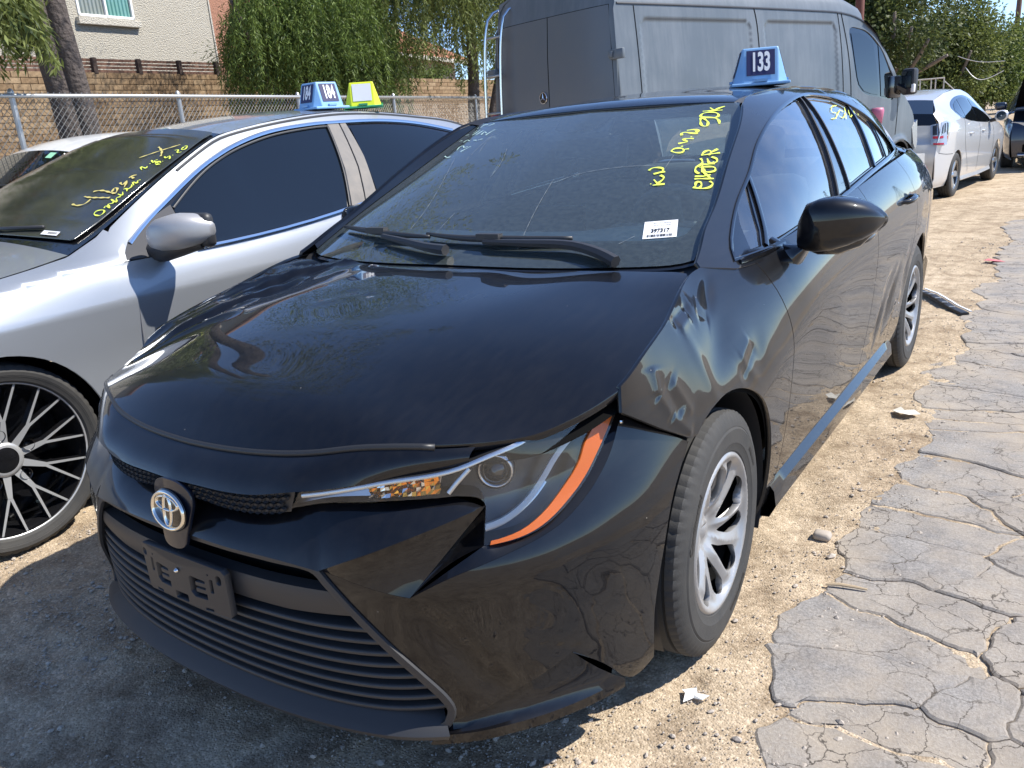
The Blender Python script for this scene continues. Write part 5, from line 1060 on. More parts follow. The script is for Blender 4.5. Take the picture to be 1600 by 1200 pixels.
dl_top = spl([(.671,1.030),(.857,1.139),(1.2,1.302),(1.555,1.401),(1.874,1.434),(2.06,1.439),(2.43,1.436),(2.72,1.408),(2.98,1.355),(3.10,1.30),(3.12,1.24),(3.02,1.12)], 60)
dl_bot = bl_(3.02,.60)
dlo2 = chain(dl_top, dl_bot, [(.585,.96),(.61,.99)])
sv.pan('body_side', chain(top_l, bl_(3.75,.60), [(.575,.955),(.60,1.06)]), h=.05, holes=[dlo2], gap=.0)
sv.pan('window_surround', shrink(dlo2, -.01), M['gloss'], off=-.010, h=.06, gap=0, flange=0)
sv.pan('window_pane', poly([(.99,1.182),(1.188,1.276),(1.534,1.370),(1.846,1.402),(1.985,1.406),(1.90,1.2),(1.80,1.020),(1.438,.983),(1.054,.963),(.895,.962),(.90,1.13)], .05), M['darkglass'], off=-.004, gap=0, flange=0)
sv.pan('window_pane', poly([(2.145,1.40),(2.43,1.405),(2.68,1.378),(2.86,1.338),(2.80,1.125),(2.40,1.10),(2.11,1.066),(2.02,1.052)], .05), M['darkglass'], off=-.004, gap=0, flange=0)
sv.pan('corner_pane', [(2.90,1.325),(3.03,1.28),(3.06,1.23),(2.98,1.13),(2.85,1.125)], M['darkglass'], off=-.004, gap=0, flange=0)
satin = mat('satin_grey_trim', (.15,.145,.14), .6, 0, spec=.25, var=(9,.6,(.30,.26,.22)))
sv.pan('sail_cover', poly([(.60,.985),(.642,1.022),(.737,1.074),(.895,1.133),(.885,.96),(.656,.955),(.585,.958)], .04), mat('sail_grey', (.07,.07,.075), .65, spec=.15), off=.002, gap=0)
sv.pan('pillar_cover', poly([(1.818,1.022),(1.915,1.2),(2.005,1.425),(2.085,1.428),(2.0,1.2),(1.91,1.03)], .05), satin, off=.0, gap=0)
sv.pan('pillar_cover', poly([(1.92,1.032),(2.01,1.2),(2.095,1.428),(2.135,1.425),(2.09,1.25),(2.005,1.046)], .05), satin, off=.0, gap=0)
sv.line('chrome_moulding', spl([(.64,1.012),(.76,1.082),(.857,1.133),(1.2,1.294),(1.555,1.392),(1.874,1.425),(2.06,1.430),(2.43,1.427),(2.72,1.400),(2.98,1.348)], 50), .017, .007, M['chrome'], .003)
sv.line('chrome_moulding', bl_(.90,2.95), .020, .008, M['chrome'], .003)
sv.line('window_seal', spl([(.90,1.118),(1.2,1.276),(1.555,1.373),(1.874,1.407),(1.99,1.41)], 30), .010, .006, M['seal'], .0)
sv.line('window_seal', spl([(1.80,1.02),(1.90,1.2),(1.99,1.41)], 12), .014, .008, M['seal'], .0); sv.line('roof_ditch', np.array([(a, b-.012) for a, b in top_l[8:52]]), .012, .003, M['seal'], .003)
tp = sv.tops([('front_bumper', 0, 3, None), ('hood', 3, 7, None), ('windscreen_frame', 7, 11, M['gloss']), ('roof', 11, 15, None), ('rear_window', 15, 16, M['darkglass']), ('trunk_lid', 16, 18, None), ('rear_bumper', 18, 19, None)], 25)
W2 = Spl([0,.3,.5,.75], [.3,.6,.9,1.2,1.4], [[.935,.93,.925,.91],[1.09,1.085,1.075,1.055],[1.245,1.238,1.225,1.19],[1.395,1.387,1.365,1.31],[1.483,1.473,1.44,1.38]])
def WS2(x, y, off=.010): x = np.asarray(x, float); y = np.asarray(y, float); return np.stack([x, y-.4*off, np.interp(y, sv.top[7:12,0], sv.top[7:12,1])+np.interp(y, sv.top[7:12,0], sv.top[7:12,3])*(1-(x/np.interp(y, sv.top[7:12,0], sv.top[7:12,2]))**2)+off], 1)
wsq = np.vstack([spl([(0,.455),(.4,.465),(.68,.49)], 12), spl([(.695,.50),(.63,.92),(.545,1.31)], 14), spl([(.53,1.325),(.3,1.325),(0,1.325)], 10)])
dusty = mat('dusty_dark_glass', (.020,.022,.020), .09, 0, spec=.8, var=(5,.8,(.075,.075,.055)))
wsil = trimmed('windscreen', WS2, chain(wsq, (wsq*[-1,1])[::-1]), dusty, root, h=.06, flange=.004)
b = MB(); b.tube(WS2(np.array([-.55,-.2,.2,.45]), np.array([.50,.475,.48,.52]), .02), .008, 6); b.build('wiper', M['plastic'], root, smooth=True)
f3 = lambda a, b_: WS2(a, b_, .012)
w_ = writing('marker_writing', STROKE_E, f3, .010, mat('orange_marker', (.62,.52,.16), .6), root, .002); w_ = writing('marker_writing', STROKE_F, f3, .0075, M['marker'], root, .002)
def tick2(u, v, l=.003): a = np.array((.469,.508)); q = a+np.array((.106,.008))*u+np.array((.014,-.026))*v; return f3(np.array([q[0]]), np.array([q[1]]))[0]+np.array([0,-.4,.9])*l
tk = pyobj('auction_ticket', [tick2(u, v) for u, v in ((0,0),(1,0),(1,1),(0,1))], [(0,3,2,1)], M['white_decal'], root, False); b = MB()
for i in range(14): u = .36+.04*i; b.add([tick2(u, .25, .0036), tick2(u+.02, .25, .0036), tick2(u+.02, .75, .0036), tick2(u, .75, .0036)], [(0,3,2,1)])
b.build('barcode', M['ink'], tk)
for sg in (1,-1):   # door mirror: silver cap, black back and foot
    mo = MB(); n = 22; V = []
    st3 = [(.935,.995,1.03,.02,.62),(.95,.965,1.065,.055,.63),(.99,.955,1.092,.078,.645),(1.05,.957,1.105,.085,.665),(1.10,.968,1.100,.078,.69),(1.14,.985,1.080,.055,.715),(1.16,1.01,1.055,.02,.735)]
    for x, z0, z1, dy, yc in st3:
        for k in range(n):
            a = 2*math.pi*k/n; c, s_ = math.cos(a), math.sin(a); cc = math.copysign(abs(c)**.7, c); ss = math.copysign(abs(s_)**.7, s_); V.append((sg*(x*.97+.02), yc+.06+.92*dy*(cc if cc < 0 else cc*.6), .018+(z0+z1)/2+(z1-z0)*.46*ss))
    F = [(i*n+k, (i+1)*n+k, (i+1)*n+(k+1) % n, i*n+(k+1) % n) for i in range(len(st3)-1) for k in range(n)]+[tuple(range(n)), tuple(range(len(st3)*n-1, (len(st3)-1)*n-1, -1))]
    mo.add(V, [q if sg > 0 else q[::-1] for q in F]); mo = mo.build('door_mirror', mat('dusty_silver', (.42,.425,.44), .42, .4, var=(7,.45,(.36,.31,.25))) if sg > 0 else M['silver_paint'], root, angle=50)
    b = MB(); b.tube([(sg*.84,.72,.965),(sg*.92,.73,.970),(sg*1.0,.745,.985),(sg*1.09,.775,.99)], [.04,.04,.036,.015], 10); b.bbox((sg*1.05,.79,1.045), (.18,.05,.13), .02); b.build('mirror_foot', M['plastic'], mo, angle=50)
sv.wheels(.346, .281, .235, .765, mesh_wheel, (0, 2.78)); liner(root, sv.arches, .86)
b = MB(); b.box((0,1.6,.25), (1.5,4.0,.06)); b.build('floor_pan', M['dark'], root)
b = MB(); b.bbox((.0,-.98,.66), (1.3,.12,.10), .03); b.build('grille', M['gloss'], root)
for sg in (1,-1): sv.pan('headlight', poly([(-.95,.66),(-.62,.74),(-.60,.80),(-.90,.76)], .05), M['dull_chrome'], off=.004, both=False) if sg > 0 else None
zr2 = 1.487+.034
roof_sign('roof_sign', (-2.005,1.56,zr2-.018), -.14, '184', 'blue sign numbered 184 at the front of the silver roof', M['sign_blue'], M['sign_navy'], M['sign_blue'], M['white_decal'])
roof_sign('roof_sign', (-1.955,1.84,zr2-.022), .74, '', 'yellow sign with blank white panels behind the 184 sign', M['sign_yellow'], mat('blank_panel', (.70,.70,.71), .4), M['green_plastic'], M['white_decal'])
# ------------------------------------------------------------------ silver hatchback far right, seen from behind
hb = Car('silver_hatchback', 'pale silver hatchback seen from behind with clear tail lamps', (-.565-.02,14.42,-.075), math.pi-math.radians(5.7), M['silver2'],
  [(-.92,.25,.66,0),(-.93,.5,.70,0),(-.85,.70,.70,.02),(-.5,.88,.72,.04),(-.1,.99,.72,.04),(.12,1.05,.70,.04),(.55,1.24,.62,.04),(1.0,1.40,.56,.04),(1.4,1.465,.54,.035),(1.75,1.475,.53,.03),(2.3,1.435,.52,.03),(2.85,1.345,.525,.03),
   (3.35,1.17,.66,.03),(3.42,1.02,.735,.02),(3.44,.86,.762,.0),(3.50,.78,.762,0),(3.53,.62,.755,0),(3.46,.32,.73,0)],
  [(-1,.72),(-.4,.86),(.2,.93),(.9,.945),(1.6,.985),(2.3,1.05),(2.9,1.10),(3.35,1.08),(3.6,.80)], [(-1,.72),(-.7,.82),(-.2,.868),(.5,.872),(2.0,.872),(2.7,.868),(3.2,.835),(3.55,.76)], .19, [(0,.31,.345),(2.70,.31,.345)])
s2_ = hb.root
hb.pan('body_side', hb.outline(), h=.06, gap=0, holes=[])
hb.tops([('front_bumper', 0, 2, None), ('hood', 2, 5, None), ('windscreen', 5, 7, M['darkglass']), ('roof', 7, 11, None), ('rear_window', 11, 12, M['tint'] if False else M['darkglass']), ('rear_glass', 12, 13, M['gloss']), ('tailgate', 13, 15, None), ('rear_bumper', 15, 17, None)], 21)
win2 = spl([(.47,1.0),(.75,1.15),(1.05,1.295),(1.4,1.372),(1.75,1.385),(2.15,1.352),(2.5,1.27),(2.62,1.20),(2.52,1.10),(2.3,1.065),(1.9,1.02),(1.2,.975),(.6,.96)], 60, True)
hb.pan('window_surround', win2, M['gloss'], off=.003, h=.06, gap=0)
for q in ([(.58,.985),(.80,1.13),(1.05,1.26),(1.36,1.335),(1.33,.995),(.9,.972)], [(1.40,1.0),(1.45,1.345),(1.75,1.358),(2.02,1.335),(2.18,1.07),(1.8,1.022)], [(2.10,1.322),(2.36,1.268),(2.54,1.19),(2.44,1.105),(2.24,1.078)]):
    hb.pan('window_pane', poly(q, .05), M['darkglass'], off=.006, h=.06, gap=0, flange=0)
for q in ([(.42,.30),(.40,.6),(.46,.9)], [(1.36,.28),(1.40,.6),(1.385,.98)], [(1.95,.30),(2.12,.50),(2.30,.68),(2.38,.85),(2.33,1.06)], [(2.95,.62),(3.20,.63),(3.44,.66)]): hb.line('panel_seam', spl(q, 16), .006, .001, M['dark'], .001)
hb.line('rocker_panel', [(.36,.24),(1.2,.225),(2.34,.24)], .09, .012, M['silver2'], .0)
for y in (1.20, 2.02):
    for sg in (1,-1):
        P = hb.P3([(y-.09,.845),(y-.04,.85),(y+.04,.852),(y+.09,.85)], 0, sg); P[1:3,0] += sg*.02; b = MB(); b.tube(P, [.008,.013,.013,.009], 8); b.build('handle', M['silver2'], s2_, angle=60)
# tail lamps: clear upper column with red and amber cells and a red strip
for mir in both:
    col = poly([(3.13,1.045),(3.24,1.075),(3.37,1.055),(3.45,.90),(3.52,.765),(3.30,.755),(3.22,.80),(3.16,.93)], .04)
    tl = trimmed('tail_lamp', hb.side(.004), col, mat('lamp_clear_cell', (.42,.44,.46), .15, .3, coat=.8) if not mir else bpy.data.materials['lamp_clear_cell'], s2_, h=.04, mirror=mir)
    for q, m_ in (([(3.205,1.04),(3.24,1.05),(3.27,.90),(3.235,.89)], M['lamp_inner']), ([(3.275,1.045),(3.31,1.04),(3.345,.905),(3.305,.90)], M['lamp_inner']), ([(3.335,1.03),(3.37,1.0),(3.405,.915),(3.37,.91)], M['lamp_inner']), ([(3.235,.872),(3.40,.885),(3.42,.845),(3.24,.835)], M['red_lens']), ([(3.25,.825),(3.43,.832),(3.45,.80),(3.26,.795)], M['clear'] if False else M['dull_chrome']), ([(3.29,.785),(3.47,.79),(3.50,.768),(3.31,.762)], M['red_lens'])):
        trimmed('lamp_cell', hb.side(.0075), poly(q, .05), m_, tl, h=.04, flange=.004, mirror=mir)
for sg in (1,-1):
    lg = np.array([spl([(sg*x, y, z) for x, y, z in q], 14) for q in ([(.655,3.432,1.03),(.735,3.40,1.045),(.795,3.245,1.06)], [(.675,3.475,.90),(.765,3.44,.90),(.835,3.29,.90)], [(.70,3.53,.775),(.79,3.50,.77),(.862,3.36,.765)])])
    lo_ = gridobj('tail_lamp_face', [lg], bpy.data.materials['lamp_clear_cell'], s2_, flip=sg < 0)
    for (u0, u1, v0, v1), m_ in (((.10,.30,.06,.50), M['lamp_inner']), ((.38,.58,.06,.52), M['lamp_inner']), ((.10,.70,.56,.68), M['red_lens']), ((.12,.75,.90,.985), M['red_lens'])):
        cg = np.array([[ [np.interp(u*13, np.arange(14), (lg[0]*(1-2*v)+lg[1]*2*v if v < .5 else lg[1]*(2-2*v)+lg[2]*(2*v-1))[:,k]) for k in range(3)] for u in np.linspace(u0, u1, 6)] for v in np.linspace(v0, v1, 5)]); cg[...,1] += .006; cg[...,0] += sg*.002
        gridobj('lamp_cell', [cg], m_, lo_, flip=sg < 0)
b = MB(); b.bbox((0,3.49,.87), (.46,.03,.14), .01); b.build('plate_recess', M['plastic'], s2_); b = MB(); b.box((0,3.507,.87), (.30,.006,.115)); b.build('licence_plate', M['white_plastic'], s2_)
hb.wheels(.31, .205, .185, .765, plain_wheel(5, M['dull_chrome']), (0, 2.70)); liner(s2_, hb.arches, .85)
for sg in (1,-1):
    b = MB(); V = []; n = 16
    for x, z0, z1, dy in ((.90,.99,1.04,.03),(.93,.955,1.10,.06),(1.0,.95,1.115,.07),(1.06,.965,1.105,.06),(1.085,1.0,1.07,.02)):
        V += [(sg*x, .62+dy*math.cos(2*math.pi*k/n), (z0+z1)/2+(z1-z0)/2*math.sin(2*math.pi*k/n)) for k in range(n)]
    F = [(i*n+k, (i+1)*n+k, (i+1)*n+(k+1) % n, i*n+(k+1) % n) for i in range(4) for k in range(n)]; b.add(V, F if sg > 0 else [q[::-1] for q in F]); mo = b.build('door_mirror', M['silver2'], s2_, angle=60)
    b = MB(); b.lathe([(0,.0),(.062,.0)], 20, 'z'); b.V = [(sg*1.0+v[0]*1.1, .688, 1.032+v[1]*1.1) for v in b.V]; b.build('mirror_glass', M['darkglass'], mo); b = MB(); b.tube([(sg*.84,.60,.965),(sg*.92,.62,.985)], .03, 8); b.build('mirror_foot', M['plastic'], mo)
b = MB(); b.box((0,1.4,.22), (1.5,3.6,.06)); b.build('floor_pan', M['dark'], s2_)
# ------------------------------------------------------------------ dark blue van-like car with its hood up, nose to the camera
dk = Car('dark_blue_car', 'dark blue car with its hood propped open facing the lane', (1.05,16.9,-.08), math.radians(4), M['navy_paint'],
  [(-.95,.25,.72,0),(-.98,.55,.76,0),(-.93,.80,.76,.01),(-.86,.86,.76,.02),(.05,1.02,.74,.0),(.22,1.06,.72,.03),(1.05,1.55,.60,.03),(1.7,1.64,.58,.03),(3.2,1.63,.58,.03),(3.75,1.15,.66,.02),(3.85,.7,.72,0),(3.8,.3,.72,0)],
  [(-1,.72),(-.5,.92),(.2,1.0),(1,1.04),(3,1.08),(4,1.05)], [(-1,.78),(-.7,.86),(-.2,.90),(1,.91),(3,.91),(3.9,.84)], .20, [(0,.33,.37),(2.8,.33,.37)])
dk.pan('body_side', dk.outline(), h=.08, gap=0); dk.tops([('front_bumper', 0, 3, None), ('engine_bay', 3, 4, M['dark']), ('cowl_panel', 4, 5, M['plastic']), ('windscreen', 5, 6, M['darkglass']), ('roof', 6, 8, None), ('tailgate', 8, 11, None)], 17)
hp = [(.20,1.10),(-.15,1.36),(-.55,1.58),(-.78,1.66)]; G = np.array([[(.74*u*(1-.05*i), y, z+.03*(1-u*u)) for u in np.linspace(-1,1,15)] for i, (y, z) in enumerate(hp)])
ho = gridobj('raised_hood', [G, G[:,::-1]+[0,-.012,-.02]], [M['dark']], dk.root, angle=40)
b = MB(); b.tube([(.55,-.75,.88),(.50,-.60,1.55)], .008, 6); b.build('hood_prop', M['steel'], dk.root)
for sg in (1,-1):
    for nm, P_, m_ in (('headlight', [(.40,.70),(.74,.78),(.78,.86),(.52,.83)], M['dull_chrome']), ('fog_lamp', [(.52,.42),(.72,.44),(.74,.50),(.50,.49)], M['dark'])):
        b = MB(); V = [(sg*x, -.985+.22*max(0, x-.45)**1.1*2-.015, z) for x, z in P_]; V += [(x, y+.05, z) for x, y, z in V]; b.add(V, [(0,1,2,3),(4,7,6,5),(0,4,5,1),(1,5,6,2),(2,6,7,3),(3,7,4,0)]); b.build(nm, m_, dk.root)
for z in (.70,.75,.80): b = MB(); b.bbox((0,-1.0,z), (.78,.03,.022), .008); b.build('grille_bar', M['chrome'], dk.root, angle=40)
b = MB(); b.bbox((0,-.985,.40), (1.15,.04,.14), .02); b.build('lower_grille', M['dark'], dk.root); b = MB(); b.bbox((0,-1.0,.28), (1.3,.06,.05), .02); b.build('bumper_trim', M['dull_chrome'], dk.root)
dk.wheels(.33, .22, .215, .79, plain_wheel(5, M['dull_chrome']), (0, 2.8)); liner(dk.root, dk.arches, .88)
for sg in (1,-1): b = MB(); b.bbox((sg*.98,.55,1.12), (.20,.10,.14), .04); b.build('door_mirror', M['navy_paint'], dk.root, angle=50)
# ------------------------------------------------------------------ white car by the fence
wh = Car('white_car', 'white car with a green sticker on its dark windscreen near the fence', (-7.32,1.90,.03), math.radians(4), M['white_paint'],
  [(-.9,.3,.66,0),(-.92,.6,.70,0),(-.85,.78,.70,.02),(-.2,.96,.70,.04),(.10,1.02,.70,.04),(.75,1.40,.60,.04),(1.1,1.50,.58,.04),(1.7,1.54,.57,.04),(2.5,1.50,.57,.04),(3.1,1.10,.64,.02),(3.3,.7,.70,0),(3.25,.3,.70,0)],
  [(-1,.72),(-.3,.90),(.2,.96),(1,.98),(3.3,1.02)], [(-1,.72),(-.6,.82),(0,.87),(2.5,.87),(3.3,.78)], .2, [(0,.31,.35),(2.6,.31,.35)])
wh.pan('body_side', wh.outline(), h=.07, gap=0); wh.tops([('front_bumper', 0, 2, None), ('hood', 2, 4, None), ('windscreen_frame', 4, 5, M['gloss']), ('roof', 5, 8, None), ('rear_window', 8, 9, M['darkglass']), ('tailgate', 9, 11, None)], 17)
def W3(x, y, off=.01): x = np.asarray(x, float); y = np.asarray(y, float); t = (y-.10)/.65; return np.stack([x, y-.5*off, 1.02+.38*t+.04*(1-(x/(.70-.10*t))**2)+off], 1)
q = np.vstack([spl([(0,.15),(.35,.16),(.65,.19)], 10), spl([(.65,.20),(.60,.5),(.565,.72)], 8), spl([(.55,.735),(.3,.735),(0,.735)], 8)]); wsw = trimmed('windscreen', W3, chain(q, (q*[-1,1])[::-1]), M['darkglass'], wh.root, h=.08, flange=.004)
b = MB(); P = [W3(np.array([x]), np.array([y]), .014)[0] for x, y in ((.36,.70),(.46,.70),(.47,.62),(.37,.62))]; b.add(P, [(0,3,2,1)]); b.build('window_sticker', mat('green_sticker', (.30,.62,.40), .6), wsw)
for Q in ([(-.5,.22),(0,.185),(.2,.20)], [(.05,.20),(.4,.215),(.6,.25)]): b = MB(); b.tube(W3(np.array(Q)[:,0], np.array(Q)[:,1], .025), .009, 6); b.build('wiper', M['plastic'], wh.root)
b = MB(); b.bbox((.17,.80,1.33), (.22,.05,.09), .02); b.build('rear_view_mirror', M['cloth'], wh.root)
for q in ([(.62,1.05),(.95,1.36),(1.5,1.44),(1.5,1.02)], [(1.58,1.02),(1.58,1.44),(2.3,1.42),(2.7,1.08)]): wh.pan('window_pane', poly(q, .06), M['darkglass'], off=.004, gap=0, flange=0)
wh.wheels(.31, .205, .195, .76, plain_wheel(5, M['dull_chrome']), (0, 2.6)); liner(wh.root, wh.arches, .85)
# ------------------------------------------------------------------ white pickup behind, only its roof and windscreen top show
pk = Car('white_pickup', 'white vehicle roof showing above the raised dark hood', (2.35,24.0,-.08), math.radians(3), M['white_paint'],
  [(-.9,.4,.8,0),(-.9,.9,.82,0),(-.3,1.10,.82,.04),(.3,1.15,.82,.04),(.95,1.62,.68,.04),(1.4,1.72,.66,.04),(2.4,1.70,.66,.04),(2.7,1.2,.74,.02),(4.0,1.15,.78,0),(4.05,.5,.8,0)],
  [(-1,.85),(.3,1.08),(2.7,1.12),(4.1,1.1)], [(-1,.86),(0,.93),(4.1,.92)], .3, [(0,.38,.42),(3.2,.38,.42)])
pk.pan('body_side', pk.outline(), h=.1, gap=0); pk.tops([('front_bumper', 0, 1, None), ('hood', 1, 3, None), ('windscreen', 3, 4, M['darkglass']), ('roof', 4, 6, None), ('rear_window', 6, 7, M['darkglass']), ('bed_cover', 7, 9, M['plastic'])], 13)
pk.wheels(.38, .22, .24, .82, plain_wheel(5, M['dull_chrome']), (0, 3.2)); liner(pk.root, pk.arches, .9)
# ================================================================== grey cargo van (x to its right, y forwards from its rear corner)
van = empty('cargo_van', 'matte grey cargo van with a ladder on its rear doors', 'van', (-1.99,5.16,-.03), math.radians(-18))
GP = M['grey_paint']
def vx(y, z): return -.012*np.clip((z-1.0)/.6, 0, 3)**1.5-.055*np.clip((z-1.35)/1.0, 0, 2)**1.6-.02*np.clip((.7-z)/.5, 0, 1)-.16*np.clip((y-4.3)/1.35, 0, 1.2)**2.2
def sdf(y, z, y0, y1, z0, z1, r):
    dx = np.abs(y-(y0+y1)/2)-(y1-y0)/2+r; dz = np.abs(z-(z0+z1)/2)-(z1-z0)/2+r
    return np.hypot(np.maximum(dx, 0), np.maximum(dz, 0))+np.minimum(np.maximum(dx, dz), 0)-r
def VS(off=0.):
    def f(y, z):
        y = np.asarray(y, float); z = np.asarray(z, float); d = np.zeros_like(y)
        for a, b in ((.34, 1.98), (2.18, 3.53)):
            q = sdf(y, z, a, b, 1.28, 2.24, .12); k = np.clip(-q/.035, 0, 1); d = d-.016*(k*k*(3-2*k))
        d = d+.010*np.exp(-((z-.86-.02*np.sin(y))/.03)**2)*(y < 4.4)-.012*np.clip((.86-z)/.25, 0, 1)+.002*np.sin(5*y+9*z)*gs(y,z,1.3,1.8,.6,.25)+.03*np.exp(-((np.hypot(y-5.0, z-.40)-.47)/.035)**2)
        return np.stack([vx(y, z)+d+off, y, z], 1)
    return f
roofz = lambda y: 2.36-.004*y
vo = chain([(.02,.42),(.02,2.0),(.035,2.30)], spl([(.06,2.36),(1.5,2.362),(3.0,2.355),(3.62,2.345),(3.9,2.31),(4.10,2.255),(4.33,2.13),(4.60,1.88),(4.88,1.60)], 40), spl([(4.88,1.60),(5.04,1.43),(5.30,1.27),(5.48,1.14),(5.58,.94),(5.62,.66)], 16), [(5.50,.62),(5.44,.62)], arc(5.0,.40,.44,25,190,30), [(4.45,.34),(1.35,.34)], arc(.95,.40,.44,-8,188,26), [(.45,.40)])
vg = poly([(3.83,2.115),(4.0,2.12),(4.15,2.085),(4.29,2.025),(4.36,1.70),(4.40,1.42),(4.22,1.44),(4.07,1.475),(3.97,1.55),(3.93,1.63),(3.88,1.85)], .05)
vt = poly([(4.41,1.99),(4.50,1.90),(4.63,1.73),(4.72,1.60),(4.72,1.40),(4.66,1.385),(4.46,1.405)], .05)
hole = chain(spl([(3.79,2.16),(4.02,2.165),(4.18,2.13),(4.33,2.05),(4.5,1.92),(4.65,1.745),(4.77,1.60),(4.80,1.45),(4.76,1.36),(4.6,1.365),(4.35,1.40),(4.10,1.44),(3.95,1.52),(3.89,1.64),(3.83,1.9)], 60, True))
for mir in both:
    def side_(off=0., mir=mir):
        g = VS(off)
        if not mir: return g
        def f(y, z): P = g(y, z); P[:,0] = -1.90-P[:,0]; return P
        return f
    trimmed('body_side', side_(), vo, GP, van, h=.035, holes=[hole], flange=.015, out=-1 if mir else 1)
    trimmed('window_surround', side_(-.012), shrink(hole, -.01), M['gloss'], van, h=.1, flange=0, out=-1 if mir else 1)
    for q in (vg, vt): trimmed('window_pane', side_(-.006), q, M['darkglass'], van, h=.1, flange=0, out=-1 if mir else 1)
    sd = -1 if mir else 1; cv_ = lambda P: side_(.003)(*np.array(P).T)
    for q, w in (([(2.05,.45),(2.08,1.0),(2.08,1.6),(2.07,2.2),(2.04,2.345)], .012), ([(3.72,.45),(3.76,1.0),(3.78,1.5),(3.74,1.9),(3.63,2.34)], .012), ([(3.60,.45),(3.62,1.2),(3.60,2.0),(3.56,2.34)], .010), ([(4.86,.93),(4.885,1.15),(4.895,1.28),(4.86,1.58)], .010), ([(.30,.46),(.30,1.2),(.29,2.33)], .008)):
        sweep('panel_seam', cv_(spl(q, 24)), w, .0015, M['dark'], van, N=(sd,0,0))
    sweep('roof_gutter', cv_(spl([(.08,2.345),(1.5,2.347),(3.0,2.34),(3.6,2.33),(3.9,2.295),(4.1,2.24),(4.33,2.115)], 40)), .018, .006, M['seal'], van, N=(sd,0,.3))
# roof, rear doors, front
def ring(y, k=0.): x0 = float(vx(np.array([y]), np.array([2.36-.0]))[0]); return [(x0-.0,0),(x0-.03,.10),(x0-.10,.19),(x0-.30,.26),(-.95,.29)]
rows = []
for y in list(np.linspace(.06,3.6,10))+[3.9,4.1]:
    z0 = float(np.interp(y, [.06,1.5,3.0,3.62,3.9,4.10], [2.36,2.362,2.355,2.345,2.31,2.255])); r_ = ring(min(y, 4.2)); hh = .97 if y < 3.7 else .85
    rows.append([(x, y, z0+dz*hh) for x, dz in r_]+[(-1.9-x, y, z0+dz*hh) for x, dz in r_[-2::-1]])
rows = [[(x, y+.03, z-.06*(i != 4)) for i, (x, y, z) in enumerate(rows[0])]]*0+rows
gridobj('roof', [np.array([spl(q, 25) for q in rows])], GP, van, angle=40, flip=True)
for k in range(7): 
    y = .45+.45*k; b = MB(); b.bbox((-.95,y,2.645), (1.1,.05,.012), .005); b.build('roof_rib', GP, van, angle=40)
zc = np.array([.42,.60,.9,1.4,1.9,2.2,2.36,2.44]); U = np.linspace(0,1,21)
rear_ = lambda z, u: ((float(vx(np.array([0.]), np.array([min(z,2.36)]))[0])-.0)*(1-u)+(-1.9-float(vx(np.array([0.]), np.array([min(z,2.36)]))[0]))*u, .02-.045*(1-(2*u-1)**4)+.035*max(0, z-2.25)/.2+.02*max(0, z-1.5), z+(.06*(1-(2*u-1)**2) if z > 2.4 else 0))
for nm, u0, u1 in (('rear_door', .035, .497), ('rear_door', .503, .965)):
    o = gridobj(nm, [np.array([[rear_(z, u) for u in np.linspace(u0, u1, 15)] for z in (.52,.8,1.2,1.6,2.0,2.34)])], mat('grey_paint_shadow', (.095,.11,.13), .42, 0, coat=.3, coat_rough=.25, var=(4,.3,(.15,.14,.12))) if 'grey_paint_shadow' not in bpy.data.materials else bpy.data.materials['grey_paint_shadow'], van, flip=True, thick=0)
    hx_ = -.03 if u0 < .3 else -1.87
    for z in (.75, 1.92): b = MB(); b.bbox((hx_,.005,z), (.17,.035,.085), .008); b.bbox((hx_-.055 if u0 < .3 else hx_+.055,-.02,z), (.05,.02,.05), .004); h_ = b.build('hinge', GP, o, angle=40)
gridobj('rear_header', [np.array([[rear_(z, u) for u in U] for z in (2.345,2.40,2.50,2.58)])], GP, van, flip=True)
for u in (.0,.97): gridobj('corner_post', [np.array([[rear_(z, uu) for uu in (u, u+.032)] for z in zc[:7]])], GP, van, flip=True)
gridobj('door_gap', [np.array([[np.array(rear_(z, u))+[0,.02,0] for u in U] for z in zc[:7]])], M['dark'], van, flip=True)
b = MB(); b.bbox((-.95,-.06,.44), (1.86,.14,.20), .04); b.build('rear_bumper', M['plastic'], van, angle=40)
# badge
em = empty('badge'); em.parent = van; em.location = (-1.03,-.034,1.62)
b = MB(); V, F = oval(0,0,.052,.052,.010,.010,36,0); b.add(V, F)
for k in range(3):
    a = math.pi/2+2*math.pi*k/3; c_, s_ = math.cos(a), math.sin(a); b.add([(.052*c_,-.006,.052*s_),(-.009*s_,-.004,.009*c_),(0,-.010,0),(.009*s_,-.004,-.009*c_)], [(0,1,2),(0,2,3)])
b.build('badge_star', M['chrome'], em); b = MB(); b.add([(.052*math.cos(2*math.pi*k/30), -.001, .052*math.sin(2*math.pi*k/30)) for k in range(30)], [tuple(range(30))]); b.build('badge_disc', M['gloss'], em)
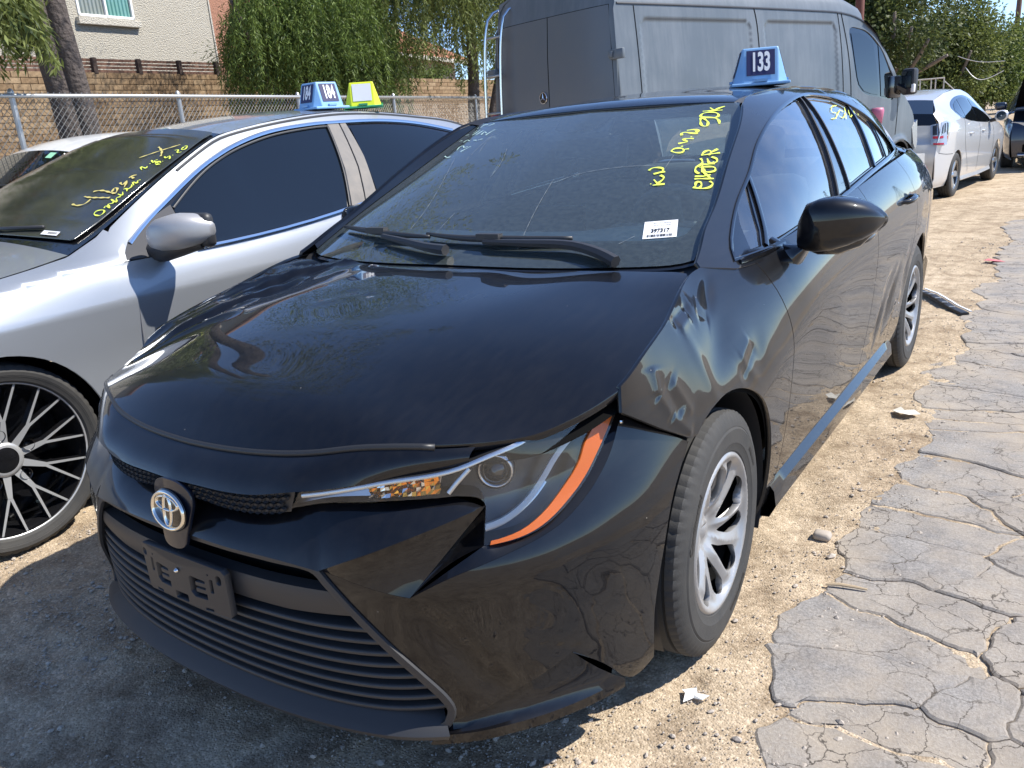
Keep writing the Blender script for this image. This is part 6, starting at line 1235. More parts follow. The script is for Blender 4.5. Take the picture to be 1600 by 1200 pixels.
# ladder
ld = empty('rear_ladder', 'tubular metal ladder hooked on the grey van rear door', 'ladder', (-1.99,5.16,-.03), math.radians(-18))
def lad(x): return [(x-.00,-.10,.75),(x,-.10,1.4),(x+.02,-.085,2.0),(x+.045,-.06,2.32),(x+.06,-.02,2.46),(x+.075,.10,2.53),(x+.08,.40,2.55)]
for x in (-1.90,-1.63): b = MB(); b.tube(spl(lad(x), 24), .016, 8); b.build('rail', M['chrome'], ld, smooth=True)
for z in (.85,1.17,1.52,1.89,2.26): 
    dx = .045*(z-1.4)/.9 if z > 1.4 else 0; yy = -.10 if z < 1.5 else -.10+.04*(z-1.5)/.8; b = MB(); b.tube([(-1.90+dx,yy,z),(-1.63+dx,yy,z)], .012, 8); b.build('rung', M['galv'], ld, smooth=True)
tlm = MB(); tlm.bbox((-1.84,-.03,1.34), (.10,.06,.34), .01); tlm.build('tail_lamp', M['red_lens'], van, angle=40); b = MB(); b.bbox((-.06,-.03,1.34), (.10,.06,.34), .01); b.build('tail_lamp', M['red_lens'], van, angle=40)
# front end
fr = [(4.10,2.255,.30),(4.5,1.98,.16),(4.88,1.60,.12)]
def vfx(y): return float(vx(np.array([y]), np.array([1.5]))[0])
gridobj('windscreen', [np.array([[(vfx(y)-.03-(1.84+2*vfx(y))*u, y+.10*(1-(2*u-1)**2), z+.06*(1-(2*u-1)**2)) for u in np.linspace(0,1,15)] for y, z in ((4.10,2.25),(4.33,2.12),(4.6,1.87),(4.88,1.60))])], M['darkglass'], van, flip=True)
hd = [(4.88,1.60),(5.04,1.43),(5.30,1.27),(5.48,1.14),(5.58,.94),(5.62,.66),(5.60,.40)]
gridobj('hood', [np.array([[(vfx(y)-.0-(1.90+2*vfx(y))*u, y+.12*(1-(2*u-1)**2), z+.03*(1-(2*u-1)**2)) for u in np.linspace(0,1,15)] for y, z in hd])], GP, van, flip=True, angle=50)
fb = chain([(5.36,.30),(5.30,.62),(5.46,.625),(5.70,.64),(5.71,.42),(5.62,.32)])
bumper_grey = mat('faded_bumper_plastic', (.42,.42,.41), .6, var=(6,.3,(.3,.3,.28)))
b = MB(); b.prism([(y, z) for y, z in fb], -1.86, -.04, 0); b.build('front_bumper', bumper_grey, van)
b = MB(); b.prism([(5.44,.98),(5.56,1.08),(5.60,.80),(5.57,.70),(5.50,.78)], -.20, -.105, 0); b.build('headlight', M['dull_chrome'], van)
for mir in both:
    X_ = (lambda x: -1.9-x) if mir else (lambda x: x)
    b = MB(); b.bbox((X_(.07),4.96,1.55), (.17,.12,.31), .035); mo = b.build('door_mirror', M['plastic'], van, angle=40)
    b = MB(); b.tube([(X_(-.05),4.80,1.52),(X_(.03),4.93,1.45)], .05, 8); b.bbox((X_(-.03),4.78,1.50), (.06,.26,.26), .02); b.build('mirror_foot', M['gloss'], mo, angle=40); b = MB(); b.bbox((X_(.13),4.925,1.47), (.055,.05,.10), .012); b.build('mirror_lamp', M['white_plastic'], mo, angle=40)
    b = MB(); b.box((X_(.06),4.896,1.57), (.13,.006,.20)); b.build('mirror_glass', M['darkglass'], mo)
    for y in (.95, 5.0):
        g = empty('wheel'); g.parent = van; g.location = (X_(-.14), y, .36); g.rotation_euler = (0,0,math.pi if mir else 0); tyre('tyre', .36, .21, .225, g, blocks=36); plain_wheel(6, M['steel'])(g, .36, .21, .225)
        b = MB(); A = np.radians(np.linspace(-20,200,24)); V = [(X_(xx), y+.46*math.cos(a), .40+.46*math.sin(a)) for a in A for xx in (-.02,-.36)]; b.add(V, [(i*2, i*2+1, i*2+3, i*2+2) for i in range(23)]); b.add([(X_(-.35), y+.47*math.cos(a), .40+.47*math.sin(a)) for a in A], [tuple(range(24))]); b.build('wheel_arch_liner', M['dark'], van)
    sh_ = side_(.004); P = sh_(*np.array(arc(5.0,.40,.46,18,178,30)).T); sweep('arch_moulding', P, .05, .012, bumper_grey, van, N=(-1 if mir else 1,0,0))
b = MB(); b.box((-.95,2.7,.36), (1.7,5.2,.08)); b.build('floor_pan', M['dark'], van)
pc = MB(); pc.lathe([(.0,.04),(.065,.035),(.075,0),(.055,-.16),(0,-.16)], 20, 'z', (.04,4.30,1.235)); pc.build('pink_cup', mat('pink_plastic', (.55,.16,.26), .5), van, smooth=True)  # pink cup shape on the van side, its use not known
# ================================================================== ground
from mathutils import noise as mnoise
def ramp(n, L, src, stops):
    r = n.new('ShaderNodeValToRGB'); e = r.color_ramp.elements
    while len(e) < len(stops): e.new(.5)
    for k, (p_, c) in enumerate(stops): e[k].position = p_; e[k].color = (*c, 1)
    L.new(src, r.inputs['Fac']); return r
def dirt_extra(m, n, L, b):
    tc = n.new('ShaderNodeTexCoord')
    def nz(s, d=8, r=.6): q = n.new('ShaderNodeTexNoise'); q.inputs['Scale'].default_value = s; q.inputs['Detail'].default_value = d; q.inputs['Roughness'].default_value = r; L.new(tc.outputs['Object'], q.inputs['Vector']); return q
    a = nz(1.1, 6); f = nz(85, 10, .8); g = nz(7, 8, .7)
    r1 = ramp(n, L, a.outputs['Fac'], [(.30,(.38,.30,.215)),(.52,(.50,.41,.30)),(.70,(.56,.465,.35))])
    r2 = ramp(n, L, f.outputs['Fac'], [(.30,(.55,.50,.46)),(.48,(.95,.93,.90)),(.62,(1.0,1.0,1.0)),(.78,(1.25,1.25,1.25))])
    r3 = ramp(n, L, g.outputs['Fac'], [(.33,(.58,.54,.50)),(.50,(.95,.94,.92)),(.66,(1.16,1.15,1.13))])
    v = n.new('ShaderNodeTexVoronoi'); v.inputs['Scale'].default_value = 150; L.new(tc.outputs['Object'], v.inputs['Vector'])
    hs = n.new('ShaderNodeSeparateColor'); L.new(v.outputs['Color'], hs.inputs[0]); r4 = ramp(n, L, hs.outputs[0], [(.0,(.78,.76,.74)),(.7,(1,1,1)),(.95,(1.3,1.3,1.32))])
    c = r1.outputs[0]
    for q in (r2, r3, r4):
        mx = n.new('ShaderNodeMix'); mx.data_type = 'RGBA'; mx.blend_type = 'MULTIPLY'; mx.inputs[0].default_value = 1; L.new(c, mx.inputs[6]); L.new(q.outputs[0], mx.inputs[7]); c = mx.outputs[2]
    L.new(c, b.inputs['Base Color'])
    ad = n.new('ShaderNodeMath'); ad.operation = 'MULTIPLY_ADD'; ad.inputs[1].default_value = .6; L.new(f.outputs['Fac'], ad.inputs[0])
    iv = n.new('ShaderNodeMapRange'); iv.inputs[1].default_value = 0; iv.inputs[2].default_value = .6; iv.inputs[3].default_value = .5; iv.inputs[4].default_value = 0; L.new(v.outputs['Distance'], iv.inputs[0]); L.new(iv.outputs[0], ad.inputs[2])
    bp = n.new('ShaderNodeBump'); bp.inputs['Strength'].default_value = .9; bp.inputs['Distance'].default_value = .005; L.new(ad.outputs[0], bp.inputs['Height']); L.new(bp.outputs[0], b.inputs['Normal'])
M['dirt'] = mat('dry_dirt', (.4,.3,.2), .95, spec=.15, extra=dirt_extra)
def grow(a, b, c, d, h):
    """spacing h between b and c, growing outwards to a and d"""
    m = list(np.arange(b, c, h)); x = c; s = h
    while x < d: m.append(x); s *= 1.16; x += s
    m.append(d); x = b; s = h; lo = []
    while x > a: s *= 1.16; x -= s; lo.append(max(x, a))
    return np.array(lo[::-1]+m)
gx_ = grow(-600, -1.7, 2.1, 600, .016); gy_ = grow(-400, -1.35, 2.6, 900, .016)
GX, GY = np.meshgrid(gx_, gy_)
def fnoise(X, Y, s, oct_=3, seed=0):
    """value noise, vectorised"""
    out = np.zeros_like(X); amp = 1.
    for o in range(oct_):
        x = X*s+seed*17.3+o*31.7; y = Y*s+seed*9.1+o*11.9; xi = np.floor(x).astype(np.int64); yi = np.floor(y).astype(np.int64); fx = x-xi; fy = y-yi; fx = fx*fx*(3-2*fx); fy = fy*fy*(3-2*fy)
        def H(i, j): h = (i*374761393+j*668265263+seed*974711) & 0xffffffff; h = ((h ^ (h >> 13))*1274126177) & 0xffffffff; return ((h ^ (h >> 16)) & 0xffff)/65535.-.5
        out += amp*((H(xi,yi)*(1-fx)+H(xi+1,yi)*fx)*(1-fy)+(H(xi,yi+1)*(1-fx)+H(xi+1,yi+1)*fx)*fy); s *= 2.1; amp *= .5
    return out
def gheight(X, Y):
    near = np.exp(-(np.maximum(0, np.abs(Y-2)-5)/6)**2)
    flat = .35+.65/(1+np.exp((X-1.0)/.06)); near = near*flat
    h = .016*flat*fnoise(X, Y, 2.2, 3, 1)+.010*fnoise(X, Y, 11, 3, 2)*near+.004*fnoise(X, Y, 46, 2, 3)*near
    lf = 1/(1+np.exp((X-.55-.4*(Y+.6))/.08))*(Y < 1.5); u_ = .83*X+.56*Y; h = h+lf*(.007*fnoise(u_*1., (X-Y)*.25, 9, 3, 12)+.010*np.abs(fnoise(X, Y, 5, 3, 13))+.006*fnoise(X, Y, 22, 3, 14))
    # ruts and scrapes in the shaded foreground, shallow wheel track beside the paving
    h = h-.012*np.exp(-((X-.97+.02*np.sin(3*Y))/.05)**2)*near*0+.012*np.exp(-((X+.62-.35*(Y+1))/.035)**2)*(Y < -.3)*fnoise(X, Y, 4, 2, 5)
    return h-.0075*np.clip(Y-3.5, 0, 10)
def ground_at(x, y): return float(gheight(np.array([x]), np.array([y]))[0])
GZ = gheight(GX, GY); V, F = gridVF(np.stack([GX, GY, GZ-.004], 2))
def fastmesh(name, V, F, m, parent=None, smooth=True):
    me = bpy.data.meshes.new(name); V = np.asarray(V, np.float32); F = np.asarray(F, np.int32); k = F.shape[1]
    me.vertices.add(len(V)); me.vertices.foreach_set('co', V.ravel()); me.loops.add(F.size); me.loops.foreach_set('vertex_index', F.ravel()); me.polygons.add(len(F))
    me.polygons.foreach_set('loop_start', np.arange(0, F.size, k, dtype=np.int32)); me.polygons.foreach_set('loop_total', np.full(len(F), k, np.int32)); me.polygons.foreach_set('use_smooth', np.full(len(F), smooth))
    me.update(calc_edges=True); return link(name, me, m, parent)
tag(fastmesh('ground', V, np.array(F), M['dirt']), kind='structure')
# ------------------------------------------------------------------ broken asphalt lane along the lot
def asphalt_extra(crack):
    def ex(m, n, L, b):
        tc = n.new('ShaderNodeTexCoord')
        def nz(s, d=8, r=.6): q = n.new('ShaderNodeTexNoise'); q.inputs['Scale'].default_value = s; q.inputs['Detail'].default_value = d; q.inputs['Roughness'].default_value = r; L.new(tc.outputs['Object'], q.inputs['Vector']); return q
        f = nz(130, 8, .8); g = nz(6, 8, .7); d = nz(2.3, 8, .7)
        r1 = ramp(n, L, f.outputs['Fac'], [(.28,(.10,.098,.096)),(.5,(.262,.252,.244)),(.75,(.45,.43,.41))]); r2 = ramp(n, L, g.outputs['Fac'], [(.3,(.66,.66,.68)),(.5,(1,.99,.98)),(.68,(1.2,1.18,1.15))])
        mx = n.new('ShaderNodeMix'); mx.data_type = 'RGBA'; mx.blend_type = 'MULTIPLY'; mx.inputs[0].default_value = 1; L.new(r1.outputs[0], mx.inputs[6]); L.new(r2.outputs[0], mx.inputs[7])
        du = ramp(n, L, d.outputs['Fac'], [(.40,(.05,.05,.05)),(.66,(.62,.62,.62))]); c = mx.outputs[2]
        m2 = n.new('ShaderNodeMix'); m2.data_type = 'RGBA'; L.new(du.outputs[0], m2.inputs[0]); L.new(c, m2.inputs[6]); m2.inputs[7].default_value = (.47,.385,.285,1); c = m2.outputs[2]
        h = f.outputs['Fac']
        if not crack:
            wv = nz(9, 6); av = n.new('ShaderNodeMix'); av.data_type = 'VECTOR'; av.inputs[0].default_value = .10; L.new(tc.outputs['Object'], av.inputs[4]); L.new(wv.outputs['Color'], av.inputs[5])
            v = n.new('ShaderNodeTexVoronoi'); v.feature = 'DISTANCE_TO_EDGE'; v.inputs['Scale'].default_value = 11; L.new(av.outputs[1], v.inputs['Vector']); gt = ramp(n, L, nz(2.1, 3).outputs['Fac'], [(.40,(0,0,0)),(.52,(1,1,1))])
            cr = ramp(n, L, v.outputs['Distance'], [(.006,(1,1,1)),(.022,(0,0,0))]); mk = n.new('ShaderNodeMath'); mk.operation = 'MULTIPLY'; L.new(cr.outputs[0], mk.inputs[0]); L.new(gt.outputs[0], mk.inputs[1])
            m3 = n.new('ShaderNodeMix'); m3.data_type = 'RGBA'; L.new(mk.outputs[0], m3.inputs[0]); L.new(c, m3.inputs[6]); m3.inputs[7].default_value = (.10,.085,.07,1); c = m3.outputs[2]
        if crack:
            wv = nz(3, 5); av = n.new('ShaderNodeMix'); av.data_type = 'VECTOR'; av.inputs[0].default_value = .12; L.new(tc.outputs['Object'], av.inputs[4]); L.new(wv.outputs['Color'], av.inputs[5])
            v = n.new('ShaderNodeTexVoronoi'); v.feature = 'DISTANCE_TO_EDGE'; v.inputs['Scale'].default_value = 3.2; L.new(av.outputs[1], v.inputs['Vector'])
            cr = ramp(n, L, v.outputs['Distance'], [(.015,(1,1,1)),(.05,(0,0,0))]); m3 = n.new('ShaderNodeMix'); m3.data_type = 'RGBA'; L.new(cr.outputs[0], m3.inputs[0]); L.new(c, m3.inputs[6]); m3.inputs[7].default_value = (.44,.36,.26,1); c = m3.outputs[2]
        L.new(c, b.inputs['Base Color'])
        bp = n.new('ShaderNodeBump'); bp.inputs['Strength'].default_value = .7; bp.inputs['Distance'].default_value = .006; L.new(h, bp.inputs['Height']); L.new(bp.outputs[0], b.inputs['Normal'])
    return ex
M['asphalt'] = mat('cracked_asphalt', (.17,.16,.155), .92, spec=.2, extra=asphalt_extra(True)); M['slab'] = mat('asphalt_slab', (.17,.16,.155), .92, spec=.2, extra=asphalt_extra(False))
ry = np.r_[np.arange(-.9, 12, .06), np.arange(12, 40, .5), np.arange(40, 400, 8.)]
el = 1.30+.05*fnoise(ry, 0*ry, 3.1, 3, 8)+.05*fnoise(ry, 0*ry, .9, 2, 9)-.022*np.clip(ry-2, 0, 12)
rows_ = []
for y, e in zip(ry, el):
    xs_ = np.r_[e, e+.04, e+.15, np.linspace(e+.4, 7.5, 8)]; z = gheight(xs_, np.full(len(xs_), y))*.5+.5*(-.0075*min(max(y-3.5,0),10))+np.r_[-.03, -.022, -.022, -.022 if y < 8.2 else .004, -.022 if y < 8.2 else .004, np.full(6,.004)]; rows_.append(np.stack([xs_, np.full(len(xs_), y), z], 1))
road = gridobj('road', [np.array(rows_)], M['asphalt'], None, angle=60); tag(road, kind='structure')
# slabs: Voronoi cells clipped by half planes
rs = np.random.default_rng(11); seeds = []
y = -.62
while y < 8.6:
    st_p = .17+.016*max(y, 0); x0 = 1.30+.12*float(fnoise(np.array([y]), np.array([0.]), 2.1, 2, 4)[0])-.022*max(0, y-2)
    x = x0+.06+rs.uniform(0,.08)
    while x < 1.95+.05*max(y,0): seeds.append((x+rs.uniform(-.07,.07), y+rs.uniform(-.10,.10))); x += st_p*rs.uniform(.6,1.7)
    y += st_p*rs.uniform(.75,1.05)
seeds = np.array(seeds)
def cell(i, R=.34):
    p = seeds[i]; P = [np.array(p)+R*np.array([math.cos(a), math.sin(a)]) for a in np.linspace(0, 2*math.pi, 10, endpoint=False)]
    for j in np.argsort(((seeds-p)**2).sum(1))[1:16]:
        q = seeds[j]; n_ = q-p; m_ = (p+q)/2; out = []
        for k in range(len(P)):
            a, b_ = P[k], P[(k+1) % len(P)]; da, db = (a-m_)@n_, (b_-m_)@n_
            if da <= 0: out.append(a)
            if da*db < 0: out.append(a+(b_-a)*da/(da-db))
        P = out
        if len(P) < 3: return None
    return np.array(P)
ns_ = 0
for i in np.argsort(seeds[:,1]):
    if ns_ >= 290: break
    P = cell(i)
    if P is None: continue
    P = shrink(P, rs.choice([.0003,.0006,.0012,.003,.008])*(.3+.7*math.exp(-max(0, P[:,1].mean())/1.2))); P = poly(P, .014); c = P.mean(0)
    P = P+.034*np.stack([fnoise(P[:,0], P[:,1], 11, 4, 21), fnoise(P[:,0], P[:,1], 11, 4, 22)], 1)
    fl = .25+.75*math.exp(-max(0, c[1]+.3)/1.1); hgt = fl*rs.uniform(.0, .012)+.0015 if c[0] > 1.34 else rs.uniform(-.003, .0035); tl_ = rs.uniform(-.024, .024, 2)*fl; g0 = ground_at(*c)
    n_ = len(P); top_ = g0+hgt+(P-c)@tl_; I1 = shrink(P, .006); V = [(q[0], q[1], z-.035) for q, z in zip(P, top_)]+[(q[0], q[1], z-.005) for q, z in zip(P, top_)]+[(q[0], q[1], z) for q, z in zip(I1, top_)]+[(c[0], c[1], g0+hgt+.002)]
    F = [(a*n_+k, a*n_+(k+1) % n_, (a+1)*n_+(k+1) % n_, (a+1)*n_+k) for a in (0,1) for k in range(n_)]+[(2*n_+k, 2*n_+(k+1) % n_, 3*n_) for k in range(n_)]
    pyobj('asphalt_slab', V, F, M['slab'], road, True, angle=35); ns_ += 1
# ------------------------------------------------------------------ loose stones
def stones(name, n, area, smin, smax, seed, mt, power=2.6):
    r = np.random.default_rng(seed); base = np.array([(0,0,1),(.9,0,.25),(.28,.86,.3),(-.73,.53,.2),(-.73,-.53,.28),(.28,-.86,.22),(.5,.36,-.5),(-.2,.6,-.5),(-.6,-.1,-.5),(.1,-.6,-.5)])
    T = np.array([(0,1,2),(0,2,3),(0,3,4),(0,4,5),(0,5,1),(1,6,2),(2,6,7),(2,7,3),(3,7,8),(3,8,4),(4,8,9),(4,9,5),(5,9,6),(5,6,1)])
    X, Y = area(r, n); n = len(X); s = smin*(1-r.random(n)*(1-(smin/smax)**power))**(-1/power); a = r.random(n)*6.283
    Z = gheight(X, Y)
    J = base[None]*(1+.3*(r.random((n,10,3))-.5))*np.stack([s*r.uniform(.8,1.3,n), s*r.uniform(.6,1.,n), s*r.uniform(.4,.8,n)], 1)[:,None,:]
    c, d = np.cos(a)[:,None], np.sin(a)[:,None]; VV = np.stack([J[...,0]*c-J[...,1]*d+X[:,None], J[...,0]*d+J[...,1]*c+Y[:,None], J[...,2]+Z[:,None]-.001], 2)
    o = fastmesh(name, VV.reshape(-1,3), (T[None]+(np.arange(n)*10)[:,None,None]).reshape(-1,3), mt, None, False); return tag(o, kind='stuff')
M['gravel'] = mat('gravel_stone', (.50,.43,.35), .9, var=(28,.7,(.24,.21,.19)))
def a1(r, n): x = r.uniform(-1.7, 1.25, n); y = -1.3+ (r.random(n)**1.6)*9; k = fnoise(x, y, 1.6, 3, 31)+.35*fnoise(x, y, 7, 2, 32) > .02; return x[k], y[k]
stones('gravel', 15000, a1, .0022, .016, 3, M['gravel'])
def a2(r, n): y = -.7+(r.random(n)**1.4)*8; x = 1.08+.16*r.standard_normal(n); return x, y
stones('gravel', 5000, a2, .002, .013, 4, M['gravel'])
def a3(r, n): return r.uniform(-1.6, 1.3, n), -1.2+(r.random(n)**1.5)*6
stones('gravel', 150, a3, .006, .019, 5, M['gravel'], 3.2)
def a4(r, n): return r.uniform(-1.7, 1.2, n), -1.3+(r.random(n)**1.5)*5
stones('grit', 26000, a4, .0011, .004, 6, M['gravel'])
def a5(r, n): x = r.uniform(-1.5, .75, n); y = -1.35+1.0*r.random(n); k = fnoise(x, y, 3.5, 3, 41) > .03; return x[k], y[k]
stones('gravel', 9000, a5, .002, .012, 8, M['gravel'])
# ------------------------------------------------------------------ litter
def gpt(x, y, dz=.004): return (x, y, ground_at(x, y)+dz)
b = MB(); P = [gpt(.63+.36*t, 4.60-.67*t, .016+.008*math.sin(5*t)) for t in np.linspace(0,1,14)]; st_t = sweep('rubber_strip', P, .055, .012, M['seal'], None, N=(0,0,1)); tag(st_t, 'torn black and white rubber trim strip on the dirt beyond the black sedan', 'trim strip')
P2_ = [(x+.03, y+.025, z+.012) for x, y, z in P]; sweep('strip_edge', P2_, .016, .006, M['white_decal'], st_t, N=(0,0,1))
for k in range(5): q = P[2+2*k]; b = MB(); b.bbox((q[0]-.008, q[1]-.006, q[2]+.013), (.035,.022,.006), .002); b.build('clip', M['galv'], st_t)
def scrap(name, label, cat, P, m, lift=.012, seed=0):
    r = random.Random(seed); c = np.mean(P, 0); V = [gpt(x, y, .004+r.random()*lift) for x, y in P]+[gpt(*c, lift*.8)]; n = len(P); V = V+[(x, y, z-.0012) for x, y, z in V]
    F = [(i, (i+1) % n, n) for i in range(n)]+[(n+1+(i+1) % n, n+1+i, 2*n+1) for i in range(n)]+[(i, n+1+i, n+1+(i+1) % n, (i+1) % n) for i in range(n)]
    return tag(pyobj(name, V, F, m, None, False), label, cat)
scrap('paper_scrap', 'crumpled pale paper scrap on the dirt beside the rear door', 'litter', [(.92,1.97),(.95,1.90),(1.0,1.88),(1.04,1.93),(1.01,1.97),(.97,1.96),(.95,2.0)], mat('paper', (.66,.63,.55), .8), .02, 1)
scrap('red_wrapper', 'small red and white wrapper lying far along the dirt', 'litter', [(.90,5.98),(.98,5.94),(1.08,5.99),(1.02,6.07),(.93,6.05)], mat('red_wrapper', (.55,.16,.16), .6), .02, 2)
scrap('plastic_scrap', 'torn white plastic scrap by the front wheel', 'litter', [(.845,-.235),(.875,-.215),(.885,-.235),(.915,-.235),(.905,-.255),(.88,-.25),(.865,-.275),(.86,-.25)], mat('white_scrap', (.75,.74,.70), .6), .01, 3)
b = MB(); b.tube([gpt(1.025,.392,.008),gpt(1.06,.402,.010),gpt(1.10,.408,.009),gpt(1.135,.412,.008)], [.004,.005,.0045,.003], 6); tag(b.build('wood_stick', mat('dry_wood', (.50,.38,.24), .8), None), 'thin dry wooden stick on the dirt beside the broken paving', 'stick')
b = MB(); b.bbox((0,0,0), (.055,.042,.028), .011); o = b.build('pale_stone', M['gravel'], None, angle=60); o.location = gpt(.945,.672,.008); tag(o, 'largest grey pebble on the dirt beside the front door', 'stone')
# ================================================================== fence, wall, houses, trees
fe_o = np.array([-8.25,2.86]); fe_d = np.array([-.75,4.05]); fe_d = fe_d/np.linalg.norm(fe_d)
FP = lambda s, z=0., off=0.: (fe_o[0]+fe_d[0]*s+fe_d[1]*off, fe_o[1]+fe_d[1]*s-fe_d[0]*off, z)
fence = empty('chain_link_fence', 'galvanised chain-link fence before the tan block wall', 'fence', (0,0,0))
for s in (-5.5,-2.7,.13,2.55,5.13,8.09,11.72,14.6,17.5): b = MB(); b.tube([FP(s,-.1),FP(s,2.10)], .032, 10); b.lathe([(.036,2.08),(.036,2.11),(.02,2.14),(0,2.15)], 10, 'z', (FP(s)[0], FP(s)[1], 0)); b.build('post', M['galv'], fence, smooth=False)
b = MB(); b.tube([FP(-5.6,2.07,.03),FP(17.6,2.07,.03)], .024, 8); b.build('top_rail', M['galv'], fence, smooth=True)
V = []; F = []; pit = .075; H_ = 2.05; wr_ = .0040
for dr in (1,-1):
    for k in range(int(25.5/pit)):
        s0 = -7.6+k*pit; 
        a = s0 if dr > 0 else s0+H_; e = a+dr*H_*1.0; off = -.035+.004*dr
        p0 = np.array(FP(a,.03,off)); p1 = np.array(FP(e,H_+.03,off)); t = (p1-p0)/np.linalg.norm(p1-p0); n1 = np.array([fe_d[1],-fe_d[0],0]); n2 = np.cross(t, n1); q = len(V)
        for P in (p0, p1): V += [P+n1*wr_, P-n1*wr_*.5+n2*wr_*.87, P-n1*wr_*.5-n2*wr_*.87]
        F += [(q+i, q+(i+1) % 3, q+3+(i+1) % 3, q+3+i) for i in range(3)]
tag(fastmesh('wire_mesh', V, F, M['galv'], fence, False), kind='stuff')
b = MB()
for k in range(250): s = -5.4+k*pit; P = FP(s,2.06,-.035); b.tube([P, (P[0]+.006, P[1]+.012, P[2]+.055)], .003, 3, False)
tag(b.build('wire_ends', M['galv'], fence), kind='stuff')
# block wall
wa_o = np.array([-14.7,6.04]); wa_d = np.array([-.4,5.96]); wa_d = wa_d/np.linalg.norm(wa_d); wn = np.array([wa_d[1],-wa_d[0]])
WP = lambda s, z=0., off=0.: (wa_o[0]+wa_d[0]*s+wn[0]*off, wa_o[1]+wa_d[1]*s+wn[1]*off, z)
wrz = math.atan2(wa_d[1], wa_d[0])
def block_extra(m, n, L, b):
    oi = n.new('ShaderNodeObjectInfo'); r = ramp(n, L, oi.outputs['Random'], [(0,(.22,.15,.09)),(.5,(.29,.205,.125)),(1,(.34,.25,.16))])
    tc = n.new('ShaderNodeTexCoord'); z = n.new('ShaderNodeTexNoise'); z.inputs['Scale'].default_value = 18; z.inputs['Detail'].default_value = 8; L.new(tc.outputs['Object'], z.inputs['Vector']); r2 = ramp(n, L, z.outputs['Fac'], [(.3,(.75,.73,.7)),(.6,(1.05,1.03,1))])
    mx = n.new('ShaderNodeMix'); mx.data_type = 'RGBA'; mx.blend_type = 'MULTIPLY'; mx.inputs[0].default_value = 1; L.new(r.outputs[0], mx.inputs[6]); L.new(r2.outputs[0], mx.inputs[7]); L.new(mx.outputs[2], b.inputs['Base Color'])
    bp = n.new('ShaderNodeBump'); bp.inputs['Strength'].default_value = .6; bp.inputs['Distance'].default_value = .02; L.new(z.outputs['Fac'], bp.inputs['Height']); L.new(bp.outputs[0], b.inputs['Normal'])
M['block'] = mat('tan_block', (.36,.26,.165), .92, spec=.2, extra=block_extra); M['mortar'] = mat('mortar_joint', (.13,.095,.065), .95, spec=.1)
wall = empty('block_wall', 'long tan block wall with slatted timber screen on top', 'wall', (0,0,0))
b = MB(); q = [WP(-9,-.2,-.16), WP(22,-.2,-.16), WP(22,-.2,-.006), WP(-9,-.2,-.006)]; b.add(q+[(x, y, 2.985) for x, y, z in q], [(0,1,5,4),(1,2,6,5),(2,3,7,6),(3,0,4,7),(4,5,6,7)]); b.build('wall_core', M['mortar'], wall)
bl = MB(); bl.bbox((0,0,0), (.312,.03,.103), .006); blm = bl.build('block', M['block'], wall); me0 = blm.data; bpy.data.objects.remove(blm)
rb = random.Random(5); stuffb = MB(); nb = 0
for c in range(27):
    z = 2.985-.056-c*.112
    for k in range(-28, 69):
        s = k*.32+(.16 if c % 2 else 0); off = .0+rb.uniform(-.004,.006)
        if (-.6 < s < 5.7 and c < 11) or (11.6 < s < 16.5 and c < 5):
            o = bpy.data.objects.new('block', me0); COL.objects.link(o); o.parent = wall; o.location = WP(s, z, off); o.rotation_euler = (rb.uniform(-.01,.01), 0, wrz); nb += 1
        else:
            ca, sa = math.cos(wrz), math.sin(wrz); P = WP(s, z, off); V = [(P[0]+x*ca-y*sa, P[1]+x*sa+y*ca, P[2]+zz) for zz in (-.0515,.0515) for y in (-.015,.015) for x in (-.156,.156)]
            stuffb.add(V, [(0,2,3,1),(4,5,7,6),(0,1,5,4),(2,6,7,3),(0,4,6,2),(1,3,7,5)])
tag(stuffb.build('blockwork', M['block'], wall), kind='stuff')
M['timber'] = mat('brown_timber', (.17,.085,.055), .75, var=(9,.5,(.09,.05,.035))); M['timber_d'] = mat('dark_timber', (.055,.035,.028), .8)
for k in range(-6, 9):
    s = .86+1.01*k; P = WP(s, 0, -.02); b = MB(); b.bbox((P[0], P[1], 3.11), (.09,.09,.30), .006, Matrix.Rotation(wrz, 3, 'Z')); b.build('slat_post', M['timber_d'], wall)
    for j in range(4): Q = WP(s+.505, 0, -.05); b = MB(); b.box((Q[0], Q[1], 3.015+.068*j), (1.0,.02,.050), Matrix.Rotation(wrz, 3, 'Z')); b.build('slat', M['timber'], wall)
# ------------------------------------------------------------------ stucco house
def stucco(name, c, c2): return mat(name, c, .92, spec=.15, var=(3,.25,c2), bump=(34,1.0,.05))
M['stucco'] = stucco('cream_stucco', (.52,.48,.40), (.42,.39,.33)); M['terra'] = stucco('terracotta_stucco', (.42,.22,.15), (.36,.19,.13)); M['pink'] = stucco('pink_stucco', (.52,.37,.32), (.45,.32,.28)); M['trim_s'] = stucco('pale_trim_stucco', (.60,.56,.48), (.5,.47,.40))
house = empty('stucco_house', 'cream stucco house with a white sliding window above the wall', 'house', (-17.5,6.0,0), math.atan2(6,-.4)-math.pi/2+0)
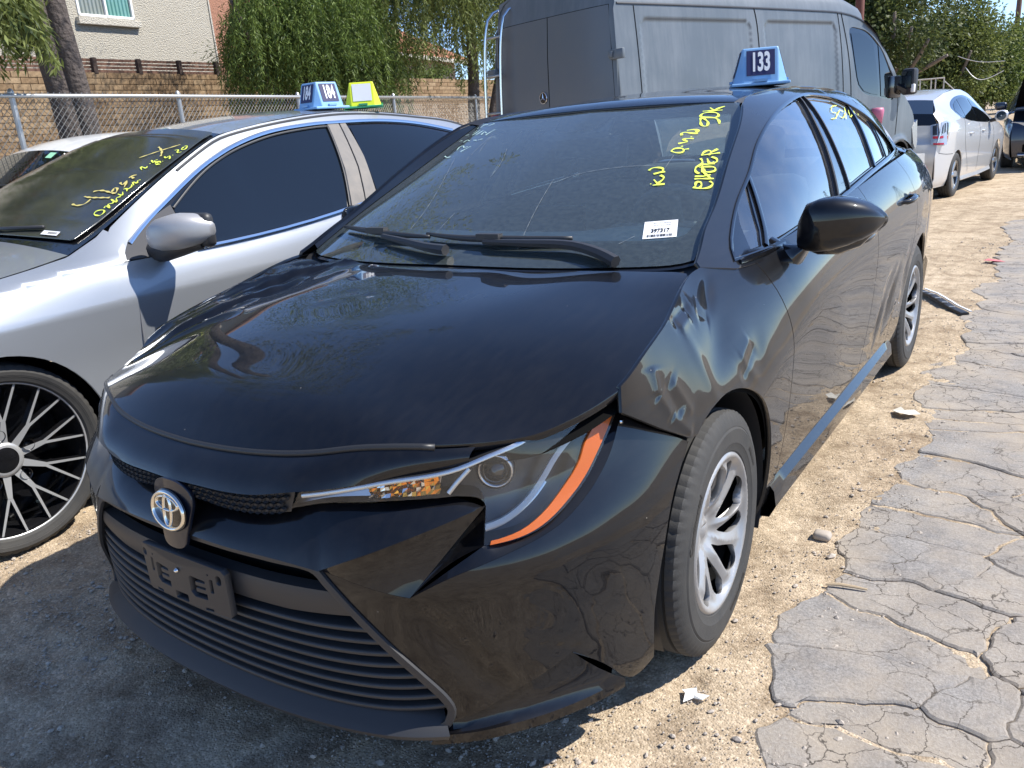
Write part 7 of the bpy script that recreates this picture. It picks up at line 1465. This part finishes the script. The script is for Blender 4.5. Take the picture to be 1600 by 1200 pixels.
# local: x towards the lane, y along the front
b = MB(); 
y0, y1, wy0, wy1, wz0, wz1 = -6., 7.30, 3.50, 4.96, 4.48, 6.0
for a, c, d, e in ((y0, wy0, 0, 7.2), (wy1, y1, 0, 7.2), (wy0, wy1, 0, wz0), (wy0, wy1, wz1, 7.2)): b.add([(0,a,d),(0,c,d),(0,c,e),(0,a,e)], [(0,1,2,3)])
b.add([(0,y1,0),(-9,y1,0),(-9,y1,7.2),(0,y1,7.2)], [(0,1,2,3)]); b.add([(0,wy0,wz0),(0,wy1,wz0),(-.12,wy1,wz0),(-.12,wy0,wz0)], [(0,1,2,3)]); b.add([(0,wy0,wz0),(-.12,wy0,wz0),(-.12,wy0,wz1),(0,wy0,wz1)], [(0,1,2,3)]); b.add([(0,wy1,wz0),(0,wy1,wz1),(-.12,wy1,wz1),(-.12,wy1,wz0)], [(0,1,2,3)])
b.build('wall', M['stucco'], house)
b = MB(); b.bbox((.05,(wy0+wy1)/2,wz0-.10), (.14,wy1-wy0+.16,.15), .012); b.build('sill', M['trim_s'], house)
b = MB(); b.bbox((.012,y1-.02,3.6), (.03,.045,7.2), .005); b.build('corner_trim', M['trim_s'], house)
wf = MB(); t_ = .06
for y, z, sy, sz_ in (((wy0+wy1)/2, wz0+t_/2, wy1-wy0, t_), ((wy0+wy1)/2, wz1-t_/2, wy1-wy0, t_), (wy0+t_/2, (wz0+wz1)/2, t_, wz1-wz0), (wy1-t_/2, (wz0+wz1)/2, t_, wz1-wz0), ((wy0+wy1)/2, (wz0+wz1)/2, t_*.9, wz1-wz0)): wf.bbox((-.02,y,z), (.09,sy,sz_), .008)
wfo = wf.build('window', M['white_plastic'], house)
def blind_extra(sc, c0, c1):
    def ex(m, n, L, b):
        tc = n.new('ShaderNodeTexCoord'); w = n.new('ShaderNodeTexWave'); w.bands_direction = 'Y'; w.inputs['Scale'].default_value = sc; L.new(tc.outputs['Object'], w.inputs['Vector']); r = ramp(n, L, w.outputs['Fac'], [(.2,c0),(.7,c1)]); L.new(r.outputs[0], b.inputs['Base Color'])
    return ex
for k, (a, c, cols) in enumerate(((wy0+t_, (wy0+wy1)/2-.03, ((.12,.14,.12),(.26,.28,.24))), ((wy0+wy1)/2+.03, wy1-t_, ((.05,.16,.13),(.16,.33,.28))))):
    b = MB(); b.add([(-.03,a,wz0+t_),(-.03,c,wz0+t_),(-.03,c,wz1-t_),(-.03,a,wz1-t_)], [(0,1,2,3)]); b.build('pane', mat('blinds_behind_glass', cols[1], .25, coat=1, extra=blind_extra(3.2, *cols)), wfo)
b = MB(); b.add([(.6,y0,7.1),(.6,y1+.5,7.1),(-5,y1+.5,9.3),(-5,y0,9.3)], [(0,1,2,3)]); b.add([(.6,y0,7.1),(.6,y1+.5,7.1),(.6,y1+.5,6.95),(.6,y0,6.95)], [(3,2,1,0)]); b.add([(.6,y0,6.95),(.6,y1+.5,6.95),(-1,y1+.5,6.95),(-1,y0,6.95)], [(3,2,1,0)]); b.build('roof', mat('roof_tiles_brown', (.28,.15,.10), .85), house)
wing = MB(); wing.add([(-1.1,7.0,0),(-1.1,10.2,0),(-1.1,10.2,7.2),(-1.1,7.0,7.2)], [(0,1,2,3)]); wing.add([(-1.1,10.2,0),(-6,10.2,0),(-6,10.2,7.2),(-1.1,10.2,7.2)], [(0,1,2,3)]); wing.build('side_wing', M['terra'], house)
# second house with a tiled roof beyond
h2 = empty('tiled_house', 'pink house with a clay tile roof seen between the trees', 'house', (-21.5,24.5,0), math.radians(14))
b = MB(); b.box((-3,0,2.2), (7,9,4.4)); b.build('wall', M['pink'], h2); b = MB(); b.box((.6,-4.1,1.9), (.8,1.6,3.8)); b.build('porch', M['trim_s'], h2)
rt = MB(); nr, nc = 12, 46
for r in range(nr):
    for k in range(nc):
        y = -5.2+k*.226; x0 = 1.0-r*.36; z0 = 4.35+r*.17
        V = []
        for xx, zz in ((x0, z0), (x0-.40, z0+.17)): V += [(xx, y+dy, zz+dz) for dy, dz in ((-.113,-.01),(-.07,.05),(0,.075),(.07,.05),(.113,-.01))]
        rt.add(V, [(i, i+1, 6+i, 5+i) for i in range(4)]+[(4,3,2,1,0)])
tag(rt.build('roof_tiles', mat('clay_tiles', (.42,.17,.09), .8, var=(2.5,.5,(.55,.30,.2))), h2, smooth=False), kind='stuff')
b = MB(); b.add([(1.0,-5.3,4.30),(1.0,5.3,4.30),(-3.2,5.3,6.3),(-3.2,-5.3,6.3)], [(0,1,2,3)]); b.box((1.0,0,4.26), (.08,10.6,.16)); b.add([(-3.2,-5.3,6.3),(-3.2,5.3,6.3),(-7.4,5.3,4.3),(-7.4,-5.3,4.3)], [(0,1,2,3)]); b.build('roof_deck', M['trim_s'], h2)
b = MB(); b.bbox((.52,-1.2,2.9), (.05,1.1,1.1), .01); w2_ = b.build('window', M['white_plastic'], h2); b = MB(); b.box((.55,-1.2,2.9), (.02,.9,.9)); b.build('pane', M['darkglass'], w2_)
# ------------------------------------------------------------------ trees
def leaf_mat(name, c, c2, tr=.35):
    m = bpy.data.materials.new(name); m.use_nodes = True; n = m.node_tree.nodes; L = m.node_tree.links; b = n['Principled BSDF']; b.inputs['Roughness'].default_value = .55; b.inputs['Specular IOR Level'].default_value = .35
    ge = n.new('ShaderNodeNewGeometry'); tc = n.new('ShaderNodeTexCoord'); z = n.new('ShaderNodeTexNoise'); z.inputs['Scale'].default_value = 1.7; z.inputs['Detail'].default_value = 5; L.new(tc.outputs['Object'], z.inputs['Vector'])
    ad = n.new('ShaderNodeMath'); ad.operation = 'MULTIPLY_ADD'; ad.inputs[1].default_value = .55; L.new(ge.outputs['Random Per Island'], ad.inputs[0]); L.new(z.outputs['Fac'], ad.inputs[2])
    r = ramp(n, L, ad.outputs[0], [(.45,c),(.80,c2),(1.05,tuple(min(1, q*1.5) for q in c2))]); L.new(r.outputs[0], b.inputs['Base Color'])
    t = n.new('ShaderNodeBsdfTranslucent'); L.new(r.outputs[0], t.inputs[0]); mx = n.new('ShaderNodeMixShader'); mx.inputs[0].default_value = tr; L.new(b.outputs[0], mx.inputs[1]); L.new(t.outputs[0], mx.inputs[2]); L.new(mx.outputs[0], n['Material Output'].inputs['Surface']); return m
M['bark'] = mat('dark_bark', (.105,.085,.075), .95, var=(5,.6,(.05,.04,.036)), bump=(16,1.,.06)); M['bark_pale'] = mat('pale_bark', (.26,.21,.17), .9, var=(5,.6,(.12,.10,.085)), bump=(14,1.,.05))
M['leaf_w'] = leaf_mat('weeping_leaves', (.030,.060,.014), (.13,.18,.04)); M['leaf_e'] = leaf_mat('gum_leaves', (.035,.06,.018), (.14,.165,.045)); M['leaf_b'] = leaf_mat('bushy_leaves', (.028,.050,.015), (.095,.115,.035)); M['leaf_l'] = leaf_mat('light_leaves', (.035,.065,.015), (.13,.17,.04)); M['twig'] = leaf_mat('dry_twigs', (.10,.065,.035), (.26,.19,.11), .15)
def leaves(name, P, D, ln, wd, m, parent, r):
    """diamond leaves at points P along directions D"""
    n = len(P); D = D/np.maximum(np.linalg.norm(D, axis=1), 1e-9)[:,None]; s = np.cross(D, r.standard_normal((n,3))); s /= np.maximum(np.linalg.norm(s, axis=1), 1e-9)[:,None]
    l = ln*r.uniform(.6,1.3,n)[:,None]; w = wd*r.uniform(.7,1.3,n)[:,None]
    V = np.stack([P, P+D*l*.45+s*w, P+D*l, P+D*l*.45-s*w], 1).reshape(-1,3); return fastmesh(name, V, np.arange(4*n).reshape(-1,4), m, parent, False)
def weeping(c, rad, nst, length, r, step=.055, side=None):
    """points and directions of leaves on hanging strands that start on a dome"""
    u = r.standard_normal((nst,3)); u[:,2] = np.abs(u[:,2])*.7+.05; u /= np.linalg.norm(u, axis=1)[:,None]; rr = r.random(nst)**.35
    P0 = np.array(c)+u*np.array(rad)*rr[:,None]; out = u*[1,1,0]; L = length*r.uniform(.35,1.15,nst); P = []; D = []
    k = int(length*1.15/step)
    for j in range(k):
        t = j*step; act = t < L; tt = t/np.maximum(L, .01)
        q = P0+out*(.25*np.sqrt(np.maximum(t, 0))*.8)[..., None] if False else P0+out*(.30*math.sqrt(t))+np.array([0,0,-1])*(t*.92-.12*math.sqrt(t))+.05*np.stack([np.sin(3*t+P0[:,1]*9), np.cos(2.6*t+P0[:,0]*7), 0*t+0*P0[:,0]], 1)
        for sgn in (1,-1):
            d = np.stack([sgn*.5+r.standard_normal(nst)*.5, r.standard_normal(nst)*.6, -.9+r.standard_normal(nst)*.25], 1); P.append(q[act]); D.append(d[act])
    return np.vstack(P), np.vstack(D)
def clumps(c, rad, n, cs, per, r, shell=.55):
    u = r.standard_normal((n,3)); u /= np.linalg.norm(u, axis=1)[:,None]; rr = shell+(1-shell)*r.random(n); C = np.array(c)+u*np.array(rad)*rr[:,None]*(1+.25*r.standard_normal(n))[:,None]
    S_ = cs*r.uniform(.5,1.4,n); v = r.standard_normal((n,per,3)); v = v/np.linalg.norm(v, axis=2)[...,None]*(r.random((n,per))**.45)[...,None]
    P = C[:,None]+v*S_[:,None,None]*[1,1,.8]; D = v+.5*u[:,None]+[0,0,-.35]+.5*r.standard_normal((n,per,3)); return P.reshape(-1,3), D.reshape(-1,3)
def trunk(name, limbs, m, parent):
    b = MB()
    for pts, r0, r1 in limbs: q = spl(pts, 14); k = len(q); q = q+.02*r0*10*np.stack([np.sin(np.arange(k)*1.3), np.cos(np.arange(k)*1.7), 0*np.arange(k)], 1)*.3; b.tube(q, [r0+(r1-r0)*(i/(k-1))**.8*(1+.06*math.sin(i*2.1)) for i in range(k)], 12)
    return b.build(name, m, parent, smooth=True)
def tree(name, label, limbs, bark, parts, group='trees along the lot'):
    t = empty(name, label, 'tree', limbs[0][0][0], 0, group); o = Vector(limbs[0][0][0])
    k = trunk('trunk', [([tuple(Vector(p)-o) for p in pts], a, b_) for pts, a, b_ in limbs], bark, t)
    P = np.vstack([p for p, d, *_ in parts])-np.array(o); D = np.vstack([d for p, d, *_ in parts]); ln, wd, m = parts[0][2:5]; leaves('crown', P, D, ln, wd, m, t, np.random.default_rng(len(P))); return t
r = np.random.default_rng(21)
# big leaning trunk at the left with gum leaves hanging in the corner
pt = weeping((-9.4,2.5,5.0), (1.2,1.1,1.0), 330, 2.5, r, .07); pt2 = clumps((-9.6,4.3,8.0), (3.2,3.0,2.0), 120, .55, 90, r); pt3 = weeping((-8.05,2.68,3.15), (.42,.5,.45), 330, 1.0, r, .04)
tree('gum_tree', 'twin-stemmed dark tree trunk rising behind the fence at the left', [([(-9.74,4.44,-.1),(-9.74,4.40,1.2),(-9.80,4.36,2.4),(-9.86,4.30,4.0),(-9.8,4.2,7.0)], .19, .13), ([(-9.66,4.62,-.1),(-9.65,4.58,1.2),(-9.68,4.54,2.4),(-9.72,4.50,4.0),(-9.4,4.8,6.8)], .17, .12), ([(-9.7,4.2,4.2),(-9.3,3.6,5.2),(-8.9,3.1,5.6)], .08, .03)], M['bark'], [(*pt, .13, .013, M['leaf_e']), (*pt2,), (*pt3,)])
# weeping pepper tree in the middle
c_ = (-11.9,10.9,3.2); pa = weeping(c_, (1.6,1.5,2.3), 1050, 2.2, r, .05); pb_ = clumps((-11.9,10.9,3.4), (1.4,1.4,2.0), 260, .5, 130, r, .25); pe_ = clumps((-12.2,10.4,7.0), (2.8,2.8,2.0), 150, .7, 110, r, .3); pc_ = weeping((-11.2,11.7,3.0), (.8,.9,1.4), 200, 1.6, r, .05); pd_ = weeping((-11.7,9.5,3.4), (.7,.6,1.3), 200, 1.5, r, .05)
tree('pepper_tree', 'dense weeping green tree hanging over the block wall', [([(-11.9,10.6,-.1),(-11.95,10.5,1.2),(-11.8,10.6,2.6),(-11.9,10.7,4.6)], .22, .08), ([(-11.95,10.5,1.2),(-11.3,11.3,2.8),(-11.0,11.8,3.8)], .10, .03), ([(-11.95,10.5,1.4),(-11.9,9.6,2.8),(-11.7,8.9,4.0)], .10, .03)], M['bark'], [(*pa, .105, .0095, M['leaf_w']), (*pb_,), (*pc_,), (*pd_,), (*pe_,)])
# tree with two stems by the van
pa = weeping((-10.9,13.9,4.4), (1.8,2.3,1.3), 620, 2.5, r, .06); pb_ = clumps((-10.9,14.4,5.4), (2.0,2.2,1.6), 110, .5, 90, r)
tree('gum_tree', 'slender two-stemmed tree between the van ladder and the tiled house', [([(-10.75,14.85,-.1),(-10.78,14.82,1.5),(-10.70,14.85,3.0),(-10.62,14.85,5.0)], .17, .11), ([(-10.45,15.05,-.1),(-10.45,15.05,1.4),(-10.2,15.3,3.0),(-10.0,15.5,4.8)], .12, .06)], M['bark'], [(*pa, .12, .013, M['leaf_e']), (*pb_,)])
# shrub behind the wall before the tiled house
pa = clumps((-17.6,21.5,3.0), (1.1,1.1,1.0), 90, .35, 80, r, .2); tree('garden_shrub', 'bright green shrub behind the wall below the tiled roof', [([(-17.6,21.5,0),(-17.6,21.5,2.5)], .08, .04)], M['bark'], [(*pa, .10, .022, M['leaf_l'])], 'shrubs by the wall')
# the row of big trees to the right
def big(base, h, rad, name, label, mt, seed, limbs=(), n=230, cs=.75, ln=.16, wd=.038):
    q = np.random.default_rng(seed); x, y = base; z0 = gz(y)
    P = [clumps((x, y, h*.62), (rad, rad, h*.40), n, cs, 130, q, .5), clumps((x+rad*.3, y-rad*.6, h*.36), (rad*.8, rad*.6, h*.22), n//3, cs*.8, 110, q, .4), clumps((x-rad*.5, y-rad*.4, h*.40), (rad*.6, rad*.6, h*.25), n//3, cs*.8, 110, q, .4)]
    L_ = [([(x, y, z0-.1),(x+.05, y, h*.2),(x-.1, y, h*.45),(x, y, h*.8)], .32, .10)]+[([(x, y, h*.12)]+list(l), .13, .05) for l in limbs]
    P[0] = (*P[0], ln, wd, mt); return tree(name, label, L_, M['bark_pale'], P, 'row of big trees beyond the cars')
big((-5.6,30.5), 8.6, 2.7, 'ficus_tree', 'big dark tree with pale bare limbs above the van bonnet', M['leaf_b'], 31, limbs=([(-4.2,29.2,1.9),(-3.4,28.0,3.4)], [(-4.0,29.2,1.7),(-2.9,28.0,3.0)], [(-4.3,29.0,2.2),(-3.9,27.9,3.9)], [(-4.4,29.6,1.6),(-2.4,28.4,2.5)]), n=300)
big((-4.1,41.0), 5.0, 2.0, 'ficus_tree', 'olive leafy tree with a dead limb right of the big dark tree', M['leaf_e'], 32, limbs=([(-3.4,39.5,1.8),(-2.9,39.0,3.0)],), n=200)
big((-3.5,50.0), 4.5, 2.2, 'ficus_tree', 'bright green round tree near the utility pole', M['leaf_l'], 33, limbs=([(-2.9,48.5,1.8),(-2.4,48,2.6)],), n=210)
big((-3.0,63.0), 4.9, 2.4, 'ficus_tree', 'far dark tree at the right edge beyond the utility pole', M['leaf_b'], 34, n=200)
big((-8.6,36.0), 9.2, 3.2, 'ficus_tree', 'tall dark tree mostly hidden behind the grey van roof', M['leaf_b'], 35, n=240)
big((-1.2,80.0), 5.4, 3.0, 'ficus_tree', 'most distant tree of the row at the right edge', M['leaf_b'], 36, n=160)
# dry brush at the foot of the wall and along the fence
for k, (s, off, h, lb) in enumerate(((.5,2.4,1.5,'dry brown brush behind the fence left of the trunk'), (2.3,2.2,1.9,'dark pointed dry weed stack behind the fence'), (3.9,2.5,1.6,'dry brush in the shade under the weeping tree'), (6.2,2.4,1.7,'tangled dry brush behind the blue 184 sign'), (9.2,2.2,1.8,'dry vine tangle on the wall left of the fence bend'))):
    P = WP(s,0,off); q = np.random.default_rng(50+k); n = 1300; a = q.random(n)*6.283; rr = q.random(n)**.6*(.9 if k != 1 else .55); zz = q.random(n)*h*(1-.6*rr); Q = np.stack([rr*np.cos(a), rr*np.sin(a), zz], 1); D = np.stack([np.cos(a)*.5+.4*q.standard_normal(n), np.sin(a)*.5+.4*q.standard_normal(n), .9+.3*q.standard_normal(n)], 1)
    t = empty('dry_bush', lb, 'bush', (P[0], P[1], 0), 0, 'dry brush along the wall'); leaves('twigs', Q, D, .34, .008, M['twig'], t, q)
# ------------------------------------------------------------------ poles, rack, cables
M['pole'] = mat('weathered_pole', (.16,.095,.065), .9, var=(4,.5,(.08,.05,.04)))
up = empty('utility_pole', 'wooden utility pole against the blue sky at the right', 'pole', (-2.70,58,-.08)); b = MB(); b.tube([(0,0,0),(0,0,10.5)], [.17,.12], 12); b.build('shaft', M['pole'], up, smooth=True); b = MB(); b.bbox((0,-.15,9.9), (2.4,.12,.14), .02); b.build('crossarm', M['pole'], up)
p2 = empty('brown_post', 'reddish brown post rising behind the van roof', 'pole', (-3.16,19.7,-.08)); b = MB(); b.tube([(0,0,0),(0,0,6.2)], [.105,.09], 12); b.build('shaft', mat('red_brown_pole', (.15,.05,.035), .8), p2, smooth=True); b = MB(); b.bbox((0,0,6.2), (.25,.25,.06), .01); b.build('cap', M['pole'], p2)
rk = empty('pipe_rack', 'pale pipe railing standing beyond the silver hatchback roof', 'rack', (-1.65,20.0,-.08)); cream = mat('cream_pipe', (.62,.55,.45), .6)
for z in (1.78,1.52): b = MB(); b.tube([(-.42,0,z-.06*(z < 1.6)),(.32,0,z)], .016, 6); b.build('rail', cream, rk)
for x in (-.40,-.18,.05,.14,.31): b = MB(); b.tube([(x,0,0),(x,0,1.78)], .016, 6); b.build('upright', cream, rk)
b = MB(); b.tube([(.31,0,1.72),(.62,.0,1.42)], .014, 6); b.build('brace', cream, rk)
cb = empty('slack_cable', 'slack pale cable strung between the trees', 'cable', (0,0,0))
for q in ([(-2.9,35,2.68),(-2.2,35,2.42),(-1.35,35,2.36)], [(-2.6,34.9,2.25),(-2.1,34.9,1.78),(-1.35,34.9,2.02)]): b = MB(); b.tube(spl(q, 16), .013, 5); b.build('wire', M['white_plastic'], cb)
bn = MB(); bn.lathe([(.09,0),(.08,.09),(.0,.11)], 12, 'z', (-.35,1.7,1.77)); bn.build('orange_stub', mat('orange_plastic', (.8,.16,.03), .4), pk.root)  # small orange stub of unknown kind on the pickup roof
# lattice pylons down the lane: only their reflections show in the black car's rear side window
for x, y, h in ((96,345,30),(80,372,30)):
    py = empty('lattice_pylon', ('steel lattice pylon far down the lane reflected in the rear window' if x > 90 else 'second lattice pylon just beyond the nearer reflected one'), 'pylon', (x, y, 0), .3, 'pylons far down the lane'); b = MB()
    for sx in (-1,1):
        for sy in (-1,1): b.tube([(sx*2.6,sy*2.6,0),(sx*.5,sy*.5,h)], .14, 4)
    for k in range(9):
        z = h*k/9; z2 = h*(k+1)/9; w0 = 2.6-2.1*k/9; w1 = 2.6-2.1*(k+1)/9
        for s1 in (-1,1): b.tube([(-w0,s1*w0,z),(w1,s1*w1,z2)], .08, 3); b.tube([(w0,s1*w0,z),(-w1,s1*w1,z2)], .08, 3)
    b.build('tower', M['steel'], py)
    for z in (h*.72,h*.84,h*.96): b = MB(); b.tube([(-4,0,z),(0,0,z+.6),(4,0,z)], .13, 4); b.build('crossarm', M['steel'], py)
